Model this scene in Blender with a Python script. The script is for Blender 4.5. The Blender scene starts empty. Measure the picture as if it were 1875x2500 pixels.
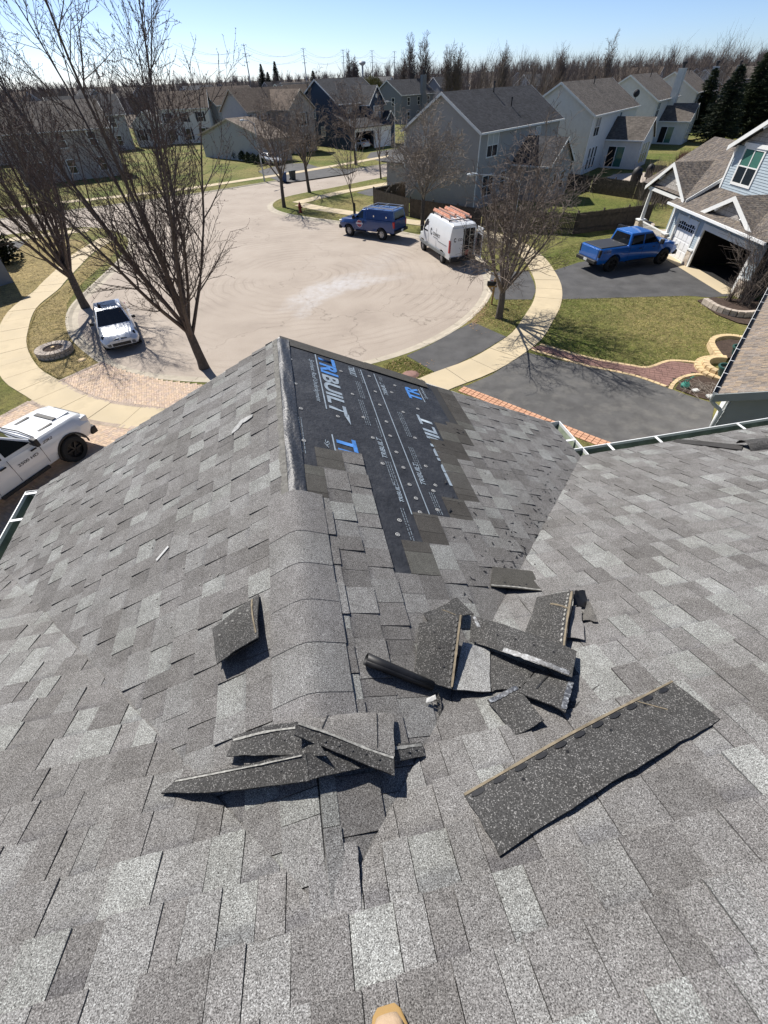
import bpy, bmesh, math, random
import numpy as np
from mathutils import Vector, Matrix
from mathutils.geometry import tessellate_polygon

scene = bpy.context.scene
C = scene.collection
R_ = math.radians

# ------------------------------------------------------------------ camera
CAM_H = 9.4                                   # metres above the street
FPX, IW, IH = 1030.0, 1875.0, 2500.0          # focal length and frame of the surveyed photograph
_d = np.array([975.2 - IW / 2, 2242.0 - IH / 2, FPX]); _d /= np.linalg.norm(_d)
_up = -_d
_fw = np.array([0, 0, 1.0]) - _up[2] * _up; _fw /= np.linalg.norm(_fw)
ROT = np.array([np.cross(_fw, _up), _fw, _up])
cam_data = bpy.data.cameras.new('camera')
cam_data.sensor_fit = 'VERTICAL'; cam_data.sensor_height = 24.0; cam_data.lens = 24.0 * FPX / IH
cam_data.clip_start = 0.05; cam_data.clip_end = 6000
cam = bpy.data.objects.new('camera', cam_data); C.objects.link(cam)
cam.matrix_world = Matrix(((ROT[0, 0], -ROT[0, 1], -ROT[0, 2], 0), (ROT[1, 0], -ROT[1, 1], -ROT[1, 2], 0),
                           (ROT[2, 0], -ROT[2, 1], -ROT[2, 2], CAM_H), (0, 0, 0, 1)))
scene.camera = cam

# ------------------------------------------------------------------ sky, sun, exposure
SUN_AZ, SUN_EL = R_(-37), R_(47)
world = bpy.data.worlds.new('World'); scene.world = world; world.use_nodes = True
wn = world.node_tree.nodes; wl = world.node_tree.links
bg = wn['Background']; sky = wn.new('ShaderNodeTexSky'); sky.sky_type = 'NISHITA'; sky.sun_disc = False
sky.sun_elevation = SUN_EL; sky.sun_rotation = SUN_AZ; sky.altitude = 200; sky.air_density = 0.5; sky.dust_density = 0.5; sky.ozone_density = 4.0
wl.new(sky.outputs[0], bg.inputs['Color']); bg.inputs['Strength'].default_value = 0.1
sd = bpy.data.lights.new('sun', 'SUN'); sd.energy = 5.0; sd.angle = R_(0.5); sd.color = (1.0, 0.955, 0.89)
sun = bpy.data.objects.new('sun', sd); C.objects.link(sun)
sdir = Vector((math.sin(SUN_AZ) * math.cos(SUN_EL), math.cos(SUN_AZ) * math.cos(SUN_EL), math.sin(SUN_EL)))
sun.rotation_euler = sdir.to_track_quat('Z', 'Y').to_euler(); sun.location = sdir * 200
vs = scene.view_settings; vs.view_transform = 'Standard'; vs.look = 'None'; vs.exposure = 0.55; vs.gamma = 1.0; vs.use_curve_mapping = False
scene.render.engine = 'CYCLES'; scene.cycles.max_bounces = 6; scene.cycles.transparent_max_bounces = 8

# ------------------------------------------------------------------ survey helpers
def ray(px, py):
    v = np.array([px - IW / 2, py - IH / 2, FPX]); return ROT @ v
def gp(px, py, z=0.0):                         # surveyed point on the horizontal plane z
    r = ray(px, py); t = (z - CAM_H) / r[2]; return Vector((r[0] * t, r[1] * t, z))
def onx(px, py, x):                            # surveyed point on the vertical plane at x
    r = ray(px, py); t = x / r[0]; return Vector((x, r[1] * t, CAM_H + r[2] * t))
def at_dist(px, py, y):                        # surveyed point at a given depth y
    r = ray(px, py); t = y / r[1]; return Vector((r[0] * t, y, CAM_H + r[2] * t))

# ------------------------------------------------------------------ mesh helpers
class MB:
    def __init__(s): s.v = []; s.f = []; s.m = []; s.c = []; s.col = (1, 1, 1, 1); s.mi = 0
    def add(s, pts, faces, cols=None):
        o = len(s.v); s.v += [tuple(p) for p in pts]; s.f += [tuple(i + o for i in f) for f in faces]; s.m += [s.mi] * len(faces)
        s.c += cols if cols else [s.col] * len(pts)
    def poly(s, pts, cols=None): s.add(pts, [range(len(pts))], cols)
    def box(s, c, size, M=None):
        x, y, z = (q / 2 for q in size); P = [Vector((i * x, j * y, k * z)) for i in (-1, 1) for j in (-1, 1) for k in (-1, 1)]
        c = Vector(c); P = [(M @ p if M else p) + c for p in P]
        s.add(P, [(0, 1, 3, 2), (4, 6, 7, 5), (0, 4, 5, 1), (2, 3, 7, 6), (0, 2, 6, 4), (1, 5, 7, 3)])
    def bar(s, a, b, w, h, upv=(0, 0, 1)):      # box beam from a to b, w sideways, h along up
        a, b = Vector(a), Vector(b); d = (b - a); L = d.length
        if L < 1e-6: return
        d /= L; u = Vector(upv); sd_ = d.cross(u)
        if sd_.length < 1e-4: sd_ = d.cross(Vector((1, 0, 0)))
        sd_.normalize(); u = sd_.cross(d)
        P = [q + sd_ * (i * w / 2) + u * (k * h / 2) for q in (a, b) for i in (-1, 1) for k in (-1, 1)]
        s.add(P, [(0, 1, 3, 2), (4, 6, 7, 5), (0, 4, 5, 1), (2, 3, 7, 6), (0, 2, 6, 4), (1, 5, 7, 3)])
    def tube(s, path, rad, n=6, cap=True):
        path = [Vector(p) for p in path]; k = len(path)
        if not isinstance(rad, (list, tuple)): rad = [rad] * k
        ref = Vector((0.31, 0.17, 0.93)); rings = []
        for i in range(k):
            d = path[min(i + 1, k - 1)] - path[max(i - 1, 0)]
            if d.length < 1e-9: d = Vector((0, 0, 1))
            d.normalize(); a = d.cross(ref)
            if a.length < 0.05: a = d.cross(Vector((1, 0, 0)))
            a.normalize(); b = d.cross(a)
            rings += [path[i] + (a * math.cos(2 * math.pi * j / n) + b * math.sin(2 * math.pi * j / n)) * rad[i] for j in range(n)]
        fs = [(i * n + j, i * n + (j + 1) % n, (i + 1) * n + (j + 1) % n, (i + 1) * n + j) for i in range(k - 1) for j in range(n)]
        if cap and n > 2: fs += [tuple(reversed(range(n))), tuple(range((k - 1) * n, k * n))]
        s.add(rings, fs)
    def lathe(s, prof, n=16, c=(0, 0, 0), axis='z', arc=2 * math.pi):
        P = []; c = Vector(c)
        for r, h in prof:
            for j in range(n):
                a = arc * j / n; q = (r * math.cos(a), r * math.sin(a), h)
                if axis == 'y': q = (q[0], q[2], q[1])
                if axis == 'x': q = (q[2], q[0], q[1])
                P.append(c + Vector(q))
        k = len(prof)
        fs = [(i * n + j, i * n + (j + 1) % n, (i + 1) * n + (j + 1) % n, (i + 1) * n + j) for i in range(k - 1) for j in range(n)]
        s.add(P, fs)
    def prism(s, pts2, ext, top=True):           # closed 3D polygon extruded by vector ext
        A = [Vector(p) for p in pts2]; e = Vector(ext); n = len(A)
        s.add(A + [p + e for p in A], [tuple(reversed(range(n))), tuple(range(n, 2 * n))] + [(i, (i + 1) % n, n + (i + 1) % n, n + i) for i in range(n)])
    def build(s, name, mats, parent=None, smooth=0.0, fix=True, attr=False):
        me = bpy.data.meshes.new(name); me.from_pydata(s.v, [], s.f)
        if not isinstance(mats, (list, tuple)): mats = [mats]
        for m in mats: me.materials.append(M_[m] if isinstance(m, str) else m)
        if len(mats) > 1: me.polygons.foreach_set('material_index', s.m)
        if attr:
            ca = me.color_attributes.new('tint', 'FLOAT_COLOR', 'POINT'); ca.data.foreach_set('color', [q for c in s.c for q in c])
        if fix or smooth:
            bm = bmesh.new(); bm.from_mesh(me)
            if fix: bmesh.ops.recalc_face_normals(bm, faces=bm.faces)
            if smooth:
                for f in bm.faces: f.smooth = True
                for e in bm.edges:
                    if len(e.link_faces) == 2: e.smooth = e.calc_face_angle() < smooth
            bm.to_mesh(me); bm.free()
        me.update()
        ob = bpy.data.objects.new(name, me); C.objects.link(ob)
        if parent: ob.parent = parent
        return ob
def bevel(ob, w, seg=2, ang=35):
    m = ob.modifiers.new('bevel', 'BEVEL'); m.width = w; m.segments = seg; m.limit_method = 'ANGLE'; m.angle_limit = R_(ang)
    for p in ob.data.polygons: p.use_smooth = True
    wn_ = ob.modifiers.new('wn', 'WEIGHTED_NORMAL'); wn_.keep_sharp = False
    return ob
def tag(o, label, cat, group=None, kind=None):
    o['label'] = label; o['category'] = cat
    if group: o['group'] = group
    if kind: o['kind'] = kind
    return o
def struct(o, kind='structure', label=None):
    o['kind'] = kind
    if label: o['label'] = label
    return o
def thing(name, label, cat, loc=(0, 0, 0), rz=0.0, group=None):
    o = bpy.data.objects.new(name, None); C.objects.link(o); o.location = loc; o.rotation_euler = (0, 0, rz); o.empty_display_size = 0.2
    return tag(o, label, cat, group)
def copy_tree(o, parent=None):
    c = o.copy(); C.objects.link(c); c.parent = parent
    for ch in o.children: copy_tree(ch, c)
    return c
def catmull(P, n=6, closed=False):
    P = [Vector(p) for p in P]; out = []; k = len(P)
    for i in range(k if closed else k - 1):
        p0 = P[i - 1] if (closed or i > 0) else P[0] * 2 - P[1]; p1 = P[i]; p2 = P[(i + 1) % k]
        p3 = P[(i + 2) % k] if (closed or i + 2 < k) else p2 * 2 - p1
        for j in range(n):
            t = j / n
            out.append(0.5 * ((2 * p1) + (p2 - p0) * t + (2 * p0 - 5 * p1 + 4 * p2 - p3) * t * t + (3 * p1 - p0 - 3 * p2 + p3) * t ** 3))
    if not closed: out.append(P[-1])
    return out
def resample(P, step):
    P = [Vector(p) for p in P]; out = [P[0]]; acc = 0.0
    for a, b in zip(P, P[1:]):
        L = (b - a).length; t = step - acc
        while t <= L: out.append(a.lerp(b, t / L)); t += step
        acc = (acc + L) % step
    return out
def clip_half(poly, nx, ny, d):                # keep nx*x+ny*y <= d
    out = []
    for i in range(len(poly)):
        a, b = poly[i], poly[(i + 1) % len(poly)]; fa = nx * a[0] + ny * a[1] - d; fb = nx * b[0] + ny * b[1] - d
        if fa <= 0: out.append(a)
        if (fa < 0 < fb) or (fb < 0 < fa):
            t = fa / (fa - fb); out.append(tuple(a[k] + (b[k] - a[k]) * t for k in range(len(a))))
    return out
def clip_convex(poly, conv):                   # clip a polygon by a counter-clockwise convex polygon
    for i in range(len(conv)):
        (x0, y0), (x1, y1) = conv[i][:2], conv[(i + 1) % len(conv)][:2]
        nx, ny = (y1 - y0), -(x1 - x0); poly = clip_half(poly, nx, ny, nx * x0 + ny * y0)
        if len(poly) < 3: return []
    return poly
def area2(p): return sum(p[i][0] * p[(i + 1) % len(p)][1] - p[(i + 1) % len(p)][0] * p[i][1] for i in range(len(p))) / 2
def inside(x, y, poly):
    r = False; n = len(poly)
    for i in range(n):
        x0, y0 = poly[i][0], poly[i][1]; x1, y1 = poly[(i + 1) % n][0], poly[(i + 1) % n][1]
        if (y0 > y) != (y1 > y) and x < (x1 - x0) * (y - y0) / (y1 - y0) + x0: r = not r
    return r

# ------------------------------------------------------------------ materials
M_ = {}
def nodes_of(name):
    m = bpy.data.materials.new(name); m.use_nodes = True; M_[name] = m; nt = m.node_tree
    return m, nt.nodes, nt.links, nt.nodes['Principled BSDF']
def N(nd, typ, **kw):
    n = nd.new(typ)
    for k, v in kw.items():
        if k.startswith('i_'): n.inputs[k[2:].replace('_', ' ')].default_value = v
        else: setattr(n, k, v)
    return n
def ramp(nd, stops):
    r = nd.new('ShaderNodeValToRGB'); el = r.color_ramp.elements
    while len(el) < len(stops): el.new(0.5)
    for e, (p, c) in zip(el, stops): e.position = p; e.color = (*c, 1) if len(c) == 3 else c
    return r
def mix(nd, lk, a, b, fac, mode='MIX'):
    m = nd.new('ShaderNodeMix'); m.data_type = 'RGBA'; m.blend_type = mode
    for sock, val in ((m.inputs[0], fac), (m.inputs[6], a), (m.inputs[7], b)):
        if hasattr(val, 'is_linked'): lk.new(val, sock)
        else: sock.default_value = val if not isinstance(val, tuple) else ((*val, 1) if len(val) == 3 else val)
    return m.outputs[2]
def simple(name, col, rough=0.6, metal=0.0, var=0.12, scale=6.0, bump=0.0, bscale=40.0, spec=0.4, coat=0.0, coords='Object', dirt=None):
    m, nd, lk, b = nodes_of(name); tc = N(nd, 'ShaderNodeTexCoord')
    src = tc.outputs[coords] if coords != 'Position' else N(nd, 'ShaderNodeNewGeometry').outputs['Position']
    n1 = N(nd, 'ShaderNodeTexNoise', i_Scale=scale, i_Detail=5.0, i_Roughness=0.6); lk.new(src, n1.inputs['Vector'])
    lo = tuple(c * (1 - var) for c in col); hi = tuple(min(1, c * (1 + var)) for c in col)
    r = ramp(nd, [(0.3, lo), (0.7, hi)]); lk.new(n1.outputs['Fac'], r.inputs[0]); out = r.outputs[0]
    if dirt:
        n2 = N(nd, 'ShaderNodeTexNoise', i_Scale=dirt[1], i_Detail=6.0, i_Roughness=0.65); lk.new(src, n2.inputs['Vector'])
        r2 = ramp(nd, [(0.48, (0, 0, 0)), (0.72, (1, 1, 1))]); lk.new(n2.outputs['Fac'], r2.inputs[0])
        mm = N(nd, 'ShaderNodeMath', operation='MULTIPLY'); lk.new(r2.outputs[0], mm.inputs[0]); mm.inputs[1].default_value = dirt[2]
        out = mix(nd, lk, out, dirt[0], mm.outputs[0])
    lk.new(out, b.inputs['Base Color'])
    b.inputs['Roughness'].default_value = rough; b.inputs['Metallic'].default_value = metal; b.inputs['Specular IOR Level'].default_value = spec
    if coat: b.inputs['Coat Weight'].default_value = coat; b.inputs['Coat Roughness'].default_value = 0.05
    if bump:
        n3 = N(nd, 'ShaderNodeTexNoise', i_Scale=bscale, i_Detail=4.0); lk.new(src, n3.inputs['Vector'])
        bp = N(nd, 'ShaderNodeBump', i_Strength=bump, i_Distance=0.01); lk.new(n3.outputs['Fac'], bp.inputs['Height']); lk.new(bp.outputs[0], b.inputs['Normal'])
    return m
def glass(name, col, rough=0.04):
    m, nd, lk, b = nodes_of(name); b.inputs['Base Color'].default_value = (*col, 1); b.inputs['Roughness'].default_value = rough
    b.inputs['Specular IOR Level'].default_value = 0.6; return m
def shingle_mat(name, dark, light, fleck, scale=240.0, contrast=1.0, band=0.0, use_tint=True, streak=None):
    m, nd, lk, b = nodes_of(name); pos = N(nd, 'ShaderNodeNewGeometry').outputs['Position']
    g = N(nd, 'ShaderNodeTexNoise', i_Scale=scale, i_Detail=3.0, i_Roughness=0.75); lk.new(pos, g.inputs['Vector'])
    g2 = N(nd, 'ShaderNodeTexVoronoi', i_Scale=scale * 1.5); lk.new(pos, g2.inputs['Vector'])
    w = 0.18 / contrast
    r = ramp(nd, [(0.5 - w, dark), (0.5, tuple((a + c) / 2 for a, c in zip(dark, light))), (0.5 + w, light)]); lk.new(g.outputs['Fac'], r.inputs[0])
    vr = ramp(nd, [(0.84, (0, 0, 0)), (0.98, (1, 1, 1))]); sep = N(nd, 'ShaderNodeSeparateColor'); lk.new(g2.outputs['Color'], sep.inputs[0]); lk.new(sep.outputs[0], vr.inputs[0])
    col = mix(nd, lk, r.outputs[0], fleck, vr.outputs[0])
    big = N(nd, 'ShaderNodeTexNoise', i_Scale=2.3, i_Detail=4.0); lk.new(pos, big.inputs['Vector'])
    br = ramp(nd, [(0.3, (0.86, 0.85, 0.84)), (0.7, (1.1, 1.1, 1.12))]); lk.new(big.outputs['Fac'], br.inputs[0])
    col = mix(nd, lk, col, br.outputs[0], 1.0, 'MULTIPLY')
    md = N(nd, 'ShaderNodeTexNoise', i_Scale=14.0, i_Detail=6.0, i_Roughness=0.7); lk.new(pos, md.inputs['Vector']); mr = ramp(nd, [(0.3, (0.82, 0.81, 0.8)), (0.7, (1.14, 1.14, 1.14))]); lk.new(md.outputs['Fac'], mr.inputs[0]); col = mix(nd, lk, col, mr.outputs[0], 1.0, 'MULTIPLY')
    if use_tint:
        at = N(nd, 'ShaderNodeAttribute', attribute_name='tint'); col = mix(nd, lk, col, at.outputs['Color'], 1.0, 'MULTIPLY')
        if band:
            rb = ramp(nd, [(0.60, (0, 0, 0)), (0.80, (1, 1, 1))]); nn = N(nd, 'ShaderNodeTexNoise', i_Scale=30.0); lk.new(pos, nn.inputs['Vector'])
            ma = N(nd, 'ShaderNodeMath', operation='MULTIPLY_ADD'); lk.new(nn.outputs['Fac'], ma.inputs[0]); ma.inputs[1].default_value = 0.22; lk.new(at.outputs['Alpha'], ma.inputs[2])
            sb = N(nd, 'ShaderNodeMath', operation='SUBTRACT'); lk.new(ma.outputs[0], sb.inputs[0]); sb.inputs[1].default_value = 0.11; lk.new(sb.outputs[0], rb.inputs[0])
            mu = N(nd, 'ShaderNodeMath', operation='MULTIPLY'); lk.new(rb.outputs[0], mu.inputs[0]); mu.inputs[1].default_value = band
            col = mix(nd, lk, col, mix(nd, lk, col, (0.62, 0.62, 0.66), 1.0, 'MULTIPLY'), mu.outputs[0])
    lk.new(col, b.inputs['Base Color']); b.inputs['Roughness'].default_value = 0.93; b.inputs['Specular IOR Level'].default_value = 0.25
    bp = N(nd, 'ShaderNodeBump', i_Strength=0.5, i_Distance=0.0025); lk.new(g.outputs['Fac'], bp.inputs['Height']); lk.new(bp.outputs[0], b.inputs['Normal'])
    return m
# ------------------------------------------------------------------ materials of the setting
def street_mat():
    m, nd, lk, b = nodes_of('street_asphalt'); pos = N(nd, 'ShaderNodeNewGeometry').outputs['Position']
    n1 = N(nd, 'ShaderNodeTexNoise', i_Scale=0.35, i_Detail=6.0, i_Roughness=0.6); lk.new(pos, n1.inputs['Vector'])
    r1 = ramp(nd, [(0.28, (0.285, 0.238, 0.194)), (0.5, (0.335, 0.283, 0.232)), (0.75, (0.375, 0.322, 0.268))]); lk.new(n1.outputs['Fac'], r1.inputs[0])
    # tyre scuffs: arcs round the turning circle
    mp = N(nd, 'ShaderNodeMapping'); mp.inputs['Location'].default_value = (5.0, -31.5, 0); lk.new(pos, mp.inputs['Vector'])
    wv = N(nd, 'ShaderNodeTexWave', wave_type='RINGS', rings_direction='Z', i_Scale=0.5, i_Distortion=9.0, i_Detail=5.0); wv.inputs['Detail Scale'].default_value = 0.5; lk.new(mp.outputs[0], wv.inputs['Vector'])
    r2 = ramp(nd, [(0.0, (0.84, 0.83, 0.82)), (0.12, (1, 1, 1)), (0.9, (1, 1, 1)), (1.0, (1.08, 1.08, 1.08))]); lk.new(wv.outputs['Fac'], r2.inputs[0])
    nm = N(nd, 'ShaderNodeTexNoise', i_Scale=0.22, i_Detail=3.0); lk.new(pos, nm.inputs['Vector'])
    rm = ramp(nd, [(0.42, (0, 0, 0)), (0.62, (1, 1, 1))]); lk.new(nm.outputs['Fac'], rm.inputs[0])
    col = mix(nd, lk, r1.outputs[0], mix(nd, lk, r1.outputs[0], r2.outputs[0], 1.0, 'MULTIPLY'), rm.outputs[0])
    # chalky spill in the middle of the turning circle
    def blob(cx, cy, ang, lx, ly, amt):
        global _c
        mm = N(nd, 'ShaderNodeMapping', vector_type='TEXTURE'); mm.inputs['Location'].default_value = (cx, cy, 0); mm.inputs['Rotation'].default_value = (0, 0, ang); mm.inputs['Scale'].default_value = (lx, ly, 10)
        dn = N(nd, 'ShaderNodeTexNoise', i_Scale=0.6, i_Detail=4.0); lk.new(pos, dn.inputs['Vector'])
        va = N(nd, 'ShaderNodeVectorMath', operation='SCALE'); va.inputs['Scale'].default_value = 2.2; lk.new(dn.outputs['Color'], va.inputs[0])
        ad = N(nd, 'ShaderNodeVectorMath', operation='ADD'); lk.new(pos, ad.inputs[0]); lk.new(va.outputs[0], ad.inputs[1]); lk.new(ad.outputs[0], mm.inputs['Vector'])
        ln = N(nd, 'ShaderNodeVectorMath', operation='LENGTH'); lk.new(mm.outputs[0], ln.inputs[0])
        rr = ramp(nd, [(0.35, (1, 1, 1)), (1.0, (0, 0, 0))]); lk.new(ln.outputs['Value'], rr.inputs[0])
        n2 = N(nd, 'ShaderNodeTexNoise', i_Scale=2.5, i_Detail=7.0, i_Roughness=0.75); lk.new(pos, n2.inputs['Vector'])
        r3 = ramp(nd, [(0.3, (0, 0, 0)), (0.65, (1, 1, 1))]); lk.new(n2.outputs['Fac'], r3.inputs[0])
        mu = N(nd, 'ShaderNodeMath', operation='MULTIPLY'); lk.new(rr.outputs[0], mu.inputs[0]); lk.new(r3.outputs[0], mu.inputs[1])
        m2 = N(nd, 'ShaderNodeMath', operation='MULTIPLY'); lk.new(mu.outputs[0], m2.inputs[0]); m2.inputs[1].default_value = amt
        return m2.outputs[0]
    for px, py, ang, lx, ly, amt in [(795, 705, 0.95, 4.6, 1.5, .75), (870, 690, 0.35, 4.2, 1.1, .6), (920, 645, 1.1, 5.0, 1.6, .22), (760, 745, 1.2, 2.8, 0.7, .55)]:
        g = gp(px, py); col = mix(nd, lk, col, (0.47, 0.46, 0.46), blob(g.x + 1.1, g.y + 1.1, ang, lx, ly, amt))
    fn = N(nd, 'ShaderNodeTexNoise', i_Scale=22.0, i_Detail=5.0, i_Roughness=0.8); lk.new(pos, fn.inputs['Vector'])
    rf = ramp(nd, [(0.3, (0.76, 0.76, 0.76)), (0.7, (1.2, 1.2, 1.2))]); lk.new(fn.outputs['Fac'], rf.inputs[0])
    col = mix(nd, lk, col, rf.outputs[0], 1.0, 'MULTIPLY')
    # hairline cracks
    vo = N(nd, 'ShaderNodeTexVoronoi', feature='DISTANCE_TO_EDGE', i_Scale=0.11); dd = N(nd, 'ShaderNodeTexNoise', i_Scale=0.5, i_Detail=4.0); lk.new(pos, dd.inputs['Vector'])
    sc = N(nd, 'ShaderNodeVectorMath', operation='SCALE'); sc.inputs['Scale'].default_value = 5.0; lk.new(dd.outputs['Color'], sc.inputs[0])
    a2 = N(nd, 'ShaderNodeVectorMath', operation='ADD'); lk.new(pos, a2.inputs[0]); lk.new(sc.outputs[0], a2.inputs[1]); lk.new(a2.outputs[0], vo.inputs['Vector'])
    rc = ramp(nd, [(0.0, (0.42, 0.4, 0.38)), (0.0045, (1, 1, 1))]); lk.new(vo.outputs['Distance'], rc.inputs[0])
    col = mix(nd, lk, col, rc.outputs[0], 0.7, 'MULTIPLY')
    lk.new(col, b.inputs['Base Color']); b.inputs['Roughness'].default_value = 0.9
    bp = N(nd, 'ShaderNodeBump', i_Strength=0.35, i_Distance=0.01); lk.new(fn.outputs['Fac'], bp.inputs['Height']); lk.new(bp.outputs[0], b.inputs['Normal'])
street_mat()
def grass_mat(name, straw, green, dark, bias=0.5):
    m, nd, lk, b = nodes_of(name); pos = N(nd, 'ShaderNodeNewGeometry').outputs['Position']
    n1 = N(nd, 'ShaderNodeTexNoise', i_Scale=0.16, i_Detail=5.0, i_Roughness=0.6); lk.new(pos, n1.inputs['Vector'])
    r1 = ramp(nd, [(bias - 0.14, straw), (bias + 0.16, green)]); lk.new(n1.outputs['Fac'], r1.inputs[0])
    n2 = N(nd, 'ShaderNodeTexNoise', i_Scale=3.2, i_Detail=7.0, i_Roughness=0.75, i_Distortion=0.6); lk.new(pos, n2.inputs['Vector'])
    r2 = ramp(nd, [(0.34, (0.45, 0.45, 0.42)), (0.5, (1, 1, 1)), (0.72, (1.45, 1.4, 1.25))]); lk.new(n2.outputs['Fac'], r2.inputs[0])
    n3 = N(nd, 'ShaderNodeTexNoise', i_Scale=26.0, i_Detail=4.0, i_Roughness=0.85); lk.new(pos, n3.inputs['Vector'])
    r3 = ramp(nd, [(0.3, (0.35, 0.36, 0.34)), (0.7, (1.55, 1.52, 1.4))]); lk.new(n3.outputs['Fac'], r3.inputs[0])
    c = mix(nd, lk, r1.outputs[0], r2.outputs[0], 1.0, 'MULTIPLY'); c = mix(nd, lk, c, r3.outputs[0], 1.0, 'MULTIPLY')
    n4 = N(nd, 'ShaderNodeTexNoise', i_Scale=0.55, i_Detail=5.0); lk.new(pos, n4.inputs['Vector'])
    r4 = ramp(nd, [(0.62, (0, 0, 0)), (0.75, (1, 1, 1))]); lk.new(n4.outputs['Fac'], r4.inputs[0]); c = mix(nd, lk, c, dark, r4.outputs[0])
    lk.new(c, b.inputs['Base Color']); b.inputs['Roughness'].default_value = 0.95; b.inputs['Specular IOR Level'].default_value = 0.15
    ad = N(nd, 'ShaderNodeMath', operation='ADD'); lk.new(n2.outputs['Fac'], ad.inputs[0]); lk.new(n3.outputs['Fac'], ad.inputs[1])
    bp = N(nd, 'ShaderNodeBump', i_Strength=0.9, i_Distance=0.07); lk.new(ad.outputs[0], bp.inputs['Height']); lk.new(bp.outputs[0], b.inputs['Normal'])
grass_mat('lawn_grass', (0.245, 0.212, 0.092), (0.115, 0.145, 0.036), (0.165, 0.155, 0.06), 0.49)
grass_mat('dry_grass', (0.34, 0.27, 0.14), (0.23, 0.2, 0.08), (0.25, 0.19, 0.095), 0.6)
grass_mat('green_grass', (0.21, 0.19, 0.07), (0.115, 0.14, 0.034), (0.14, 0.15, 0.045), 0.44)
simple('concrete', (0.50, 0.415, 0.275), 0.9, var=0.1, scale=1.4, bump=0.2, bscale=60, coords='Position', dirt=((0.3, 0.26, 0.19), 0.7, 0.5))
simple('kerb_concrete', (0.40, 0.355, 0.28), 0.9, var=0.14, scale=2.0, bump=0.2, bscale=60, coords='Position', dirt=((0.24, 0.21, 0.17), 0.9, 0.55))
simple('joint_dark', (0.09, 0.08, 0.065), 0.95, coords='Position')
simple('drive_asphalt', (0.068, 0.067, 0.067), 0.85, var=0.3, scale=0.9, bump=0.5, bscale=55, coords='Position', dirt=((0.1, 0.098, 0.094), 0.8, 0.55))
simple('drive_asphalt_worn', (0.085, 0.083, 0.08), 0.88, var=0.25, scale=1.3, bump=0.6, bscale=45, coords='Position', dirt=((0.14, 0.134, 0.122), 1.6, 0.8))
simple('mulch', (0.045, 0.028, 0.02), 0.95, var=0.55, scale=14, bump=1.0, bscale=26, coords='Position', dirt=((0.12, 0.085, 0.06), 6.0, 0.5))
simple('orange_brick', (0.52, 0.29, 0.18), 0.88, var=0.16, scale=5, bump=0.3, coords='Position')
simple('tan_stone', (0.55, 0.415, 0.235), 0.88, var=0.14, scale=4, bump=0.3, coords='Position', dirt=((0.32, 0.22, 0.14), 2.5, 0.4))
simple('grey_stone', (0.42, 0.36, 0.30), 0.9, var=0.2, scale=5, bump=0.4, coords='Position')
def tint_mat(name, rough=0.88, scale=8.0):
    m, nd, lk, b = nodes_of(name); pos = N(nd, 'ShaderNodeNewGeometry').outputs['Position']; at = N(nd, 'ShaderNodeAttribute', attribute_name='tint')
    n1 = N(nd, 'ShaderNodeTexNoise', i_Scale=scale, i_Detail=5.0); lk.new(pos, n1.inputs['Vector']); r = ramp(nd, [(0.3, (0.82, 0.82, 0.82)), (0.7, (1.15, 1.15, 1.15))]); lk.new(n1.outputs['Fac'], r.inputs[0])
    lk.new(mix(nd, lk, at.outputs['Color'], r.outputs[0], 1.0, 'MULTIPLY'), b.inputs['Base Color']); b.inputs['Roughness'].default_value = rough
    bp = N(nd, 'ShaderNodeBump', i_Strength=0.3, i_Distance=0.01); lk.new(n1.outputs['Fac'], bp.inputs['Height']); lk.new(bp.outputs[0], b.inputs['Normal'])
tint_mat('paver')

# ------------------------------------------------------------------ ground, street, kerb
GZ = 0.10
V2 = lambda x, y: Vector((x, y, 0))
CUL = V2(-5.7, 30.75)
def pxs(L, z=0.0): return [gp(x, y, z) for x, y in L]
far_edge = [V2(-140, -7), V2(-98, 17.5)] + pxs([(0, 540), (39, 534), (270, 505), (455, 480), (588, 459), (661, 447), (727, 436), (835, 420), (947, 403)]) + [V2(54, 127), V2(110, 177)]
near_right = [V2(115, 172), V2(59, 122)] + pxs([(947, 430), (877, 444), (808, 459), (750, 469)])
corner = catmull(pxs([(750, 469), (700, 479), (670, 488), (655, 497), (650, 506), (657, 515), (675, 523), (710, 531), (780, 541), (855, 551), (920, 562), (990, 576)]), 4)[1:]
cul_right = catmull(pxs([(990, 576), (1050, 588), (1110, 604), (1152, 629), (1178, 668), (1184, 696), (1167, 738), (1117, 787), (1049, 827), (982, 857), (893, 882)]), 4)[1:]
a0 = (gp(893, 882) - CUL); a1 = (gp(440, 919) - CUL)
t0, t1 = math.atan2(a0.y, a0.x), math.atan2(a1.y, a1.x)
bottom = []
for i in range(1, 12):
    f = i / 12; t = t0 + (t1 - t0) * f; r = a0.length * (1 - f) + a1.length * f; bottom.append(CUL + V2(math.cos(t), math.sin(t)) * r)
cul_left = catmull(pxs([(440, 919), (316, 903), (262, 872), (204, 826), (189, 784), (193, 753), (231, 714), (270, 676), (310, 636), (328, 612), (335, 592), (325, 576), (300, 564), (231, 553), (154, 557), (0, 575)]), 4)
near_left = [V2(-94, 11.5), V2(-136, -12.5)]
road = far_edge + near_right + corner + cul_right + bottom + cul_left + near_left
road = [Vector((p.x, p.y, 0)) for p in road]
road = resample(road + [road[0]], 0.7)
for _ in range(5): road = [(road[i - 1] + road[i] * 2 + road[(i + 1) % len(road)]) / 4 for i in range(len(road))]
ccw = area2(road) > 0
def offset(P, d):
    out = []; n = len(P)
    for i in range(n):
        t = (P[(i + 1) % n] - P[i - 1]); t.z = 0; t.normalize(); nrm = V2(t.y, -t.x) * (1 if ccw else -1); out.append(P[i] + nrm * d)
    return out
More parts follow.
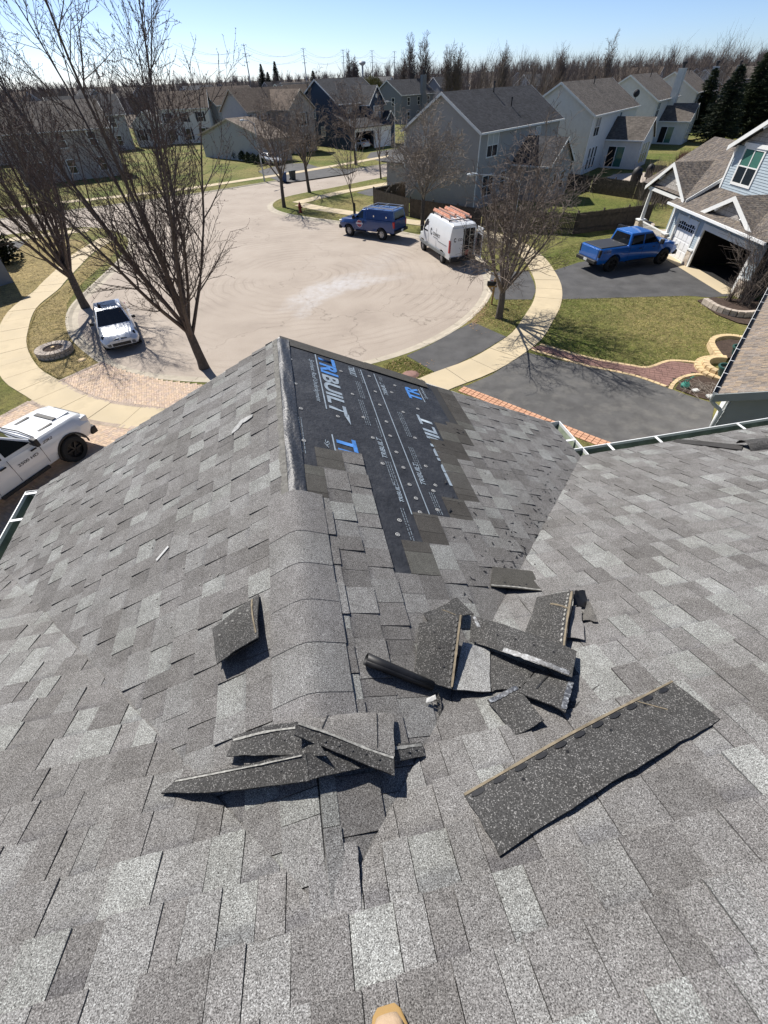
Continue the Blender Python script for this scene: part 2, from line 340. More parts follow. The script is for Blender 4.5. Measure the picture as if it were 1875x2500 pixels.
def flat(name, P, z, mat, kind='structure'):
    P3 = [Vector((p.x, p.y, z)) for p in P]; mb = MB(); mb.add(P3, [tuple(t) for t in tessellate_polygon([P3])])
    o = mb.build(name, mat); me = o.data
    bm = bmesh.new(); bm.from_mesh(me)
    for f in bm.faces:
        if f.normal.z < 0: f.normal_flip()
    bm.to_mesh(me); bm.free()
    return struct(o, kind) if kind else o
flat('street', road, 0.0, 'street_asphalt')
outer = offset(road, 0.60)
big = [V2(-3000, -800), V2(3000, -800), V2(3000, 4000), V2(-3000, 4000)]
loops = [[Vector((p.x, p.y, GZ)) for p in big], [Vector((p.x, p.y, GZ)) for p in outer]]
mb = MB(); mb.add(loops[0] + loops[1], [tuple(t) for t in tessellate_polygon(loops)])
g = mb.build('ground', 'lawn_grass')
bm = bmesh.new(); bm.from_mesh(g.data)
for f in bm.faces:
    if f.normal.z < 0: f.normal_flip()
bm.to_mesh(g.data); bm.free(); struct(g)
kerb = bpy.data.objects.new('kerb', None); C.objects.link(kerb); struct(kerb)
prof = [(-0.0, 0.0), (0.30, 0.012), (0.40, 0.07), (0.46, 0.105), (0.60, 0.108), (0.60, 0.0)]
rings = [offset(road, d) for d, z in prof]
acc = 0.0; mb = MB(); sect = []
nr = len(road)
def sect_build(idx):
    mb = MB(); k = len(prof); P = []
    for n_, i in enumerate(idx):
        for q, (d, z) in enumerate(prof):
            p = rings[q][i % nr].copy()
            if n_ in (0, len(idx) - 1):
                o_ = rings[q][idx[1 if n_ == 0 else -2] % nr]; dv = (o_ - p); L = dv.length
                if L > 0: p += dv / L * 0.008
            P.append((p.x, p.y, z))
    F = [(a * k + b, a * k + b + 1, (a + 1) * k + b + 1, (a + 1) * k + b) for a in range(len(idx) - 1) for b in range(k - 1)]
    F += [tuple(range(k)), tuple(range((len(idx) - 1) * k, len(idx) * k))]
    mb.add(P, F); o = mb.build('kerb_section', 'kerb_concrete', kerb)
cur = [0]
for i in range(nr):
    acc += (road[(i + 1) % nr] - road[i]).length; cur.append(i + 1)
    if acc > (2.6 if road[i].length < 75 else 30) or i == nr - 1: sect_build(cur); cur = [i + 1]; acc = 0.0
mbj = MB()
for a, b in ((0.31, -0.004),):
    i0, i1 = offset(road, 0.0), offset(road, 0.6)
    for i in range(nr):
        p, q, r, s_ = i0[i], i0[(i + 1) % nr], i1[(i + 1) % nr], i1[i]; mbj.poly([(v.x, v.y, -0.012) for v in (p, q, r, s_)])
struct(mbj.build('kerb_bedding', 'joint_dark'))
# lawns with their own character
flat('dry_lawn', pxs([(-260, 700), (0, 603), (66, 590), (135, 583), (200, 590), (230, 607), (195, 640), (150, 678), (96, 703), (39, 753), (0, 811), (-120, 900), (-300, 900)]), GZ + 0.004, 'dry_grass')
flat('dry_parkway', pxs([(240, 890), (184, 846), (165, 795), (166, 745), (203, 694), (244, 658), (298, 606), (290, 592), (255, 602), (205, 650), (146, 712), (90, 758), (70, 812), (68, 850), (97, 900), (147, 930)]), GZ + 0.004, 'dry_grass')
flat('green_lawn', pxs([(1360, 760), (1372, 728), (1681, 722), (1735, 740), (1800, 790), (1810, 832), (1776, 826), (1744, 828), (1724, 840), (1733, 870), (1705, 884), (1650, 880), (1618, 883), (1580, 896), (1437, 872), (1322, 838), (1334, 805)]), GZ + 0.004, 'lawn_grass')
flat('back_lawn', pxs([(1290, 470), (1360, 455), (1600, 490), (1620, 505), (1500, 540), (1360, 560), (1240, 560)]), GZ + 0.004, 'green_grass')

# ------------------------------------------------------------------ sidewalks: slabs
walk = bpy.data.objects.new('sidewalk', None); C.objects.link(walk); struct(walk)
def slab_path(P, w, side, slab=1.5, z=0.128, name='slab', mat='concrete', par=None):
    P = resample([Vector((p.x, p.y, 0)) for p in P], 0.1); N_ = len(P); nrm = []
    for i in range(N_):
        t = P[min(i + 3, N_ - 1)] - P[max(i - 3, 0)]; t.normalize(); nrm.append(V2(t.y, -t.x) * side)
    step = int(round(slab / 0.1)); i = 0
    while i < N_ - 2:
        j = min(i + step, N_ - 1); idx = sorted(set([i, (i + j) // 2, j])); mb = MB(); A = []; B = []
        for n_, k in enumerate(idx):
            d = 0.011 if n_ == 0 else (-0.011 if n_ == len(idx) - 1 else 0); t = (P[j] - P[i]).normalized() * d
            A.append(P[k] + t); B.append(P[k] + nrm[k] * w + t)
        zz = z + random.uniform(-0.004, 0.004); pts = A + B[::-1]; n = len(pts)
        mb.add([(p.x, p.y, zz) for p in pts] + [(p.x, p.y, GZ - 0.05) for p in pts], [tuple(range(n))] + [(a, (a + 1) % n, n + (a + 1) % n, n + a) for a in range(n)])
        mb.build(name, mat, par or walk); i = j
    jb = MB()
    for k in range(0, N_ - 5, 5):
        a, b = P[k], P[k + 5]; c, d = b + nrm[k + 5] * w, a + nrm[k] * w; jb.poly([(q.x, q.y, z - 0.012) for q in (a, b, c, d)])
    return jb
left_in = pxs([(285, 580), (255, 600), (225, 620), (200, 645), (162, 685), (143, 707), (89, 753), (69, 807), (67, 849), (96, 899), (147, 930), (216, 967), (278, 984), (366, 996)], GZ)
right_in = pxs([(1020, 926), (1062, 909), (1125, 887), (1175, 863), (1247, 816), (1276, 778), (1302, 736), (1308, 698), (1297, 665), (1276, 631), (1238, 600), (1190, 580), (1125, 565), (1060, 556), (993, 547), (930, 538), (866, 528), (769, 513), (719, 502)], GZ)
c2 = Vector((CUL.x, CUL.y, GZ)); u0, u1 = left_in[-1] - c2, right_in[0] - c2; b0, b1 = math.atan2(u0.y, u0.x), math.atan2(u1.y, u1.x); mid = []
for i in range(1, 8):
    f = i / 8; t = b0 + (b1 - b0) * f; r = u0.length * (1 - f) + u1.length * f; mid.append(c2 + V2(math.cos(t), math.sin(t)) * r)
random.seed(3)
beds = [slab_path(catmull(left_in + mid + right_in, 8), 1.52, 1)]
beds.append(slab_path([V2(-95, 22)] + pxs([(0, 513), (154, 497), (297, 482), (463, 463), (661, 433), (727, 423), (866, 399), (958, 382)], GZ) + [V2(50, 130)], 1.5, -1))
beds.append(slab_path(pxs([(713, 494), (769, 480), (827, 467), (947, 445)], GZ) + [V2(56, 117)], 1.5, 1))
beds.append(slab_path([V2(-90, 8)] + pxs([(0, 594), (66, 585), (150, 573), (215, 566)], GZ), 1.5, -1))
mb = MB()
for b_ in beds: mb.add(b_.v, b_.f)
struct(mb.build('sidewalk_bedding', 'joint_dark'))

# ------------------------------------------------------------------ driveways
DZ = GZ + 0.012
flat('driveway_apron', pxs([(992, 868), (1050, 842), (1110, 808), (1155, 786), (1236, 822), (1178, 858), (1125, 884), (1066, 911)], DZ), DZ, 'drive_asphalt')
flat('driveway', pxs([(1284, 860), (1360, 878), (1430, 893), (1546, 918), (1634, 948), (1680, 965), (1745, 985), (1735, 1040), (1710, 1110), (1492, 1085), (1300, 1010), (1134, 944), (1200, 915)], DZ), DZ, 'drive_asphalt_worn')
flat('driveway_apron', pxs([(1200, 664), (1291, 662), (1304, 690), (1308, 711), (1299, 731), (1210, 731), (1192, 700)], DZ), DZ, 'drive_asphalt')
flat('driveway', pxs([(1350, 661), (1411, 641), (1560, 610), (1639, 622), (1679, 652), (1785, 722), (1736, 726), (1681, 722), (1371, 731), (1369, 700)], DZ), DZ, 'drive_asphalt')
flat('driveway', pxs([(870, 470), (930, 453), (985, 450), (985, 480), (900, 478)], DZ), DZ, 'drive_asphalt')
flat('driveway', pxs([(630, 418), (690, 400), (745, 398), (775, 407), (870, 415), (850, 424), (735, 441), (690, 446), (650, 430)], DZ), DZ, 'drive_asphalt')
flat('driveway', pxs([(895, 385), (905, 372), (985, 360), (1000, 366), (990, 386), (950, 396), (930, 394)], DZ), DZ, 'drive_asphalt')
flat('driveway', pxs([(-40, 650), (-60, 598), (30, 590), (68, 588), (40, 612), (0, 640)], DZ), DZ, 'drive_asphalt')
# brick paver drive of this house: herringbone
def pavers(name, poly, ang, mats_cols, z, a=0.2, b=0.1, gap=0.009, mat='paver', seedv=1):
    rnd = random.Random(seedv); mb = MB(); ca, sa = math.cos(ang), math.sin(ang)
    P2 = [(p.x, p.y) for p in poly]
    loc = [(x * ca + y * sa, -x * sa + y * ca) for x, y in P2]; x0 = min(p[0] for p in loc); x1 = max(p[0] for p in loc); y0 = min(p[1] for p in loc); y1 = max(p[1] for p in loc)
    n = int((x1 - x0 + y1 - y0) / b) + 8
    for r in range(-8, int((y1 - y0) / b) + 8):
        for k in range(-8 - int(r * b / (2 * a)), int((x1 - x0) / (2 * a)) + 8 - int(r * b / (2 * a))):
            for kind in (0, 1):
                cx = x0 + r * b + k * 2 * a + (0 if kind == 0 else 1.5 * b + 0.5 * b) ; cy = y0 + r * b
                if kind == 0: cx0, cx1, cy0, cy1 = cx, cx + a, cy, cy + b
                else: cx0, cx1, cy0, cy1 = cx, cx + b, cy - (a - b), cy + b
                mx, my = (cx0 + cx1) / 2, (cy0 + cy1) / 2
                if not inside(mx, my, loc): continue
                col = rnd.choice(mats_cols); f = rnd.uniform(.92, 1.08); col = tuple(c * f for c in col) + (1,)
                q = [(cx0 + gap / 2, cy0 + gap / 2), (cx1 - gap / 2, cy0 + gap / 2), (cx1 - gap / 2, cy1 - gap / 2), (cx0 + gap / 2, cy1 - gap / 2)]
                q = [(x * ca - y * sa, x * sa + y * ca) for x, y in q]; zz = z + rnd.uniform(-.002, .002)
                mb.col = col; mb.add([(x, y, zz) for x, y in q] + [(x, y, z - 0.03) for x, y in q], [(0, 1, 2, 3), (0, 4, 5, 1), (1, 5, 6, 2), (2, 6, 7, 3), (3, 7, 4, 0)])
    return mb.build(name, mat, attr=True)
tanmix = [(0.50, 0.37, 0.26), (0.46, 0.345, 0.265), (0.53, 0.405, 0.29), (0.43, 0.335, 0.265), (0.51, 0.385, 0.275)]
apron = pxs([(251, 884), (286, 900), (316, 909), (386, 927), (459, 936), (560, 945), (620, 1000), (520, 1006), (366, 995), (278, 983), (216, 966), (147, 930)], GZ)
drive = pxs([(73, 981), (108, 997), (228, 1032), (301, 1043), (420, 1060), (520, 1300), (100, 1500), (-260, 1300), (-120, 1075), (0, 1020)], GZ)
for nm, poly, ang, sv in (('paver_apron', apron, 0.35, 2), ('paver_driveway', drive, 1.1, 5)):
    o = flat(nm, poly, GZ + 0.006, 'joint_dark'); pv = pavers('paving_bricks', poly, ang, tanmix, GZ + 0.022, seedv=sv); pv.parent = o; struct(pv, 'stuff')
# stones set in rows
def stones_along(P, par, name, mat, L=0.2, w=0.1, h=0.06, z=GZ + 0.03, gap=0.012, side=0.0, cols=None, jit=0.0, seedv=7):
    rnd = random.Random(seedv); P = resample([Vector((p.x, p.y, 0)) for p in P], L); cache = {}
    for a, b in zip(P, P[1:]):
        t = (b - a).normalized(); n = V2(t.y, -t.x); c = (a + b) / 2 + n * side; key = 'k%d' % rnd.randrange(4)
        if (name, mat, L, w, h, key) not in STONES:
            mb = MB(); e = 0.12 * min(w, L); hx, hy = (L - gap) / 2 * rnd.uniform(.97, 1), w / 2
            mb.add([(-hx, -hy, 0), (hx, -hy, 0), (hx, hy, 0), (-hx, hy, 0), (-hx, -hy, h - e * .5), (hx, -hy, h - e * .5), (hx, hy, h - e * .5), (-hx, hy, h - e * .5), (-hx + e * .5, -hy + e * .5, h), (hx - e * .5, -hy + e * .5, h), (hx - e * .5, hy - e * .5, h), (-hx + e * .5, hy - e * .5, h)],
                   [(0, 1, 5, 4), (1, 2, 6, 5), (2, 3, 7, 6), (3, 0, 4, 7), (4, 5, 9, 8), (5, 6, 10, 9), (6, 7, 11, 10), (7, 4, 8, 11), (8, 9, 10, 11)])
            mb.col = (1, 1, 1, 1); STONES[(name, mat, L, w, h, key)] = None; o = mb.build(name, mat); STONES[(name, mat, L, w, h, key)] = o.data
        else:
            o = bpy.data.objects.new(name, STONES[(name, mat, L, w, h, key)]); C.objects.link(o)
        o.location = (c.x, c.y, z - h + rnd.uniform(-jit, jit)); o.rotation_euler = (0, 0, math.atan2(t.y, t.x) + rnd.uniform(-jit, jit)); o.parent = par
STONES = {}
simple('edging_stone', (0.36, 0.29, 0.235), 0.9, var=0.22, scale=3.0, bump=0.3, coords='Position')
strip = flat('brick_edging', pxs([(1122, 942), (1140, 941), (1300, 1006), (1495, 1085), (1465, 1090), (1300, 1024)], GZ), GZ + 0.004, 'joint_dark')
for k, sd_ in enumerate((0.0, 0.155, 0.31)):
    stones_along(catmull(pxs([(1130, 946), (1215, 978), (1300, 1011), (1400, 1050), (1500, 1088)], GZ), 5), strip, 'brick', 'orange_brick', 0.21, 0.14, 0.06, GZ + 0.03, side=sd_, seedv=k)
# red paver garden path with pale border
path_poly = pxs([(1297, 851), (1318, 843), (1437, 876), (1580, 900), (1622, 886), (1652, 884), (1715, 890), (1712, 910), (1673, 918), (1635, 936), (1628, 944), (1546, 914), (1430, 890)], GZ)
gpth = flat('garden_path', path_poly, GZ + 0.006, 'joint_dark')
simple('red_paver', (0.2, 0.115, 0.095), 0.9, var=0.25, scale=2.2, bump=0.3, coords='Position')
ang = -0.42; ca, sa = math.cos(ang), math.sin(ang); rnd = random.Random(4); pm = []
for w_ in (0.2, 0.3, 0.26):
    mbp = MB(); mbp.box((0, 0, 0.02), (w_ - 0.014, 0.19, 0.04)); pm.append((w_, mbp))
tmpl = {}
P2 = [(p.x * ca + p.y * sa, -p.x * sa + p.y * ca) for p in path_poly]
yy = min(p[1] for p in P2)
while yy < max(p[1] for p in P2):
    xx = min(p[0] for p in P2) - rnd.random() * 0.3
    while xx < max(p[0] for p in P2):
        w_, mbp = pm[rnd.randrange(3)]; cx, cy = xx + w_ / 2, yy + 0.102
        if inside(cx, cy, P2):
            if w_ in tmpl: o = bpy.data.objects.new('paver', tmpl[w_]); C.objects.link(o)
            else: o = mbp.build('paver', 'red_paver'); tmpl[w_] = o.data
            o.location = (cx * ca - cy * sa, cx * sa + cy * ca, GZ - 0.012 + rnd.uniform(-.002, .002)); o.rotation_euler = (0, 0, ang); o.parent = gpth
        xx += w_
    yy += 0.204
for i, L in enumerate(([(1318, 841), (1437, 874), (1530, 891), (1580, 898), (1622, 884), (1652, 881), (1715, 887)], [(1297, 854), (1360, 873), (1430, 893), (1546, 917), (1631, 946)], [(1636, 951), (1644, 937), (1665, 922), (1700, 914), (1722, 917)])):
    stones_along(catmull(pxs(L, GZ), 6), gpth, 'border_stone', 'tan_stone', 0.26, 0.16, 0.06, GZ + 0.034, seedv=20 + i, jit=0.003)

# soldier courses edging the paver drive and apron
for i, (L, par) in enumerate((([(147, 931), (180, 950), (216, 966), (278, 983), (366, 995), (440, 1003), (520, 1008)], 'paver_apron'), ([(251, 885), (200, 907), (147, 931)], 'paver_apron'), ([(73, 981), (108, 996), (165, 1016), (228, 1031), (301, 1042), (400, 1056)], 'paver_driveway'), ([(73, 981), (36, 1001), (0, 1021)], 'paver_driveway'))):
    stones_along(catmull(pxs(L, GZ), 6), bpy.data.objects[par], 'edging_brick', 'edging_stone', 0.115, 0.21, 0.06, GZ + 0.03, seedv=70 + i, jit=0.003)
# ------------------------------------------------------------------ this house: roof frame (metres; u along eave, v along gable ridge, h below camera)
AZ = R_(-10.3); VV = Vector((math.sin(AZ), math.cos(AZ), 0)); UU = Vector((math.cos(AZ), -math.sin(AZ), 0))
PM, H0, PG, HR, UR, VEND = 0.446, 1.534, 0.466, 1.549, -0.177, 3.73
U_EAVE_R, U_EAVE_L, V_EAVE = 2.70, -2.80, 3.08
def W(u, v, h): return UU * u + VV * v + Vector((0, 0, CAM_H - h))
def hm(v): return H0 + PM * v
def hg(u): return HR + PG * abs(u - UR)
def surf(px, py, lift=0.0):                     # surveyed point on the roof surface, raised by lift
    r = ray(px, py); q0 = float(np.dot(r, np.array(UU))) / -r[2]; q1 = float(np.dot(r, np.array(VV))) / -r[2]
    h1 = (H0 - lift) / (1 - PM * q1); h2 = (HR - PG * UR - lift) / (1 - PG * q0)
    if q0 * h2 < UR: h2 = (HR + PG * UR - lift) / (1 + PG * q0)
    h = min(x for x in (h1, h2) if x > 0); return W(q0 * h, q1 * h, h)
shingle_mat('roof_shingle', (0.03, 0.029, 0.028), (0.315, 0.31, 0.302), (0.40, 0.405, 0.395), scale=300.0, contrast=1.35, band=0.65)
shingle_mat('shingle_headlap', (0.026, 0.025, 0.023), (0.12, 0.115, 0.105), (0.16, 0.154, 0.14), scale=360.0)
shingle_mat('shingle_back', (0.014, 0.014, 0.0135), (0.082, 0.081, 0.078), (0.23, 0.226, 0.216), scale=230.0, use_tint=False)
shingle_mat('cap_shingle', (0.03, 0.029, 0.028), (0.305, 0.30, 0.292), (0.39, 0.395, 0.385), scale=300.0, contrast=1.35)
simple('roof_deck', (0.03, 0.03, 0.03), 0.9, coords='Position')
simple('sealant', (0.03, 0.033, 0.04), 0.5, var=0.5, scale=40, spec=0.6, coords='Position', dirt=((0.5, 0.53, 0.56), 70.0, 0.6))
simple('adhesive', (0.17, 0.14, 0.095), 0.85, var=0.35, scale=30, bump=0.5, coords='Position', dirt=((0.16, 0.13, 0.09), 25.0, 0.8))
simple('pale_granules', (0.26, 0.255, 0.235), 0.9, var=0.5, scale=60, bump=0.5, coords='Position', dirt=((0.12, 0.12, 0.11), 40.0, 0.9))
simple('caulk', (0.3, 0.3, 0.29), 0.7, var=0.3, scale=30, coords='Position', dirt=((0.15, 0.15, 0.145), 35.0, 0.8))
simple('torn_granules', (0.15, 0.145, 0.13), 0.9, var=0.5, scale=60, bump=0.5, coords='Position', dirt=((0.06, 0.057, 0.05), 30.0, 0.9))
simple('fine_ink', (0.15, 0.18, 0.21), 0.8, var=0.3, scale=22, coords='Position')
simple('tar', (0.012, 0.012, 0.013), 0.5, var=0.4, scale=30, coords='Position')
simple('white_metal', (0.78, 0.79, 0.78), 0.4, var=0.05, scale=5, coords='Position')
simple('gutter_inside', (0.17, 0.20, 0.145), 0.75, var=0.35, scale=6, coords='Position', dirt=((0.07, 0.08, 0.055), 4.0, 0.7))
simple('plastic_white', (0.5, 0.5, 0.48), 0.5, coords='Position')
simple('print_blue', (0.055, 0.2, 0.52), 0.7, var=0.22, scale=22, coords='Position', dirt=((0.03, 0.1, 0.25), 30.0, 0.7))
simple('print_grey', (0.27, 0.325, 0.375), 0.7, var=0.2, scale=22, coords='Position', dirt=((0.14, 0.17, 0.2), 28.0, 0.75))
m, nd, lk, b = nodes_of('underlayment'); pos = N(nd, 'ShaderNodeNewGeometry').outputs['Position']
n1 = N(nd, 'ShaderNodeTexNoise', i_Scale=7.0, i_Detail=7.0, i_Roughness=0.7); lk.new(pos, n1.inputs['Vector'])
r1 = ramp(nd, [(0.3, (0.012, 0.013, 0.016)), (0.55, (0.028, 0.03, 0.035)), (0.8, (0.065, 0.067, 0.07))]); lk.new(n1.outputs['Fac'], r1.inputs[0]); lk.new(r1.outputs[0], b.inputs['Base Color'])
b.inputs['Roughness'].default_value = 0.62; b.inputs['Specular IOR Level'].default_value = 0.4
n2 = N(nd, 'ShaderNodeTexNoise', i_Scale=38.0, i_Detail=5.0); lk.new(pos, n2.inputs['Vector'])
bp = N(nd, 'ShaderNodeBump', i_Strength=0.55, i_Distance=0.01); lk.new(n2.outputs['Fac'], bp.inputs['Height']); lk.new(bp.outputs[0], b.inputs['Normal'])
simple('wrinkled_film', (0.017, 0.018, 0.021), 0.5, var=0.5, scale=30, bump=0.6, bscale=50, spec=0.7, coords='Position')

house0 = thing('house', 'grey shingled house underfoot, gable roof half stripped to black underlayment', 'house', tuple(W(0, 1.5, CAM_H)))
inv0 = Matrix.Translation(-Vector(house0.location))
def hb(mb, name, mats, parent=None, **kw):      # build a world-space mesh as part of the house (parent chain keeps identity offsets)
    mb.v = [tuple(Vector(p) - Vector(house0.location)) for p in mb.v]
    return mb.build(name, mats, parent or house0, **kw)
# roof decks
vA = 0.03                                        # ridge meets the main slope here
def valley_u(v, s):                              # plan position of a valley
    return UR + s * (hm(v) - HR) / PG
UL_FAR, UR_FAR, V_BACK = -9.0, 9.5, -2.6
mb = MB(); e = 0.004
dk = lambda u, v, h: W(u, v, h + e)
mb.poly([dk(UL_FAR, V_BACK, hm(V_BACK)), dk(UR_FAR, V_BACK, hm(V_BACK)), dk(UR_FAR, vA, hm(vA)), dk(UL_FAR, vA, hm(vA))])
mb.poly([dk(UL_FAR, vA, hm(vA)), dk(UR, vA, hm(vA)), dk(valley_u(V_EAVE, -1), V_EAVE, hm(V_EAVE)), dk(UL_FAR, V_EAVE, hm(V_EAVE))])
mb.poly([dk(UR, vA, hm(vA)), dk(UR_FAR, vA, hm(vA)), dk(UR_FAR, V_EAVE, hm(V_EAVE)), dk(valley_u(V_EAVE, 1), V_EAVE, hm(V_EAVE))])
vl, vr_ = (hg(U_EAVE_L) - H0) / PM, (hg(U_EAVE_R) - H0) / PM
mb.poly([dk(UR, vA, HR), dk(UR, VEND, HR), dk(U_EAVE_R, VEND, hg(U_EAVE_R)), dk(U_EAVE_R, min(vr_, V_EAVE), hg(U_EAVE_R))])
mb.poly([dk(UR, vA, HR), dk(UR, VEND, HR), dk(U_EAVE_L, VEND, hg(U_EAVE_L)), dk(U_EAVE_L, vl, hg(U_EAVE_L))])
# back slope of the main roof
mb.poly([dk(UL_FAR, V_BACK, hm(V_BACK)), dk(UR_FAR, V_BACK, hm(V_BACK)), dk(UR_FAR, V_BACK - 6, hm(V_BACK) + 2.7), dk(UL_FAR, V_BACK - 6, hm(V_BACK) + 2.7)])
roof = hb(mb, 'roof', 'roof_deck', fix=False)

TINTS = [((1.10, 1.135, 1.10), 15), ((0.95, 0.955, 0.94), 22), ((0.84, 0.83, 0.815), 32), ((0.75, 0.735, 0.72), 24), ((0.67, 0.655, 0.64), 7)]
TBAG = [t for t, n in TINTS for _ in range(n)]
def shingle_plane(org, a, b, poly, E=0.143, seedv=1, b_off=0.0, pick=None, over=0.035, lift=1.0, wmin=.08, wmax=.185, bag=TBAG, base=0.0):
    """laminated shingle tabs over a convex polygon in (a along course, b upslope); returns list of (verts, faces, cols, kind)"""
    rnd = random.Random(seedv); n = a.cross(b).normalized()
    if n.z < 0: n = -n
    if area2(poly) < 0: poly = poly[::-1]
    a_lo = min(p[0] for p in poly); a_hi = max(p[0] for p in poly); b_lo = min(p[1] for p in poly); b_hi = max(p[1] for p in poly)
    out = []; k = int(math.floor((b_lo - b_off) / E)) - 1
    while b_off + k * E < b_hi:
        b0 = b_off + k * E; x = a_lo - rnd.random() * 0.4; proud = rnd.random() < 0.5; last = None
        while x < a_hi:
            w = rnd.uniform(wmin, wmax) * (1.0 if proud else 0.85); x1 = x + w
            segs = [(x, x1, 0)]
            if pick: segs = pick(k, x, x1)
            for s0, s1, kind in segs:
                if kind is None or s1 - s0 < 0.01: continue
                jb = rnd.uniform(-.004, .004) if kind == 0 else 0
                rect = [(s0 + 0.0012, b0 + jb), (s1 - 0.0012, b0 + jb + rnd.uniform(-.002, .002)), (s1 - 0.0012, b0 + E + over), (s0 + 0.0012, b0 + E + over)]
                pc = clip_convex(rect, poly)
                if len(pc) < 3 or abs(area2(pc)) < 2e-4: continue
                t = (0.0115 if proud else 0.0055) * lift * rnd.uniform(.85, 1.25)
                if kind == 1: t = 0.005
                tint = rnd.choice(bag)
                if last == tint: tint = rnd.choice(bag)
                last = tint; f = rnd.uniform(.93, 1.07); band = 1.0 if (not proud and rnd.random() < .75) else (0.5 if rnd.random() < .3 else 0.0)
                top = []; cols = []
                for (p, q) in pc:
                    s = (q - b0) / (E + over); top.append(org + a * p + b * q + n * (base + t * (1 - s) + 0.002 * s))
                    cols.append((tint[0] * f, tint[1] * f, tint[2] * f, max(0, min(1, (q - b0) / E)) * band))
                low = [org + a * p + b * q - n * 0.003 for (p, q) in pc]; m_ = len(pc)
                fs = [tuple(range(m_))] + [(i, m_ + i, m_ + (i + 1) % m_, (i + 1) % m_) for i in range(m_)]
                out.append((top + low, fs, cols + [(c[0] * .8, c[1] * .8, c[2] * .8, 0) for c in cols], kind))
            x = x1; proud = not proud if rnd.random() < .85 else proud
        k += 1
    return out
tabs = []
sl = math.sqrt(1 + PM * PM); bM = (VV * -1 + Vector((0, 0, PM))) / sl        # upslope of the main roof
orgM = W(0, V_EAVE, hm(V_EAVE)); toB = lambda v: (V_EAVE - v) * sl
nE = 0.143
boff = toB(vA) % nE
tabs += shingle_plane(orgM, UU, bM, [(UL_FAR + 3, toB(vA)), (UR_FAR - 4, toB(vA)), (UR_FAR - 4, toB(-1.2)), (UL_FAR + 3, toB(-1.2))], seedv=11, b_off=boff, base=.006)
tabs += shingle_plane(orgM, UU, bM, [(UL_FAR + 3, 0), (valley_u(V_EAVE, -1), 0), (UR, toB(vA)), (UL_FAR + 3, toB(vA))], seedv=12, b_off=boff, base=.006)
tabs += shingle_plane(orgM, UU, bM, [(valley_u(V_EAVE, 1), 0), (UR_FAR - 1, 0), (UR_FAR - 1, toB(vA)), (UR, toB(vA))], seedv=13, b_off=boff, base=.006)
slg = math.sqrt(1 + PG * PG)
# right gable slope: s = distance down from ridge; courses above the missing patch
ROWS = [0.055 + 0.143 * i for i in range(0, 24)]
under_from = {0: 2.00, 1: 2.20, 2: 2.22, 3: 1.235, 4: 1.475, 5: 1.725, 6: 1.725, 7: 1.93, 8: 2.66, 9: 2.95, 10: 3.02}
dark_from = {0: 1.72, 1: 2.00, 2: 9, 3: 9, 4: 1.235, 5: 1.475, 6: 9, 7: 1.725, 8: 1.93, 9: 2.44, 10: 2.70, 11: 2.97}
SB = (U_EAVE_R - UR) * slg
def pickR(k, x, x1):
    i = KR - k; segs = []
    uf = under_from.get(i, 99) if i >= 0 else -99; df = min(dark_from.get(i, 99), uf) if i >= 0 else -99
    if i == 11 or i == 10: uf2 = uf
    if i < 0: return [(x, min(x1, .62), 0)] if (i == -1 and x < .62) else []
    if x < df: segs.append((x, min(x1, df), 0))
    if x1 > df and x < uf: segs.append((max(x, df), min(x1, uf), 1))
    if i == 11 and x1 > df: return ([(x, min(x1, df), 0)] if x < df else []) + [(max(x, df), x1, 1)]
    return segs
bR = (UU * -1 + Vector((0, 0, PG))) / slg; orgR = W(U_EAVE_R, 0, hg(U_EAVE_R))
offR = (SB - 0.055) % 0.143; KR = int(round((SB - 0.055 - offR) / 0.143)) - 1       # course index of the top row
polyR = [(vA, SB), (min(vr_, V_EAVE), 0), (VEND - 0.012, 0), (VEND - 0.012, SB)]
tR = shingle_plane(orgR, VV, bR, polyR, seedv=21, b_off=offR, pick=pickR)
bL = (UU + Vector((0, 0, PG))) / slg; orgL = W(U_EAVE_L, 0, hg(U_EAVE_L)); SBL = (UR - U_EAVE_L) * slg
polyL = [(vA, SBL), (vl, 0), (VEND - 0.012, 0), (VEND - 0.012, SBL - 0.075)]
tL = shingle_plane(orgL, VV, bL, polyL, seedv=31, b_off=SBL % 0.143)
tabs += tR + tL
def screen(p):
    q = ROT.T @ (np.array(p) - np.array([0, 0, CAM_H]))
    return (q[0] / q[2] * FPX + IW / 2, q[1] / q[2] * FPX + IH / 2) if q[2] > 0.05 else None
def vis_area(t):
    P = [screen(p) for p in t[0][:len(t[0]) // 2]]
    if any(q is None for q in P): return 0
    cx = sum(q[0] for q in P) / len(P); cy = sum(q[1] for q in P) / len(P)
    return abs(area2(P)) if 0 < cx < IW and 0 < cy < IH else 0
order = sorted(range(len(tabs)), key=lambda i: -vis_area(tabs[i]))
rest = MB()
for n_, i in enumerate(order):
    vts, fs, cols, kind = tabs[i]
    if n_ < 300:
        mb = MB(); mb.add(vts, fs, cols); mb.v = [tuple(Vector(p) - Vector(house0.location)) for p in mb.v]
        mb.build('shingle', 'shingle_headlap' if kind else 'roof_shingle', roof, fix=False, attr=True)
    else:
        rest.mi = kind; rest.add(vts, fs, cols)
o = hb(rest, 'roof_shingles', ['roof_shingle', 'shingle_headlap'], roof, fix=False, attr=True); o['kind'] = 'stuff'

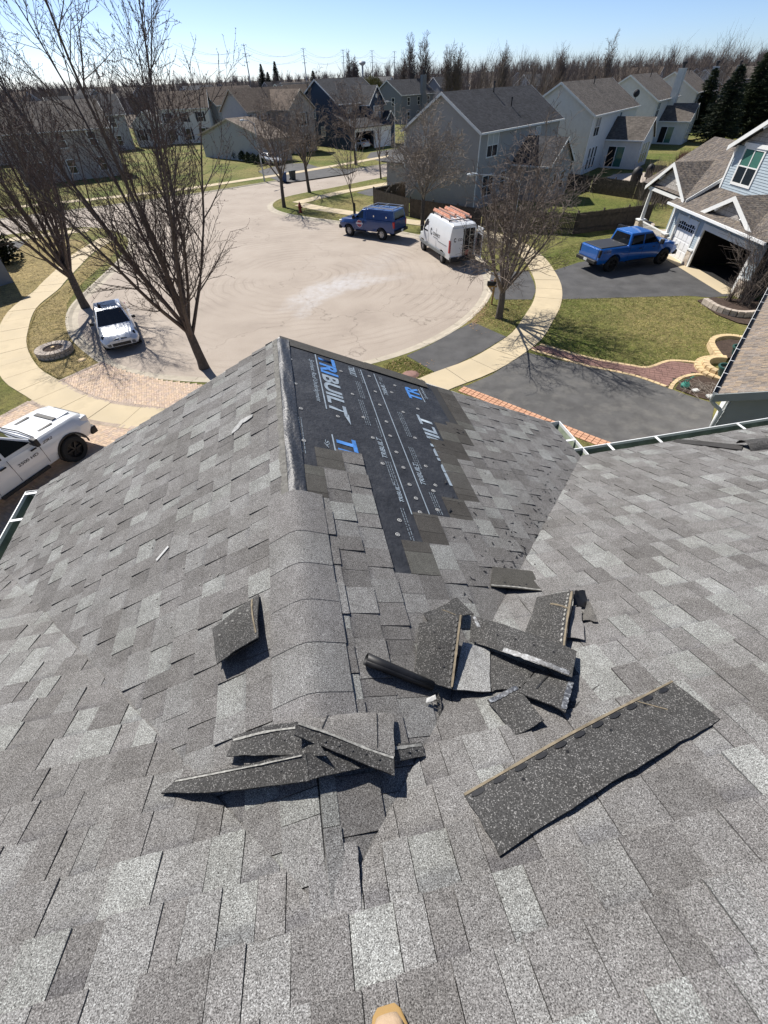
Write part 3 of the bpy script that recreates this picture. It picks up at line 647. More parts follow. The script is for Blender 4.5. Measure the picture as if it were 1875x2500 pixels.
# ridge cap pieces
rnd = random.Random(8)
def cap_piece(v0, v1, hw, lift0, lift1, tint, name='cap_shingle'):
    mb = MB(); K = 9; rings = []
    mb.col = (*tint, 0)
    for f in range(4):
        t = f / 3; v = v0 + (v1 - v0) * t; lf = lift0 + (lift1 - lift0) * t
        for i in range(K):
            x = -1 + 2 * i / (K - 1); u = UR + x * hw; drop = (math.sqrt(x * x + 0.05) - math.sqrt(.05)) / (math.sqrt(1.05) - math.sqrt(.05))
            rings.append(W(u, v, HR + PG * hw * drop - lf - 0.013))
    F = [(r * K + i, r * K + i + 1, (r + 1) * K + i + 1, (r + 1) * K + i) for r in range(3) for i in range(K - 1)]
    low = [p - Vector((0, 0, 0.006)) for p in rings]; o_ = len(rings)
    F += [(i, o_ + i, o_ + i + 1, i + 1) for i in range(K - 1)] + [(3 * K + i, 3 * K + i + 1, o_ + 3 * K + i + 1, o_ + 3 * K + i) for i in range(K - 1)]
    F += [(r * K, (r + 1) * K, o_ + (r + 1) * K, o_ + r * K) for r in range(3)] + [(r * K + K - 1, o_ + r * K + K - 1, o_ + (r + 1) * K + K - 1, (r + 1) * K + K - 1) for r in range(3)]
    mb.add(rings + low, F); return hb(mb, name, 'cap_shingle', smooth=R_(50), attr=True)
for i, v in enumerate((1.73, 1.53, 1.33, 1.13, 0.93, 0.73)):
    cap_piece(v, v - (0.30 if i < 7 else .40), 0.15 + rnd.uniform(-.004, .004), 0.001 + .0007*min(i, 5), 0.0055 + .0007*i if i < 6 else (.001 if i < 7 else -.006), rnd.choice([(.95, .955, .94), (0.85, 0.84, 0.83), (1.05, 1.07, 1.05), (0.9, 0.885, 0.875)]))

# underlayment sheet with print and cap nails
mb = MB(); mb.add([W(UR, 1.20, HR + .0015), W(UR, VEND - 0.01, HR + .0015), W(UR + 1.5 / slg, VEND - 0.01, HR + .0015 + PG * 1.5 / slg), W(UR + 1.5 / slg, 1.20, HR + .0015 + PG * 1.5 / slg)], [(0, 1, 2, 3)])
under = hb(mb, 'underlayment', 'underlayment', fix=False)
def RS(v, s, lift=0.0):                          # point on the right slope
    c = s / slg; return W(UR + c, v, HR + PG * c - lift)
nR = VV.cross(bR).normalized(); nR = nR if nR.z > 0 else -nR
def text_on(s, v0, v1, s0, s1, mat, flip=False, shear=0.25, bold=0.0, lift=0.0022, name='lettering', par=None):
    cu = bpy.data.curves.new('t', 'FONT'); cu.body = s; cu.size = 1.0; cu.shear = shear; cu.offset = bold
    ob = bpy.data.objects.new('t', cu); C.objects.link(ob); bpy.context.view_layer.update()
    me = bpy.data.meshes.new_from_object(ob.evaluated_get(bpy.context.evaluated_depsgraph_get())); C.objects.unlink(ob); bpy.data.objects.remove(ob)
    xs = [v.co.x for v in me.vertices]; ys = [v.co.y for v in me.vertices]; x0, x1, y0, y1 = min(xs), max(xs), min(ys), max(ys)
    for v in me.vertices:
        fx = (v.co.x - x0) / (x1 - x0); fy = (v.co.y - y0) / (y1 - y0)
        v.co = RS(v0 + (v1 - v0) * fx, s0 + (s1 - s0) * fy, lift) - Vector(house0.location)
    me.materials.clear(); me.materials.append(M_[mat]); me.update()
    o = bpy.data.objects.new(name, me); C.objects.link(o); o.parent = par or under; return o
def bar_on(v0, v1, s0, s1, mat, lift=0.002, name='print_line'):
    mb = MB(); mb.poly([RS(v0, s0, lift), RS(v1, s0, lift), RS(v1, s1, lift), RS(v0, s1, lift)]); return hb(mb, name, mat, under, fix=False)
text_on('TRI', 3.585, 3.27, 0.325, 0.475, 'print_blue', bold=0.035, shear=0.1)
text_on('BUILT', 3.255, 2.66, 0.325, 0.465, 'print_grey', bold=0.03, shear=0.1)
mb = MB(); mb.poly([RS(2.66, .44, .0022), RS(2.70, .475, .0022), RS(2.56, .47, .0022)]); hb(mb, 'print_line', 'print_grey', under, fix=False)
bar_on(3.59, 2.70, 0.297, 0.307, 'print_grey')
text_on('Synthetic Roof Underlayment', 3.46, 2.78, 0.225, 0.275, 'print_grey', shear=0.3)
text_on('TRI', 2.37, 2.05, 0.325, 0.47, 'print_blue', bold=0.035, shear=0.1); bar_on(2.38, 2.20, 0.297, 0.307, 'print_grey'); text_on('Sy', 2.30, 2.21, 0.235, 0.27, 'print_grey')
text_on('TR', 3.28, 3.51, 1.30, 1.155, 'print_blue', bold=0.035, shear=0.1); bar_on(3.28, 3.52, 1.315, 1.325, 'print_grey'); text_on('Synthetic', 3.36, 3.58, 1.39, 1.345, 'print_grey')
text_on('TRIBUILT', 2.07, 3.0, 1.275, 1.14, 'print_grey', bold=0.03, shear=0.1)
for s_ in (0.725, 0.858): bar_on(3.56, 1.70, s_ - 0.004, s_ + 0.004, 'print_grey')
for (v0, v1, s0, s1) in ((2.80, 2.55, 0.035, 0.07), (3.56, 3.38, 0.60, 0.66), (3.20, 3.42, 0.925, 0.885), (2.24, 2.48, 0.69, 0.65), (2.02, 2.26, 0.93, 0.89), (1.80, 1.98, 0.70, 0.67)): text_on('TRIBUILT', v0, v1, s0, s1, 'print_grey', bold=0.02)
rnd = random.Random(5)
fp = MB()
for (v0, v1, s0, n_) in ((3.55, 3.3, 0.70, 2), (3.30, 3.02, 0.63, 3), (2.98, 2.62, 0.60, 3), (2.95, 2.6, 0.945, 3), (3.53, 3.44, 0.9, 2), (2.2, 1.95, 0.66, 3), (2.45, 2.2, 0.91, 3), (2.5, 2.1, 0.06, 3), (2.95, 2.82, 0.035, 2), (1.74, 1.46, 0.655, 2), (1.95, 1.74, 0.925, 3), (2.75, 2.5, 0.70, 1)):
    for q in range(n_):
        v = v0; s_ = s0 + q * 0.017
        while v > v1:
            L = rnd.uniform(.008, .04); fp.poly([RS(v, s_, .002), RS(max(v - L, v1), s_, .002), RS(max(v - L, v1), s_ + .006, .002), RS(v, s_ + .006, .002)]); v -= L + rnd.uniform(.004, .01)
o = hb(fp, 'fine_print', 'fine_ink', under, fix=False); o['kind'] = 'stuff'
nail = None
for v, s_ in [(3.42, .52), (3.05, .57), (2.72, .60), (2.45, .62), (2.15, .63), (1.62, .62), (3.48, .79), (3.2, .79), (2.98, .79), (2.75, .79), (2.55, .79), (2.36, .79), (2.18, .79), (2.0, .80), (1.85, .80), (1.75, .80), (3.3, .98), (2.96, 1.0), (2.6, 1.02), (2.25, 1.0), (1.98, .98), (1.78, .93), (3.1, 1.2), (3.35, .08), (2.95, .09), (2.6, .10), (2.25, .10), (2.62, .38), (3.45, 1.05), (1.5, .57), (2.04, 1.0)]:
    if nail is None:
        mb = MB(); mb.lathe([(0.0, 0.0022), (0.005, 0.0022), (0.0055, 0.001), (0.0095, 0.001), (0.010, 0.0020), (0.0135, 0.0018), (0.014, 0.0)], 12)
        mb.m = [1 if i in range(12, 48) else 0 for i in range(len(mb.f))]; nail = mb.build('cap_nail', ['plastic_white', 'tar'], under); o = nail
    else: o = bpy.data.objects.new('cap_nail', nail.data); C.objects.link(o); o.parent = under
    o.location = RS(v + rnd.uniform(-.02, .02), s_ + rnd.uniform(-.01, .01), 0.001) - Vector(house0.location); o.rotation_euler = nR.to_track_quat('Z', 'Y').to_euler()
# crumpled shiny film along the crest
mb = MB(); K = 60; L = 7; P = []
for i in range(K + 1):
    v = 1.70 + (VEND - 0.04 - 1.70) * i / K
    for j in range(L):
        s_ = -0.028 + 0.105 * j / (L - 1); base = RS(v, s_) if s_ > 0 else W(UR + s_ / slg, v, HR + PG * abs(s_) / slg)
        P.append(base + Vector((0, 0, 0.006 + 0.012 * abs(math.sin(j * 1.7 + math.sin(v * 2.1) * 1.2)) * (0.5 + 0.5 * math.sin(v * 9 + j)) + rnd.uniform(0, .003))))
mb.add(P, [(i * L + j, i * L + j + 1, (i + 1) * L + j + 1, (i + 1) * L + j) for i in range(K) for j in range(L - 1)]); hb(mb, 'underlayment_fold', 'wrinkled_film', smooth=R_(80), fix=False)
# torn adhesive edge left of the crest, rake starter strips
mb = MB(); K = 40
P = []
for i in range(K + 1):
    v = 1.66 + (VEND - 0.02 - 1.66) * i / K
    for s_, l in ((0.03, .010), (0.045 + rnd.uniform(-.004, .004), .011), (0.072 + rnd.uniform(-.009, .009), .010)): P.append(W(UR - s_ / slg, v, HR + PG * s_ / slg - l))
mb.add(P, [(i * 3 + j, i * 3 + j + 1, (i + 1) * 3 + j + 1, (i + 1) * 3 + j) for i in range(K) for j in range(2)]); hb(mb, 'torn_seal_strip', 'torn_granules', fix=False)
for s0, s1 in ((0.0, 0.82), (0.80, 1.46)):
    mb = MB(); l0 = 0.006 if s0 == 0 else 0.011; mb.col = (.9, .9, .88, 0); A = [RS(VEND + 0.012, s0, l0), RS(VEND + 0.012, s1, l0), RS(VEND - 0.125, s1, l0), RS(VEND - 0.125, s0, l0)]; mb.prism([p - nR * .005 for p in A], nR * 0.005); hb(mb, 'starter_strip', 'shingle_headlap', attr=True)
# fascia / drip edges, walls
simple('trim_white', (0.66, 0.66, 0.64), 0.5, var=0.05, coords='Position')
simple('siding_grey', (0.30, 0.31, 0.32), 0.7, var=0.05, coords='Position')
mb = MB()
for s_ in (1, -1):
    ue = U_EAVE_R if s_ > 0 else U_EAVE_L; a, b_ = W(UR, VEND + .01, HR + .004), W(ue, VEND + .01, hg(ue) + .004); mb.prism([a, b_, b_ - Vector((0, 0, .17)), a - Vector((0, 0, .17))], -VV * 0.02)
hb(mb, 'rake_board', 'trim_white')
zt = CAM_H - hg(U_EAVE_R) - .05
mb = MB()
mb.prism([W(U_EAVE_L + .35, VEND - .35, hg(U_EAVE_L) + .1), W(UR, VEND - .35, HR + .12), W(U_EAVE_R - .35, VEND - .35, hg(U_EAVE_R) + .1), W(U_EAVE_R - .35, VEND - .35, CAM_H), W(U_EAVE_L + .35, VEND - .35, CAM_H)], -VV * 0.9)
A = W(UL_FAR + .4, V_EAVE - .4, 0); Bq = W(UR_FAR - .4, V_EAVE - .4, 0)
hE = hm(V_EAVE) + .12
mb.prism([W(UL_FAR + .4, V_EAVE - .4, hE), W(UR_FAR - .4, V_EAVE - .4, hE), W(UR_FAR - .4, V_EAVE - .4, CAM_H), W(UL_FAR + .4, V_EAVE - .4, CAM_H)], -VV * 8)
hb(mb, 'wall', 'siding_grey')
# gutters: K-profile swept, with hangers
def gutter(p0, p1, out, name='gutter', hangers=(), ends=(1, 1)):
    d = (p1 - p0); dn = d.normalized(); up = Vector((0, 0, 1)); prof = [(0, 0.0), (0, -0.115), (0.075, -0.115), (0.098, -0.065), (0.118, -0.03), (0.118, 0.004), (0.128, 0.004), (0.128, -0.034), (0.106, -0.072), (0.082, -0.122), (-0.004, -0.122), (-0.004, 0.0)]
    mb = MB(); A = [p0 + out * x + up * z for x, z in prof]; B = [p1 + out * x + up * z for x, z in prof]; k = len(prof)
    for i in range(k - 1):
        mb.mi = 1 if i < 4 else 0; mb.poly([A[i], A[i + 1], B[i + 1], B[i]])
    mb.mi = 0
    for q, P_, s_ in ((ends[0], A, -1), (ends[1], B, 1)):
        if q: mb.prism([P_[0], P_[1], P_[2], P_[4], P_[5]], dn * 0.004 * s_)
    g_ = hb(mb, name, ['white_metal', 'gutter_inside'], fix=False)
    for t in hangers:
        mb = MB(); c = p0 + dn * t; mb.bar(c + up * 0.0, c + out * 0.12 + up * 0.0, 0.028, 0.006); hb(mb, 'gutter_hanger', 'white_metal', g_)
    return g_
zz = 0.012
pr = W(U_EAVE_R + .0, V_EAVE, hg(U_EAVE_R) + zz); gutter(W(U_EAVE_R, V_EAVE + .004, hg(U_EAVE_R) + zz), W(U_EAVE_R, VEND, hg(U_EAVE_R) + zz), UU, hangers=(0.28,), ends=(0, 1))
gutter(W(U_EAVE_R + .004, V_EAVE, hm(V_EAVE) + zz - .02), W(UR_FAR, V_EAVE, hm(V_EAVE) + zz - .02), VV, hangers=(.42, 1.0, 2.05, 2.7, 3.4, 4.2), ends=(0, 1))
gutter(W(U_EAVE_L, vl - .6, hg(U_EAVE_L) + zz), W(U_EAVE_L, VEND, hg(U_EAVE_L) + zz), -UU, hangers=(.55, 1.15, 1.32 + .2), ends=(1, 1))

# lower front gable peeping over the left rake
pk_, wl_, wr2 = W(-1.05, VEND + .75, 2.42), W(-1.75, VEND + .75, 2.75), W(-.35, VEND + .75, 2.75); bk = -VV * .72
mb = MB(); mb.col = (.95, .95, .95, 0); mb.prism([pk_, wl_, wl_ + bk, pk_ + bk], (0, 0, -.05)); mb.prism([pk_, wr2, wr2 + bk, pk_ + bk], (0, 0, -.05)); hb(mb, 'porch_roof', 'cap_shingle', attr=True)
# ------------------------------------------------------------------ loose and torn shingles
def warpf(x, y, ph): return .0065 * math.sin(2.9 * x + ph) * math.cos(2.4 * y + ph * 1.7) + .003 * math.sin(7 * x + 2 * ph) * math.sin(5 * y + ph)
def sheet(name, corners, nu=8, nv=4, th=0.005, bulge=0.0, curl=None, mat='shingle_back', jag=0.002, seedv=0, parent=None, tintc=None, sag=0.0, ph=0.0):
    """corners TL,TR,BR,BL world points; a bent sheet with thickness"""
    rnd = random.Random(seedv); TL, TR, BR, BL = corners; P = []
    n = ((TR - TL).cross(BL - TL)).normalized(); n = n if n.z > 0 else -n
    for j in range(nv + 1):
        y = j / nv
        for i in range(nu + 1):
            x = i / nu; p = (TL * (1 - x) + TR * x) * (1 - y) + (BL * (1 - x) + BR * x) * y
            p = p + n * (bulge * math.sin(math.pi * x) * math.sin(math.pi * min(1, y * 1.0 + .0)) + sag * math.sin(math.pi * x) + warpf(x, y, ph))
            if jag and (i in (0, nu) or j in (0, nv)): p = p + (TR - TL).normalized() * rnd.uniform(-jag, jag) + (BL - TL).normalized() * rnd.uniform(-jag, jag)
            P.append(p)
    K = nu + 1; nn = len(P); low = [p - n * th for p in P]
    F = [(j * K + i, j * K + i + 1, (j + 1) * K + i + 1, (j + 1) * K + i) for j in range(nv) for i in range(nu)]
    F += [tuple(nn + q for q in reversed(f)) for f in F]
    rim = [(0 * K + i, 0 * K + i + 1) for i in range(nu)] + [(j * K + nu, (j + 1) * K + nu) for j in range(nv)] + [(nv * K + i + 1, nv * K + i) for i in reversed(range(nu))] + [((j + 1) * K, j * K) for j in reversed(range(nv))]
    F += [(a, a + nn, b_ + nn, b_) for a, b_ in rim]
    mb = MB(); mb.col = (*(tintc or (1, 1, 1)), 0); mb.add(P + low, F)
    return mb, P, K
def loose(label, name, corners, strips=(), cat='shingle', group=None, mat='shingle_back', attr=False, **kw):
    ph = len(label) * 1.37; kw['seedv'] = len(label); mb, P, K = sheet(name, corners, mat=mat, ph=ph, **kw); c = sum(corners, Vector()) / 4
    root = thing(name, label, cat, tuple(c), group=group)
    mb.v = [tuple(Vector(p) - c) for p in mb.v]; mb.build('sheet', mat, root, smooth=R_(40), attr=attr or bool(kw.get('tintc')))
    TL, TR, BR, BL = corners; n = ((TR - TL).cross(BL - TL)).normalized(); n = n if n.z > 0 else -n
    bl = kw.get('bulge', 0); sg = kw.get('sag', 0)
    def on(x, y, l=0.002): return (TL * (1 - x) + TR * x) * (1 - y) + (BL * (1 - x) + BR * x) * y + n * (bl * math.sin(math.pi * x) * math.sin(math.pi * y) + sg * math.sin(math.pi * x) + warpf(x, y, ph) + l) - c
    rr = random.Random(len(label))
    for (kind, x0, y0, x1, y1, w, mt) in strips:
        mb = MB(); k = 14
        if kind == 'line':
            Q = []
            for i in range(k + 1):
                t = i / k; x, y = x0 + (x1 - x0) * t, y0 + (y1 - y0) * t; ww = w * rr.uniform(.75, 1.25)
                dx, dy = (x1 - x0), (y1 - y0); al = on(x + dx * .01, y + dy * .01) - on(x - dx * .01, y - dy * .01); sd_ = n.cross(al.normalized()); q = on(x, y, .0025); Q += [q + sd_ * ww / 2, q - sd_ * ww / 2]
            mb.add(Q, [(2 * i, 2 * i + 1, 2 * i + 3, 2 * i + 2) for i in range(k)]); mb.build('seal_strip', mt, root, fix=False)
        if kind == 'dash':
            nd_ = 11
            for i in range(nd_):
                t = (i + .5) / nd_; x, y = x0 + (x1 - x0) * t, y0 + (y1 - y0) * t; al = (on(x1, y1) - on(x0, y0)); L = al.length / nd_ * .62; al.normalize(); sd_ = n.cross(al); q = on(x, y, .003)
                m2 = MB(); m2.poly([q + al * L / 2 * math.cos(a) + sd_ * w / 2 * math.sin(a) for a in [2 * math.pi * j / 10 for j in range(10)]]); m2.build('seal_dab', mt, root, fix=False)
        if kind == 'holes':
            for i in range(int(w)):
                t = (i + .5) / w; x, y = x0 + (x1 - x0) * t, y0 + (y1 - y0) * t + rr.uniform(-.08, .08); q = on(x, y, .003); m2 = MB(); m2.poly([q + Vector((math.cos(a) * .006, math.sin(a) * .005, 0)) for a in [2 * math.pi * j / 7 for j in range(7)]]); m2.build('nail_hole', mt, root, fix=False)
    return root
def s4(*c): return [surf(x, y, l) for x, y, l in c]
GS = 'loose shingles on the roof'
mb, _P, _K = sheet('s', s4((752, 2066, .016), (872, 2058, .016), (884, 2246, .012), (756, 2256, .012)), nu=6, nv=8, tintc=(.95, .945, .94), seedv=4); hb(mb, 'hip_shingle', 'roof_shingle', attr=True)
# big strip on the right
loose('long dark shingle strip lying face down at right, dabs along its upper edge', 'loose_shingle', s4((1132, 1938, .02), (1640, 1660, .03), (1760, 1752, .025), (1220, 2087, .02)), [('line', 0.0, .02, 1.0, .02, .009, 'adhesive'), ('dash', .0, .10, .97, .10, .018, 'tar'), ('line', .79, .06, .86, .45, .004, 'adhesive'), ('holes', .1, .3, .9, .25, 4, 'tar')], group=GS, nu=18, nv=5, jag=.003, sag=.012)
# flap folded up left of the ridge
loose('torn shingle flap folded up on the left of the ridge', 'torn_shingle', s4((517, 1534, .02), (632, 1450, .02), (630, 1556, .085), (527, 1619, .085)), [('holes', .1, .35, .9, .25, 5, 'tar'), ('line', .86, .02, .97, .9, .008, 'adhesive')], group=GS, bulge=.02, nu=8, nv=6)
loose('lower layer of the torn flap left of the ridge', 'torn_shingle', s4((535, 1600, .03), (628, 1540, .03), (631, 1560, .05), (529, 1616, .045)), group=GS, nu=6, nv=2)
# ridge-end strips
loose('curved dark strip bent up across the near ridge end, upper left one', 'lifted_shingle', s4((567, 1795, .02), (742, 1758, .05), (800, 1845, .075), (553, 1846, .04)), [('line', .02, .22, .98, .18, .008, 'pale_granules'), ('holes', .05, .5, .9, .45, 6, 'tar')], group=GS, nu=10, nv=4, sag=.012)
loose('longest bent strip lying across the ridge end below the others, left half', 'lifted_shingle', s4((428, 1900, .015), (745, 1838, .07), (755, 1904, .065), (396, 1938, .02)), [('line', .02, .2, .98, .12, .008, 'pale_granules'), ('holes', .05, .4, .9, .4, 6, 'tar')], group=GS, nu=12, nv=4, sag=-.006)
loose('right half of the bent strip at the ridge end beside the crossing piece', 'lifted_shingle', s4((745, 1838, .068), (1029, 1812, .02), (1038, 1845, .02), (755, 1904, .063)), [('line', .72, .3, .99, .2, .010, 'pale_granules'), ('holes', .8, .6, .95, .5, 2, 'tar')], group=GS, nu=10, nv=3, sag=.006)
loose('wide grey cap shingle pried up at the near end of the ridge', 'lifted_shingle', s4((742, 1735, .03), (960, 1745, .03), (963, 1848, .07), (723, 1764, .085)), [('line', .28, .05, .25, .9, .003, 'tar'), ('line', .80, .05, .82, .95, .003, 'tar')], group=GS, nu=10, nv=5, bulge=.01, mat='roof_shingle', tintc=(.85, .83, .8))
loose('dark underside band of the pried cap, crossing over the ridge end strips', 'lifted_shingle', s4((723, 1764, .087), (963, 1848, .072), (961, 1896, .078), (720, 1790, .10)), [('line', .02, .06, .99, .06, .008, 'pale_granules'), ('holes', .1, .5, .9, .5, 6, 'tar')], group=GS, nu=10, nv=3)
# the pile right of the ridge
loose('dark square shingle standing on edge at the left of the torn pile', 'torn_shingle', s4((1023, 1524, .03), (1130, 1497, .15), (1104, 1684, .07), (1012, 1648, .02)), [('line', .955, .02, .985, .98, .009, 'adhesive'), ('dash', .88, .05, .90, .95, .010, 'tar'), ('holes', .3, .2, .8, .8, 3, 'tar')], group=GS, nu=8, nv=8, bulge=.012)
loose('pale granule shingle tab beside the standing square of the pile', 'torn_shingle', s4((1130, 1569, .05), (1196, 1584, .045), (1198, 1688, .035), (1104, 1684, .055)), group=GS, mat='roof_shingle', tintc=(1.35, 1.38, 1.38), nu=5, nv=5)
loose('small dark strip poking out at the upper left of the torn pile', 'torn_shingle', s4((1034, 1499, .02), (1117, 1457, .03), (1157, 1499, .06), (1047, 1518, .03)), [('line', .45, .3, .62, .9, .005, 'adhesive')], group=GS, jag=.004, nu=6, nv=3)
loose('long twisted shingle strip lying across the top of the torn pile', 'torn_shingle', s4((1150, 1500, .06), (1409, 1589, .06), (1397, 1655, .085), (1147, 1566, .03)), [('line', .36, .93, .97, .93, .022, 'sealant'), ('line', .03, .05, .09, .4, .016, 'sealant'), ('holes', .2, .5, .9, .4, 4, 'tar')], group=GS, nu=12, nv=4, sag=.015)
loose('dark torn sheet under the twisted strip in the pile', 'torn_shingle', s4((1198, 1589, .02), (1316, 1634, .03), (1262, 1680, .03), (1175, 1690, .02)), group=GS, jag=.006, nu=7, nv=6)
loose('lowest dark shingle of the pile with a silver strip along its top', 'torn_shingle', s4((1190, 1712, .03), (1262, 1672, .05), (1328, 1760, .04), (1257, 1793, .025)), [('line', .03, .06, .97, .06, .02, 'sealant')], group=GS, nu=6, nv=6)
loose('dark shingle in the pile with a silver strip down its right edge', 'torn_shingle', s4((1314, 1634, .03), (1402, 1664, .06), (1380, 1740, .05), (1264, 1688, .05)), [('line', .93, .05, .96, .95, .02, 'sealant'), ('line', .36, .05, .3, .7, .007, 'tar')], group=GS, nu=7, nv=5)
loose('cracked dark shingle at the right edge of the torn pile', 'torn_shingle', s4((1405, 1622, .015), (1474, 1662, .012), (1388, 1740, .015), (1335, 1712, .015)), [('line', .35, .2, .3, .55, .004, 'tar')], group=GS, jag=.004, nu=6, nv=6)
loose('upright dark shingle with a pale edge at the back right of the pile', 'torn_shingle', s4((1311, 1456, .05), (1401, 1441, .11), (1380, 1582, .055), (1278, 1554, .02)), [('line', .95, .02, .97, .98, .010, 'adhesive'), ('dash', .87, .04, .9, .96, .009, 'pale_granules'), ('line', .5, .32, .95, .36, .012, 'adhesive')], group=GS, nu=8, nv=8, bulge=.03)
loose('folded strip hanging off the upright shingle at the back right', 'torn_shingle', s4((1399, 1478, .07), (1421, 1481, .05), (1425, 1561, .03), (1386, 1556, .03)), group=GS, mat='shingle_headlap', tintc=(2.2, 2.2, 2.3), jag=.004, nu=4, nv=7)
loose('black torn scrap curled behind the upright shingle', 'torn_shingle', s4((1403, 1442, .115), (1431, 1441, .07), (1438, 1484, .02), (1402, 1478, .05)), group=GS, mat='tar', jag=.003, nu=5, nv=5)  # black sheet stands in for the shadow in the gap here
loose('small triangular shingle scrap beside the upright shingle', 'torn_shingle', s4((1434, 1466, .05), (1440, 1468, .05), (1460, 1520, .02), (1420, 1513, .03)), group=GS, mat='shingle_headlap', tintc=(1.5, 1.5, 1.5), nu=4, nv=5)
loose('small flat dark shingle piece lying near the valley', 'loose_shingle', s4((1202, 1385, .015), (1300, 1394, .02), (1322, 1442, .02), (1198, 1430, .015)), [('line', .01, .95, .99, .96, .008, 'pale_granules'), ('holes', .2, .8, .8, .85, 4, 'tar')], group=GS, mat='shingle_headlap', tintc=(.75, .75, .72), jag=.002, nu=6, nv=4)
# rolled dark strip left of the pile
a, b_ = surf(894, 1608, .045), surf(1056, 1674, .03)
root = thing('rolled_strip', 'rolled-up black strip pointing left from the torn pile', 'shingle', tuple((a + b_) / 2)); c = (a + b_) / 2
mb = MB(); ax = (b_ - a).normalized(); sd_ = ax.cross(Vector((0, 0, 1))).normalized(); up = sd_.cross(ax); K = 14
for r0, r1 in ((0.0, 0.0),):
    P = []
    for t in (0, .33, .66, 1):
        for j in range(K):
            an = 2 * math.pi * 1.15 * j / (K - 1); rr = (0.024 - 0.006 * t) * (0.75 + 0.25 * j / K); P.append(a.lerp(b_, t) - c + sd_ * rr * math.cos(an) + up * rr * math.sin(an))
    mb.add(P, [(i * K + j, i * K + j + 1, (i + 1) * K + j + 1, (i + 1) * K + j) for i in range(3) for j in range(K - 1)])
o = mb.build('roll', 'tar', root, smooth=R_(60), fix=False); sm = o.modifiers.new('th', 'SOLIDIFY'); sm.thickness = 0.004
# curled strip near the right eave
loose('dark loose strip lying along the right eave', 'loose_shingle', s4((1655, 1072, .02), (1815, 1084, .03), (1810, 1098, .03), (1640, 1079, .015)), group=GS, nu=8, nv=2, mat='shingle_headlap', tintc=(.6, .6, .62))
a = surf(1817, 1092, .03); b_ = surf(1900, 1085, .03); c = (a + b_) / 2; ax = (b_ - a).normalized(); sd_ = ax.cross(Vector((0, 0, 1))).normalized(); up = sd_.cross(ax); K = 12
root = thing('curled_shingle', 'black shingle curled into an arch by the right eave', 'shingle', tuple(c)); mb = MB(); P = []
for t in range(7):
    for j in range(K):
        an = math.pi * j / (K - 1); P.append(a.lerp(b_, t / 6) - c + sd_ * .11 * math.cos(an) + up * (.085 * math.sin(an) - .035))
mb.add(P, [(i * K + j, i * K + j + 1, (i + 1) * K + j + 1, (i + 1) * K + j) for i in range(6) for j in range(K - 1)]); o = mb.build('sheet', 'shingle_back', root, smooth=R_(60), fix=False); o.modifiers.new('th', 'SOLIDIFY').thickness = 0.006
# crumbs in the valley
rnd = random.Random(17); mb = MB()
for i in range(150):
    t = rnd.random(); px = 1235 + 150 * t + rnd.gauss(0, 26); py = 1385 - 245 * t + rnd.gauss(0, 22)
    if rnd.random() < .3: px, py = rnd.uniform(1080, 1400), rnd.uniform(1030, 1480)
    p = surf(px, py, .008); L = rnd.uniform(.004, .02); an = rnd.uniform(0, 6.3); d = Vector((math.cos(an), math.sin(an), rnd.uniform(-.2, .2))) * L
    mb.bar(p - d, p + d, rnd.uniform(.003, .009), rnd.uniform(.002, .005))
o = mb.build('shingle_crumbs', 'tar'); tag(o, 'dark shingle crumbs scattered in the right-hand valley', 'debris', kind='stuff')
mb = MB()
for i in range(40):
    p = surf(rnd.uniform(60, 560), rnd.uniform(1180, 1600), .008); L = rnd.uniform(.004, .012); an = rnd.uniform(0, 6.3); d = Vector((math.cos(an), math.sin(an), 0)) * L; mb.bar(p - d, p + d, .005, .003)
tag(mb.build('shingle_crumbs', 'tar'), 'few dark crumbs scattered over the left gable slope', 'debris', kind='stuff')
# paper strips, caulk smear
a, b_ = surf(382, 1368, .012), surf(411, 1334, .012); mb = MB(); mb.bar(a, b_, .014, .003); tag(mb.build('release_paper', 'plastic_white'), 'thin white paper strip lying on the left gable slope', 'paper strip')
mb = MB(); P = [surf(x, y, .012) for x, y in [(566, 1056), (572, 1045), (582, 1034), (588, 1026), (604, 1018), (617, 1012), (616, 1018), (600, 1030), (592, 1034), (584, 1046), (572, 1056), (566, 1060)]]
mb.prism(P, (0, 0, .004)); tag(mb.build('caulk_smear', 'caulk'), 'white caulk smear on the left slope near the far rake', 'caulk')
mb = MB()
for (x, y, w_) in ((1040, 1716, .03), (1050, 1712, .025)): p = surf(x, y, .02); mb.prism([p, p + Vector((w_, .004, .006)), p + Vector((w_ * .9, .02, .012)), p + Vector((.004, .016, .004))], (0, 0, .002))
tag(mb.build('torn_paper', 'plastic_white'), 'torn bit of white paper below the rolled strip', 'paper')
loose('narrow dark shard lying below the rolled strip', 'torn_shingle', s4((1064, 1692, .02), (1072, 1690, .02), (1081, 1756, .015), (1075, 1758, .012)), group=GS, jag=.003, nu=2, nv=6)
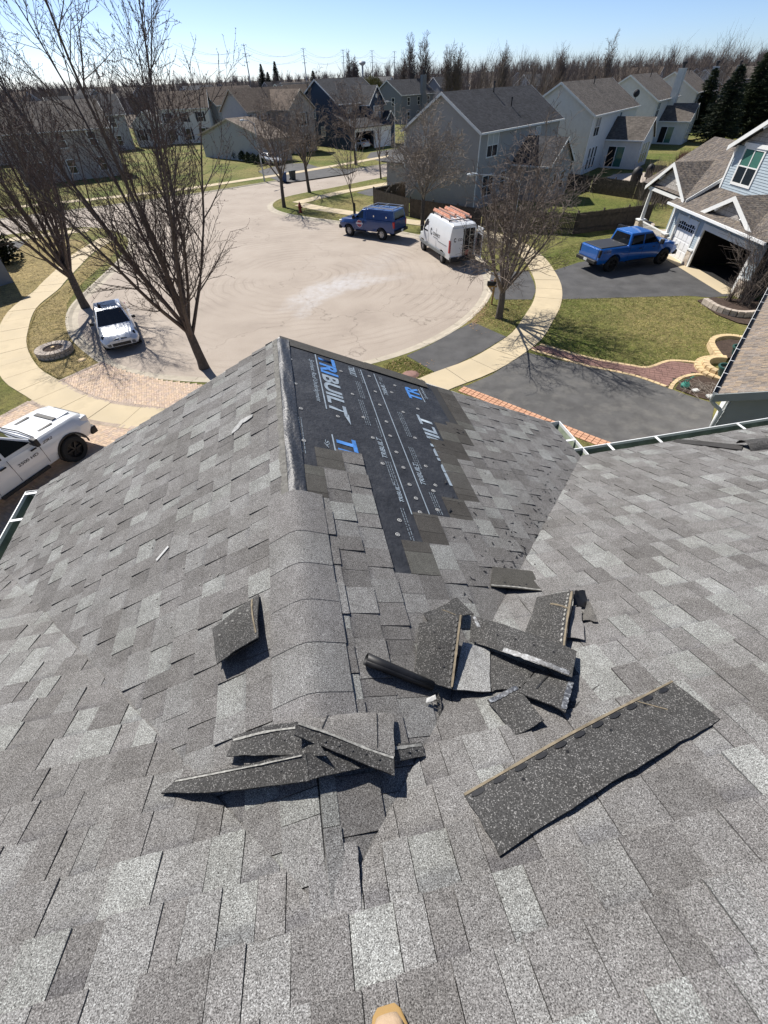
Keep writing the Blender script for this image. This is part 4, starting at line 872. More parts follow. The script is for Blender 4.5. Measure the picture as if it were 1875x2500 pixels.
# boot of the photographer
simple('boot_leather', (0.40, 0.29, 0.19), 0.75, var=0.15, scale=9, bump=0.3, bscale=70, dirt=((0.3, 0.2, 0.1), 7.0, 0.5))
simple('boot_rubber', (0.03, 0.028, 0.025), 0.7)
simple('boot_welt', (0.30, 0.19, 0.07), 0.8)
toe = surf(948, 2488, 0.0); root = thing('boot', 'tan leather work boot toe at the bottom edge of the picture', 'boot', tuple(toe))
pitch = math.atan(PM); fx = VV * math.cos(pitch) - Vector((0, 0, math.sin(pitch))); sx = UU; ux = sx.cross(fx)
def bt(x, y, z): return (-fx * x + sx * y * .86 + ux * z) * .84
def ringloft(rows, K=16, close=True):
    mb = MB(); P = []
    for (x, hw, z0, z1, sq) in rows:
        for j in range(K):
            an = 2 * math.pi * j / K; cy, sy = math.cos(an), math.sin(an); yy = hw * math.copysign(abs(cy) ** sq, cy); zz_ = (z0 + z1) / 2 + (z1 - z0) / 2 * math.copysign(abs(sy) ** sq, sy); P.append(bt(x, yy, zz_))
    n = len(rows); mb.add(P, [(i * K + j, i * K + (j + 1) % K, (i + 1) * K + (j + 1) % K, (i + 1) * K + j) for i in range(n - 1) for j in range(K)] + [tuple(range(K)), tuple(range((n - 1) * K, n * K))]); return mb
ringloft([(0.006, .02, .038, .05, .8), (.012, .033, .034, .07, .8), (.03, .045, .032, .085, .8), (.07, .051, .032, .092, .75), (.12, .048, .032, .10, .75), (.17, .043, .032, .13, .75), (.22, .042, .032, .17, .7), (.27, .041, .032, .18, .7), (.297, .03, .034, .17, .7)]).build('upper', 'boot_leather', root, smooth=R_(60))
ringloft([(-.006, .03, .012, .036, .45), (.004, .042, .012, .036, .45), (.03, .054, .012, .036, .45), (.08, .059, .012, .036, .45), (.15, .052, .012, .036, .45), (.24, .047, .012, .036, .45), (.3, .04, .012, .036, .45)]).build('sole', 'boot_rubber', root, smooth=R_(50))
ringloft([(-.012, .028, .034, .042, .5), (.0, .044, .034, .042, .5), (.03, .057, .034, .042, .5), (.08, .062, .034, .042, .5), (.15, .055, .034, .042, .5), (.24, .05, .034, .042, .5), (.3, .042, .034, .042, .5)]).build('welt', 'boot_welt', root, smooth=R_(50))
mb = MB(); mb.tube([bt(.10 + .012 * math.cos(a), .05 * math.sin(a), .096 - .03 * abs(math.sin(a)) ** 2) for a in [R_(q) for q in range(-88, 89, 11)]], .0022, 5); mb.build('stitching', 'boot_rubber', root)
mb = MB(); mb.tube([bt(.25, 0, .14), bt(.25, 0, .24)], [.05, .055], 14); mb.build('shaft', 'boot_leather', root, smooth=R_(60))
# ------------------------------------------------------------------ houses
def siding(name, col, var=0.05): simple(name, col, 0.65, var=var, scale=3, coords='Position', dirt=(tuple(c * .8 for c in col), 1.2, 0.3))
siding('siding_taupe', (0.36, 0.338, 0.31)); siding('siding_white', (0.66, 0.645, 0.60)); siding('siding_navy', (0.022, 0.042, 0.075)); siding('siding_tan', (0.40, 0.35, 0.30))
siding('siding_cream', (0.40, 0.395, 0.38)); siding('siding_blue', (0.36, 0.425, 0.465)); siding('siding_slate', (0.2, 0.21, 0.22)); siding('siding_neighbour', (0.23, 0.25, 0.25))
simple('trim', (0.74, 0.74, 0.71), 0.5, var=0.04, coords='Position'); simple('trim_tan', (0.45, 0.38, 0.3), 0.6, coords='Position')
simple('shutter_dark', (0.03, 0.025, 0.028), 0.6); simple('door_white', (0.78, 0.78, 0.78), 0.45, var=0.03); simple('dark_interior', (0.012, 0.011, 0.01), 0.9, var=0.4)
simple('black_metal', (0.02, 0.02, 0.021), 0.45); simple('pipe_black', (0.025, 0.025, 0.027), 0.6)
glass('pane_dark', (0.018, 0.024, 0.03)); glass('pane_sky', (0.16, 0.2, 0.22), 0.08); glass('pane_green', (0.06, 0.16, 0.13), 0.06)
simple('blind', (0.46, 0.47, 0.45), 0.6, var=0.1)
def roof_mat(name, col, lo=0.72, hi=1.3):
    m, nd, lk, b = nodes_of(name); tc = N(nd, 'ShaderNodeTexCoord'); sep = N(nd, 'ShaderNodeSeparateXYZ'); lk.new(tc.outputs['Object'], sep.inputs[0])
    ad = N(nd, 'ShaderNodeMath', operation='ADD'); lk.new(sep.outputs[0], ad.inputs[0]); lk.new(sep.outputs[1], ad.inputs[1]); cb = N(nd, 'ShaderNodeCombineXYZ'); lk.new(ad.outputs[0], cb.inputs[0]); lk.new(sep.outputs[2], cb.inputs[1])
    bt_ = N(nd, 'ShaderNodeTexBrick', i_Scale=1.0); bt_.inputs['Brick Width'].default_value = 0.28; bt_.inputs['Row Height'].default_value = 0.068; bt_.inputs['Mortar Size'].default_value = 0.006
    bt_.inputs['Color1'].default_value = (*(c * lo for c in col), 1); bt_.inputs['Color2'].default_value = (*(c * hi for c in col), 1); bt_.inputs['Mortar'].default_value = (*(c * .5 for c in col), 1); lk.new(cb.outputs[0], bt_.inputs['Vector'])
    n1 = N(nd, 'ShaderNodeTexNoise', i_Scale=0.8, i_Detail=5.0); lk.new(tc.outputs['Object'], n1.inputs['Vector']); r = ramp(nd, [(0.3, (0.8, 0.8, 0.8)), (0.7, (1.15, 1.15, 1.15))]); lk.new(n1.outputs['Fac'], r.inputs[0])
    lk.new(mix(nd, lk, bt_.outputs['Color'], r.outputs[0], 1.0, 'MULTIPLY'), b.inputs['Base Color']); b.inputs['Roughness'].default_value = 0.92; b.inputs['Specular IOR Level'].default_value = 0.2
    bp = N(nd, 'ShaderNodeBump', i_Strength=0.6, i_Distance=0.02); lk.new(bt_.outputs['Fac'], bp.inputs['Height']); bp.invert = True; lk.new(bp.outputs[0], b.inputs['Normal'])
roof_mat('roof_charcoal', (0.052, 0.053, 0.058)); roof_mat('roof_brown', (0.13, 0.10, 0.078)); roof_mat('roof_taupe', (0.14, 0.122, 0.105)); roof_mat('roof_tanlight', (0.19, 0.155, 0.125)); roof_mat('roof_grey', (0.12, 0.12, 0.12))
shingle_mat('shingle_tan', (0.12, 0.10, 0.085), (0.27, 0.225, 0.18), (0.36, 0.31, 0.25), scale=90.0)
shingle_mat('shingle_brown', (0.08, 0.07, 0.06), (0.19, 0.168, 0.148), (0.27, 0.245, 0.22), scale=90.0)
BROWNBAG = [(1.2, 1.15, 1.05), (1, 1, 1), (.8, .8, .82), (.65, .65, .67), (1.05, 1.0, .95)]
TANBAG = [(1.25, 1.18, 1.06), (1.06, 1.04, 1.03), (.94, .97, 1.02), (.8, .83, .88), (1.14, 1.1, 1.03), (.98, 1.02, 1.08)]

class Face:
    def __init__(s, o, r, n): s.o, s.r, s.n = Vector(o), Vector(r), Vector(n)
    def p(s, x, z, d=0.0): return s.o + s.r * x + Vector((0, 0, z)) + s.n * d
def lap(mb, F, poly, E=0.13, t=0.02):           # lapped boards over a convex wall polygon (s, z)
    if area2(poly) < 0: poly = poly[::-1]
    z0 = min(p[1] for p in poly); z1 = max(p[1] for p in poly); z = z0
    while z < z1:
        c = clip_half(clip_half(poly, 0, 1, min(z + E, z1)), 0, -1, -z)
        if len(c) >= 3:
            mb.poly([F.p(x, y, t * (1 - (y - z) / E) + .002) for x, y in c]); xs = [x for x, y in c if y - z < 1e-4]
            if len(xs) >= 2: mb.poly([F.p(min(xs), z, t + .002), F.p(max(xs), z, t + .002), F.p(max(xs), z, 0), F.p(min(xs), z, 0)])
        z += E
def window(root, F, s, z, w, h, cols=1, rows=2, tr=0.09, shutters=None, pane='pane_dark', trim='trim', blind=0.0, upper=None):
    mb = MB(); d = 0.04
    for (a, b_, c, e_) in ((s - w / 2 - tr, s + w / 2 + tr, z + h, z + h + tr), (s - w / 2 - tr, s + w / 2 + tr, z - tr, z), (s - w / 2 - tr, s - w / 2, z, z + h), (s + w / 2, s + w / 2 + tr, z, z + h)):
        P = [F.p(a, c, .0), F.p(b_, c, .0), F.p(b_, e_, .0), F.p(a, e_, .0)]; mb.prism(P, F.n * (d + .02))
    for i in range(1, cols): x = s - w / 2 + w * i / cols; mb.prism([F.p(x - .035, z, .02), F.p(x + .035, z, .02), F.p(x + .035, z + h, .02), F.p(x - .035, z + h, .02)], F.n * (d - .008))
    for j in range(1, rows): y = z + h * j / rows; mb.prism([F.p(s - w / 2, y - .028, .021), F.p(s + w / 2, y - .028, .021), F.p(s + w / 2, y + .028, .021), F.p(s - w / 2, y + .028, .021)], F.n * (d - .012))
    wd = mb.build('window', trim, root)
    for i in range(cols):
        for j in range(rows):
            mb = MB(); x0, x1 = s - w / 2 + w * i / cols, s - w / 2 + w * (i + 1) / cols; y0, y1 = z + h * j / rows, z + h * (j + 1) / rows
            pm_ = (upper or pane) if j == rows - 1 else pane
            mb.poly([F.p(x0, y0, .03), F.p(x1, y0, .03), F.p(x1, y1, .03), F.p(x0, y1, .03)]); mb.build('pane', pm_, wd, fix=False)
    if shutters:
        for sg in (-1, 1):
            mb = MB(); x = s + sg * (w / 2 + tr + .2); mb.prism([F.p(x - .19, z - .05, .0), F.p(x + .19, z - .05, .0), F.p(x + .19, z + h + .05, .0), F.p(x - .19, z + h + .05, .0)], F.n * .035); mb.build('shutter', shutters, root)
    return wd
def slab(mb, a, b_, c, d, th=0.1):               # roof slab from four top corners
    dn = Vector((0, 0, -th)); P = [Vector(q) for q in (a, b_, c, d)]; mb.prism([p + dn for p in P], -dn)
def gable_block(root, x0, x1, y0, y1, ze, zp, wall, roofm, trim='trim', axis='x', oh=0.32, z0=0.1, walls='0123', yp=None, E=0.13, ext0=True, ext1=True, name_roof='roof'):
    """a gabled volume; axis = direction of the ridge; walls: 0 gable at low end, 1 gable at high end, 2/3 eave sides"""
    T = (lambda a, b_, z: Vector((a, b_, z))) if axis == 'x' else (lambda a, b_, z: Vector((b_, a, z)))
    if axis == 'y': x0, x1, y0, y1 = y0, y1, x0, x1
    ym = (y0 + y1) / 2 if yp is None else yp; ax = T(1, 0, 0); ay = T(0, 1, 0)
    mb = MB()
    for k, (o, r, n, L, gab) in enumerate(((T(x0, y0, 0), ay, -ax, y1 - y0, True), (T(x1, y0, 0), ay, ax, y1 - y0, True), (T(x0, y0, 0), ax, -ay, x1 - x0, False), (T(x0, y1, 0), ax, ay, x1 - x0, False))):
        if str(k) not in walls: continue
        poly = [(0, z0), (L, z0), (L, ze)] + ([(ym - y0, zp)] if gab else []) + [(0, ze)]; lap(mb, Face(o, r, n), poly, E)
    w_ = mb.build('wall', wall, root, fix=False)
    mb = MB(); p0 = (zp - ze) / (ym - y0); p1 = (zp - ze) / (y1 - ym); a0, a1 = x0 - (oh if ext0 else 0), x1 + (oh if ext1 else 0); up = 0.10
    slab(mb, T(a0, y0 - oh, ze - oh * p0 + up), T(a1, y0 - oh, ze - oh * p0 + up), T(a1, ym, zp + up), T(a0, ym, zp + up)); slab(mb, T(a0, ym, zp + up), T(a1, ym, zp + up), T(a1, y1 + oh, ze - oh * p1 + up), T(a0, y1 + oh, ze - oh * p1 + up))
    rf = mb.build(name_roof, roofm, root)
    mb = MB()
    for xx in ([a0 - .012] if ext0 else []) + ([a1 + .012] if ext1 else []):
        for (ya, za, yb, zb) in ((y0 - oh, ze - oh * p0, ym, zp), (y1 + oh, ze - oh * p1, ym, zp)):
            mb.prism([T(xx, ya, za + up + .012), T(xx, yb, zb + up + .012), T(xx, yb, zb - .10), T(xx, ya, za - .10)], ax * (.024 if xx < x0 else -.024))
    for (ya, za, sg) in ((y0 - oh, ze - oh * p0, -1), (y1 + oh, ze - oh * p1, 1)):
        mb.bar(T(a0, ya + sg * .05, za + .03), T(a1, ya + sg * .05, za + .03), .10, .13)
    mb.build('trim_boards', trim, root)
    return rf
def vent(root, x, y, z, h=0.5, r=0.06): mb = MB(); mb.tube([(x, y, z - .3), (x, y, z + h)], r, 8); mb.tube([(x, y, z + h), (x, y, z + h + .12)], r * 1.5, 8); mb.build('vent_pipe', 'pipe_black', root, smooth=R_(40))
def downspout(root, x, y, z0, z1): mb = MB(); mb.bar((x, y, z0), (x, y, z1), .08, .08); mb.build('downspout', 'trim', root)
def faces(L, Wd): return dict(g0=Face((0, 0, 0), (0, 1, 0), (-1, 0, 0)), g1=Face((L, 0, 0), (0, 1, 0), (1, 0, 0)), e0=Face((0, 0, 0), (1, 0, 0), (0, -1, 0)), e1=Face((0, Wd, 0), (1, 0, 0), (0, 1, 0)))
def hroot(label, x, y, az, group=None, name='house'): return thing(name, label, 'house', (x, y, 0), math.pi / 2 - R_(az), group)

# taupe house on the corner
h = hroot('taupe sided house with charcoal roof behind the picket fence and white van', 9.55, 48.6, 42.3); L, Wd = 15.7, 8.2; F = faces(L, Wd)
gable_block(h, 0, L, 0, Wd, 5.75, 8.1, 'siding_taupe', 'roof_charcoal')
window(h, F['g0'], Wd * .70, 3.7, .85, 1.5, pane='pane_sky', upper='blind'); window(h, F['e0'], 2.3, 3.9, 1.75, 1.55, cols=2, upper='blind'); window(h, F['e0'], 11.0, 4.1, .85, 1.2, upper='blind')
window(h, F['e0'], 2.2, 1.0, 1.9, 1.5, cols=2); window(h, F['e0'], 5.0, 1.0, .9, 1.5)
gable_block(h, 6.6, 11.4, -4.0, 0, 3.0, 4.75, 'siding_taupe', 'roof_charcoal', axis='y', walls='023', ext1=False, oh=.25)
fw = Face((6.6, -4.0, 0), (1, 0, 0), (0, -1, 0)); window(h, fw, 1.5, .9, .8, 1.3); window(h, fw, 3.2, .9, .8, 1.3)
mb = MB(); slab(mb, (1.6, Wd - .1, 2.95), (1.6, Wd + 4.6, 2.95), (6.0, Wd + 3.4, 4.7), (6.0, Wd - .1, 4.9)); slab(mb, (6.0, Wd - .1, 4.9), (6.0, Wd + 3.4, 4.7), (9.5, Wd + 4.6, 2.95), (9.5, Wd - .1, 2.95)); mb.build('garage_roof', 'roof_grey', h)
mb = MB(); lap(mb, Face((2.0, Wd, 0), (0, 1, 0), (-1, 0, 0)), [(0, .1), (4.2, .1), (4.2, 2.9), (0, 2.9)]); lap(mb, Face((2.0, Wd + 4.2, 0), (1, 0, 0), (0, 1, 0)), [(0, .1), (7, .1), (7, 2.9), (0, 2.9)]); mb.build('garage_wall', 'siding_taupe', h, fix=False)
vent(h, 7.6, Wd / 2 - .5, 8.05); vent(h, 8.3, 1.9, 6.95, .5); downspout(h, -.06, -.1, .1, 5.6); downspout(h, -.06, Wd + .08, 2.8, 5.6); downspout(h, L + .02, -.06, .1, 5.6)
# white house next to it and its row
def white_house(label, x, y, az, L, Wd, ze, zp, group, chim=False, roofm='roof_taupe', dish=False):
    h = hroot(label, x, y, az, group); F = faces(L, Wd); gable_block(h, 0, L, 0, Wd, ze, zp, 'siding_white', roofm)
    window(h, F['e0'], 2.3, 3.6, 1.7, 1.6, cols=2, upper='pane_sky'); window(h, F['e0'], 11.0, 4.0, .8, 1.2, upper='pane_sky')
    for i in range(3): window(h, F['e0'], 1.7 + i * 1.15, .5, .6, 2.0, upper='pane_dark')
    window(h, F['g0'], 1.6, .6, .9, 1.6, upper='pane_green')
    x0 = L * .40; gable_block(h, x0, x0 + 5.2, -4.4, 0, 3.0, 4.8, 'siding_white', roofm, axis='y', walls='023', ext1=False, oh=.25)
    fs = Face((x0, 0, 0), (0, -1, 0), (-1, 0, 0)); mb = MB(); mb.prism([fs.p(.6, .2, .0), fs.p(2.7, .2, .0), fs.p(2.7, 2.3, .0), fs.p(.6, 2.3, .0)], fs.n * .03); d_ = mb.build('sliding_door', 'trim', h)
    for a in (.68, 1.7): mb = MB(); mb.poly([fs.p(a, .28, .035), fs.p(a + .92, .28, .035), fs.p(a + .92, 2.22, .035), fs.p(a, 2.22, .035)]); mb.build('pane', 'dark_interior' if a < 1 else 'pane_green', d_, fix=False)
    fw = Face((x0, -4.4, 0), (1, 0, 0), (0, -1, 0))
    for i in range(3): window(h, fw, 1.4 + i * 1.15, .6, .7, 1.9, upper='pane_sky')
    vent(h, 9.0, Wd * .42, zp - .4, .7); downspout(h, -.05, -.08, .1, ze - .1); downspout(h, L + .02, -.08, .1, ze - .1)
    if chim: mb = MB(); lap(mb, Face((L * .55, -.9, 0), (1, 0, 0), (0, -1, 0)), [(0, .1), (1.6, .1), (1.6, zp + .5), (0, zp + .5)]); lap(mb, Face((L * .55, -.9, 0), (0, 1, 0), (-1, 0, 0)), [(0, .1), (.9, .1), (.9, zp + .5), (0, zp + .5)]); mb.box((L * .55 + .8, -.42, zp + .52), (1.7, 1.0, .08)); mb.build('chimney', 'siding_white', h, fix=False); mb = MB(); mb.lathe([(.22, 0), (.22, .4), (.34, .42), (.34, .7), (.1, .8)], 10, (L * .55 + .8, -.42, zp + .56)); mb.build('chimney_cap', 'pipe_black', h)
    if dish: mb = MB(); mb.lathe([(0.0, 0), (.2, .03), (.38, .12), (.4, .14)], 14, (L - .4, .5, ze + 1.1), axis='x'); mb.tube([(L - .35, .5, ze + 1.1), (L - .4, .4, ze + .2)], .03, 6); mb.build('satellite_dish', 'pipe_black', h)
    return h
GW = 'white houses along the back fence'
white_house('white house with brown roof and patio door right of the taupe house', 25.5, 65.0, 38.6, 18.0, 8.8, 5.6, 8.15, GW, dish=True)
white_house('second white house behind the patio with a boxed side chimney', 43.5, 87.6, 38.0, 15.0, 9.5, 5.6, 8.25, GW, chim=True)
white_house('third white house down the row with a boxed chimney', 60.5, 108.0, 38.0, 15.0, 9.5, 5.6, 8.2, GW, chim=True)
white_house('farthest white house of the row behind the evergreens', 80.0, 133.0, 40.0, 15.0, 9.5, 5.6, 8.1, GW, chim=True, roofm='roof_grey')
# tan house across the street
h = hroot('tan house with brown roof and dark shutters across the street', -19.9, 95.6, 41); L, Wd = 12.0, 7.0; F = faces(L, Wd)
gable_block(h, 0, L, 0, Wd, 5.84, 8.3, 'siding_cream', 'roof_brown', trim='trim_tan'); gable_block(h, 5.2, 10.8, -4.3, Wd / 2, 5.84, 8.0, 'siding_tan', 'roof_brown', trim='trim_tan', axis='y', walls='023', ext1=False)
for s_ in (1.3, 3.6): window(h, F['e0'], s_, 3.6, .9, 1.6, shutters='shutter_dark', upper='pane_sky')
ff = Face((5.2, -4.3, 0), (1, 0, 0), (0, -1, 0)); window(h, ff, 2.8, 3.6, 1.7, 1.6, cols=2, shutters='shutter_dark'); window(h, ff, 2.8, .7, 1.9, 1.7, cols=3, shutters='shutter_dark')
gable_block(h, -4.6, 0, -9.5, 8.0, 3.0, 5.1, 'siding_cream', 'roof_tanlight', trim='trim_tan', yp=-.6, walls='023')
window(h, Face((-4.6, 8.0, 0), (1, 0, 0), (0, 1, 0)), 2.2, .9, .9, 1.4); mb = MB(); mb.bar((0, -1.6, 2.75), (5.2, -1.6, 2.75), 3.2, .16); mb.build('porch_roof', 'roof_brown', h); vent(h, 6.5, 3.3, 8.2)
for s_ in (.3, 2.4, 4.6): mb = MB(); mb.bar((s_, -3.0, .1), (s_, -3.0, 2.7), .16, .16); mb.build('porch_post', 'trim', h)
# navy house
h = hroot('dark navy house with white trimmed gable and garage across the street', -5.3, 103.0, 47); L, Wd = 11.0, 11.6; F = faces(L, Wd)
gable_block(h, 0, L, 0, Wd, 6.0, 9.0, 'siding_navy', 'roof_charcoal'); window(h, F['g0'], Wd * .62, 4.0, .95, 1.5, pane='pane_sky'); window(h, F['g0'], Wd * .42, 1.6, .95, 1.2, pane='pane_sky')
gable_block(h, 5.2, 8.8, -2.4, 4.5, 5.9, 8.0, 'siding_navy', 'roof_charcoal', axis='y', walls='023', ext1=False); ff = Face((5.2, -2.4, 0), (1, 0, 0), (0, -1, 0)); window(h, ff, 1.8, 3.9, 1.5, 1.5, cols=2, pane='pane_sky'); window(h, F['e0'], 2.4, 3.9, 1.2, 1.5, cols=2, pane='pane_sky')
mb = MB(); mb.lathe([(0.0, 0), (.28, 0), (.28, .05), (.0, .06)], 14, (7.0, -2.48, 6.75), axis='y'); mb.build('gable_vent', 'trim', h)
mb = MB(); lap(mb, Face((-1.6, -5.6, 0), (0, 1, 0), (-1, 0, 0)), [(0, .1), (5.6, .1), (5.6, 3.0), (0, 3.0)]); mb.build('garage_wall', 'siding_navy', h, fix=False)
mb = MB()
for (a, b_, z0, z1) in ((-1.6, 7.4, 2.5, 3.05), (-1.6, -1.3, .1, 2.5), (3.1, 3.6, .1, 2.5), (6.9, 7.4, .1, 2.5)): mb.prism([(a, -5.6, z0), (b_, -5.6, z0), (b_, -5.6, z1), (a, -5.6, z1)], (0, .15, 0))
mb.build('garage_frame', 'trim', h); mb = MB(); slab(mb, (-2.0, -6.0, 3.1), (7.8, -6.0, 3.1), (7.0, 0, 4.6), (-1.2, 0, 4.6)); mb.build('garage_roof', 'roof_charcoal', h)
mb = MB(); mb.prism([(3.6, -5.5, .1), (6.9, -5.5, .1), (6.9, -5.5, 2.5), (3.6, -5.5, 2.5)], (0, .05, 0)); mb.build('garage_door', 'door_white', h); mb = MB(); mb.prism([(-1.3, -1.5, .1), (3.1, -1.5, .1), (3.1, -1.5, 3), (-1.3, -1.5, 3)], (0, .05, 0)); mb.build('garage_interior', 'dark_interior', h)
gable_block(h, 7.9, 10.5, -3.6, 0, 3.4, 4.7, 'siding_navy', 'roof_charcoal', axis='y', walls='023', ext1=False, oh=.3)
# slate house behind navy, white house behind the tree, and others
def plain(label, x, y, az, L, Wd, ze, zp, wall, roofm, group=None, wins=True, chim=False):
    h = hroot(label, x, y, az, group); F = faces(L, Wd); gable_block(h, 0, L, 0, Wd, ze, zp, wall, roofm, E=0.2)
    if wins:
        for s_ in (L * .2, L * .5, L * .8): window(h, F['e0'], s_, 3.6, .9, 1.4); window(h, F['e0'], s_, .9, .9, 1.4)
        window(h, F['g0'], Wd * .3, 3.6, .9, 1.4); window(h, F['g0'], Wd * .7, 3.6, .9, 1.4)
    if chim: mb = MB(); mb.box((L * .6, -.4, zp * .55), (1.5, .8, zp * 1.1)); mb.build('chimney', wall, h); mb = MB(); mb.lathe([(.2, 0), (.2, .5), (.32, .52), (.32, .75)], 8, (L * .6, -.4, zp * 1.1)); mb.build('chimney_cap', 'pipe_black', h)
    vent(h, L * .6, Wd * .4, zp - .3); return h
plain('slate grey house standing behind the navy house', 8.5, 150, 46, 13, 10, 5.6, 8.2, 'siding_slate', 'roof_charcoal', chim=True)
h = plain('white house with black shutters behind the big bare maple', -43.5, 121.0, 80, 10, 8, 5.6, 8.0, 'siding_white', 'roof_brown', wins=False); F = faces(10, 8)
for s_ in (1.6, 5.0, 8.2): window(h, F['e0'], s_, 3.5, .9, 1.4, shutters='shutter_dark'); window(h, F['e0'], s_, .7, .9, 1.7, shutters='shutter_dark')
gable_block(h, -5.2, 0, -3.0, 5.0, 3.6, 5.4, 'siding_white', 'roof_grey', axis='y', walls='023', oh=.25); window(h, Face((-5.2, -3.0, 0), (1, 0, 0), (0, -1, 0)), 1.4, 1.2, .8, 1.6, shutters='shutter_dark'); window(h, Face((-5.2, -3.0, 0), (1, 0, 0), (0, -1, 0)), 3.8, 1.2, .8, 1.6, shutters='shutter_dark')
plain('pale house with long brown roof far left behind the branches', -78, 92, 72, 17, 9, 5.4, 8.0, 'siding_cream', 'roof_brown')
plain('light grey house at the far left edge across the street', -64, 60, 60, 13, 9, 5.4, 7.9, 'siding_white', 'roof_brown', wins=True)
plain('beige house with brown roof behind the leaning left maple', -47, 73, 57, 13, 9, 5.4, 8.0, 'siding_tan', 'roof_taupe', wins=True)
plain('cream house with dark roof between the beige and shuttered houses', -58, 108, 60, 12, 9, 5.4, 8.0, 'siding_cream', 'roof_charcoal', wins=True)
plain('cream house with brown roof directly behind the tan house', -33, 128, 40, 13, 9, 5.7, 8.35, 'siding_cream', 'roof_brown')
plain('grey house with dark roof behind the gap between tan and navy houses', -20, 150, 42, 13, 9, 5.6, 8.3, 'siding_slate', 'roof_charcoal')
plain('grey gabled house with brown roof just left of the navy house', -16, 132, 42, 11, 8, 5.6, 8.2, 'siding_slate', 'roof_brown')
rnd = random.Random(23); GF = 'far houses among the trees'
far = [(-95, 190), (-60, 205), (-28, 215), (-5, 240), (28, 230), (55, 200), (-140, 230), (-110, 260), (-45, 280), (95, 165), (115, 195), (140, 230), (70, 265), (165, 200), (190, 260), (120, 280), (0, 320), (-80, 340)]
ORD = ['first', 'second', 'third', 'fourth', 'fifth', 'sixth', 'seventh', 'eighth', 'ninth', 'tenth', 'eleventh', 'twelfth', 'thirteenth', 'fourteenth', 'fifteenth', 'sixteenth', 'seventeenth', 'last']
far.sort(key=lambda q: q[0] / q[1])
for i, (x, y) in enumerate(far):
    wl_, rf_ = [('siding_cream', 'roof_brown'), ('siding_slate', 'roof_charcoal'), ('siding_tan', 'roof_taupe'), ('siding_white', 'roof_grey')][i % 4]
    plain('far %s among the bare trees, %s far house from the left' % (('cream house with brown roof', 'slate house with dark roof', 'tan house with taupe roof', 'white house with grey roof')[i % 4], ORD[i]), x, y, rnd.choice([40, 48, 130, 138, 60]), rnd.uniform(11, 15), rnd.uniform(8, 10), 5.4, rnd.uniform(7.9, 8.6), wl_, rf_, GF, wins=False)

# ------------------------------------------------------------------ blue house on the right (garage front on the plane x = 20.5)
h = thing('house', 'blue sided house with open garage, white trim and stone porch pillars', 'house', (20.5, 30, 0)); HB = Vector((20.5, 30, 0))
def loc(x, y, z): return Vector((x, y, z)) - HB
m, nd, lk, b = nodes_of('stone_veneer'); pos = N(nd, 'ShaderNodeNewGeometry').outputs['Position']; vo = N(nd, 'ShaderNodeTexVoronoi', i_Scale=5.5); lk.new(pos, vo.inputs['Vector']); ve = N(nd, 'ShaderNodeTexVoronoi', feature='DISTANCE_TO_EDGE', i_Scale=5.5); lk.new(pos, ve.inputs['Vector'])
r1 = ramp(nd, [(0.0, (0.52, 0.42, 0.30)), (0.5, (0.62, 0.55, 0.46)), (1.0, (0.40, 0.30, 0.22))]); sp = N(nd, 'ShaderNodeSeparateColor'); lk.new(vo.outputs['Color'], sp.inputs[0]); lk.new(sp.outputs[0], r1.inputs[0]); r2 = ramp(nd, [(0.0, (0.35, 0.33, 0.3)), (0.06, (1, 1, 1))]); lk.new(ve.outputs['Distance'], r2.inputs[0])
lk.new(mix(nd, lk, r1.outputs[0], r2.outputs[0], 1.0, 'MULTIPLY'), b.inputs['Base Color']); b.inputs['Roughness'].default_value = 0.9; bp = N(nd, 'ShaderNodeBump', i_Strength=0.8, i_Distance=0.03); lk.new(ve.outputs['Distance'], bp.inputs['Height']); lk.new(bp.outputs[0], b.inputs['Normal'])
m, nd, lk, b = nodes_of('shake'); pos = N(nd, 'ShaderNodeNewGeometry').outputs['Position']; sp = N(nd, 'ShaderNodeSeparateXYZ'); lk.new(pos, sp.inputs[0]); cb = N(nd, 'ShaderNodeCombineXYZ'); lk.new(sp.outputs[1], cb.inputs[0]); lk.new(sp.outputs[2], cb.inputs[1])
bt_ = N(nd, 'ShaderNodeTexBrick', i_Scale=1.0); bt_.inputs['Brick Width'].default_value = 0.11; bt_.inputs['Row Height'].default_value = 0.2; bt_.inputs['Mortar Size'].default_value = 0.009; bt_.inputs['Color1'].default_value = (.33, .3, .27, 1); bt_.inputs['Color2'].default_value = (.48, .45, .41, 1); bt_.inputs['Mortar'].default_value = (.12, .11, .1, 1); lk.new(cb.outputs[0], bt_.inputs['Vector']); lk.new(bt_.outputs['Color'], b.inputs['Base Color']); b.inputs['Roughness'].default_value = 0.9
XF = 20.5; nx_ = Vector((-1, 0, 0))
def wallbox(name, mat, x, y0, y1, z0, z1, th=0.25): mb = MB(); mb.prism([loc(x, y0, z0), loc(x, y1, z0), loc(x, y1, z1), loc(x, y0, z1)], (th, 0, 0)); return mb.build(name, mat, h)
mb = MB(); FG = Face(loc(XF, 24.6, 0), (0, 1, 0), nx_)
for (a, b_, z0, z1) in ((0, 9.2, 2.5, 3.0), (5.75, 6.25, .9, 2.5), (0, .7, .9, 2.5), (8.75, 9.2, .9, 2.5)): lap(mb, FG, [(a, z0), (b_, z0), (b_, z1), (a, z1)], .11)
mb.build('wall', 'siding_blue', h, fix=False)
for y0, y1 in ((24.6, 25.3), (30.35, 30.85), (33.35, 33.8)): wallbox('stone_base', 'stone_veneer', XF - .09, y0, y1, .1, .95); wallbox('stone_cap', 'trim', XF - .13, y0 - .03, y1 + .03, .95, 1.03)
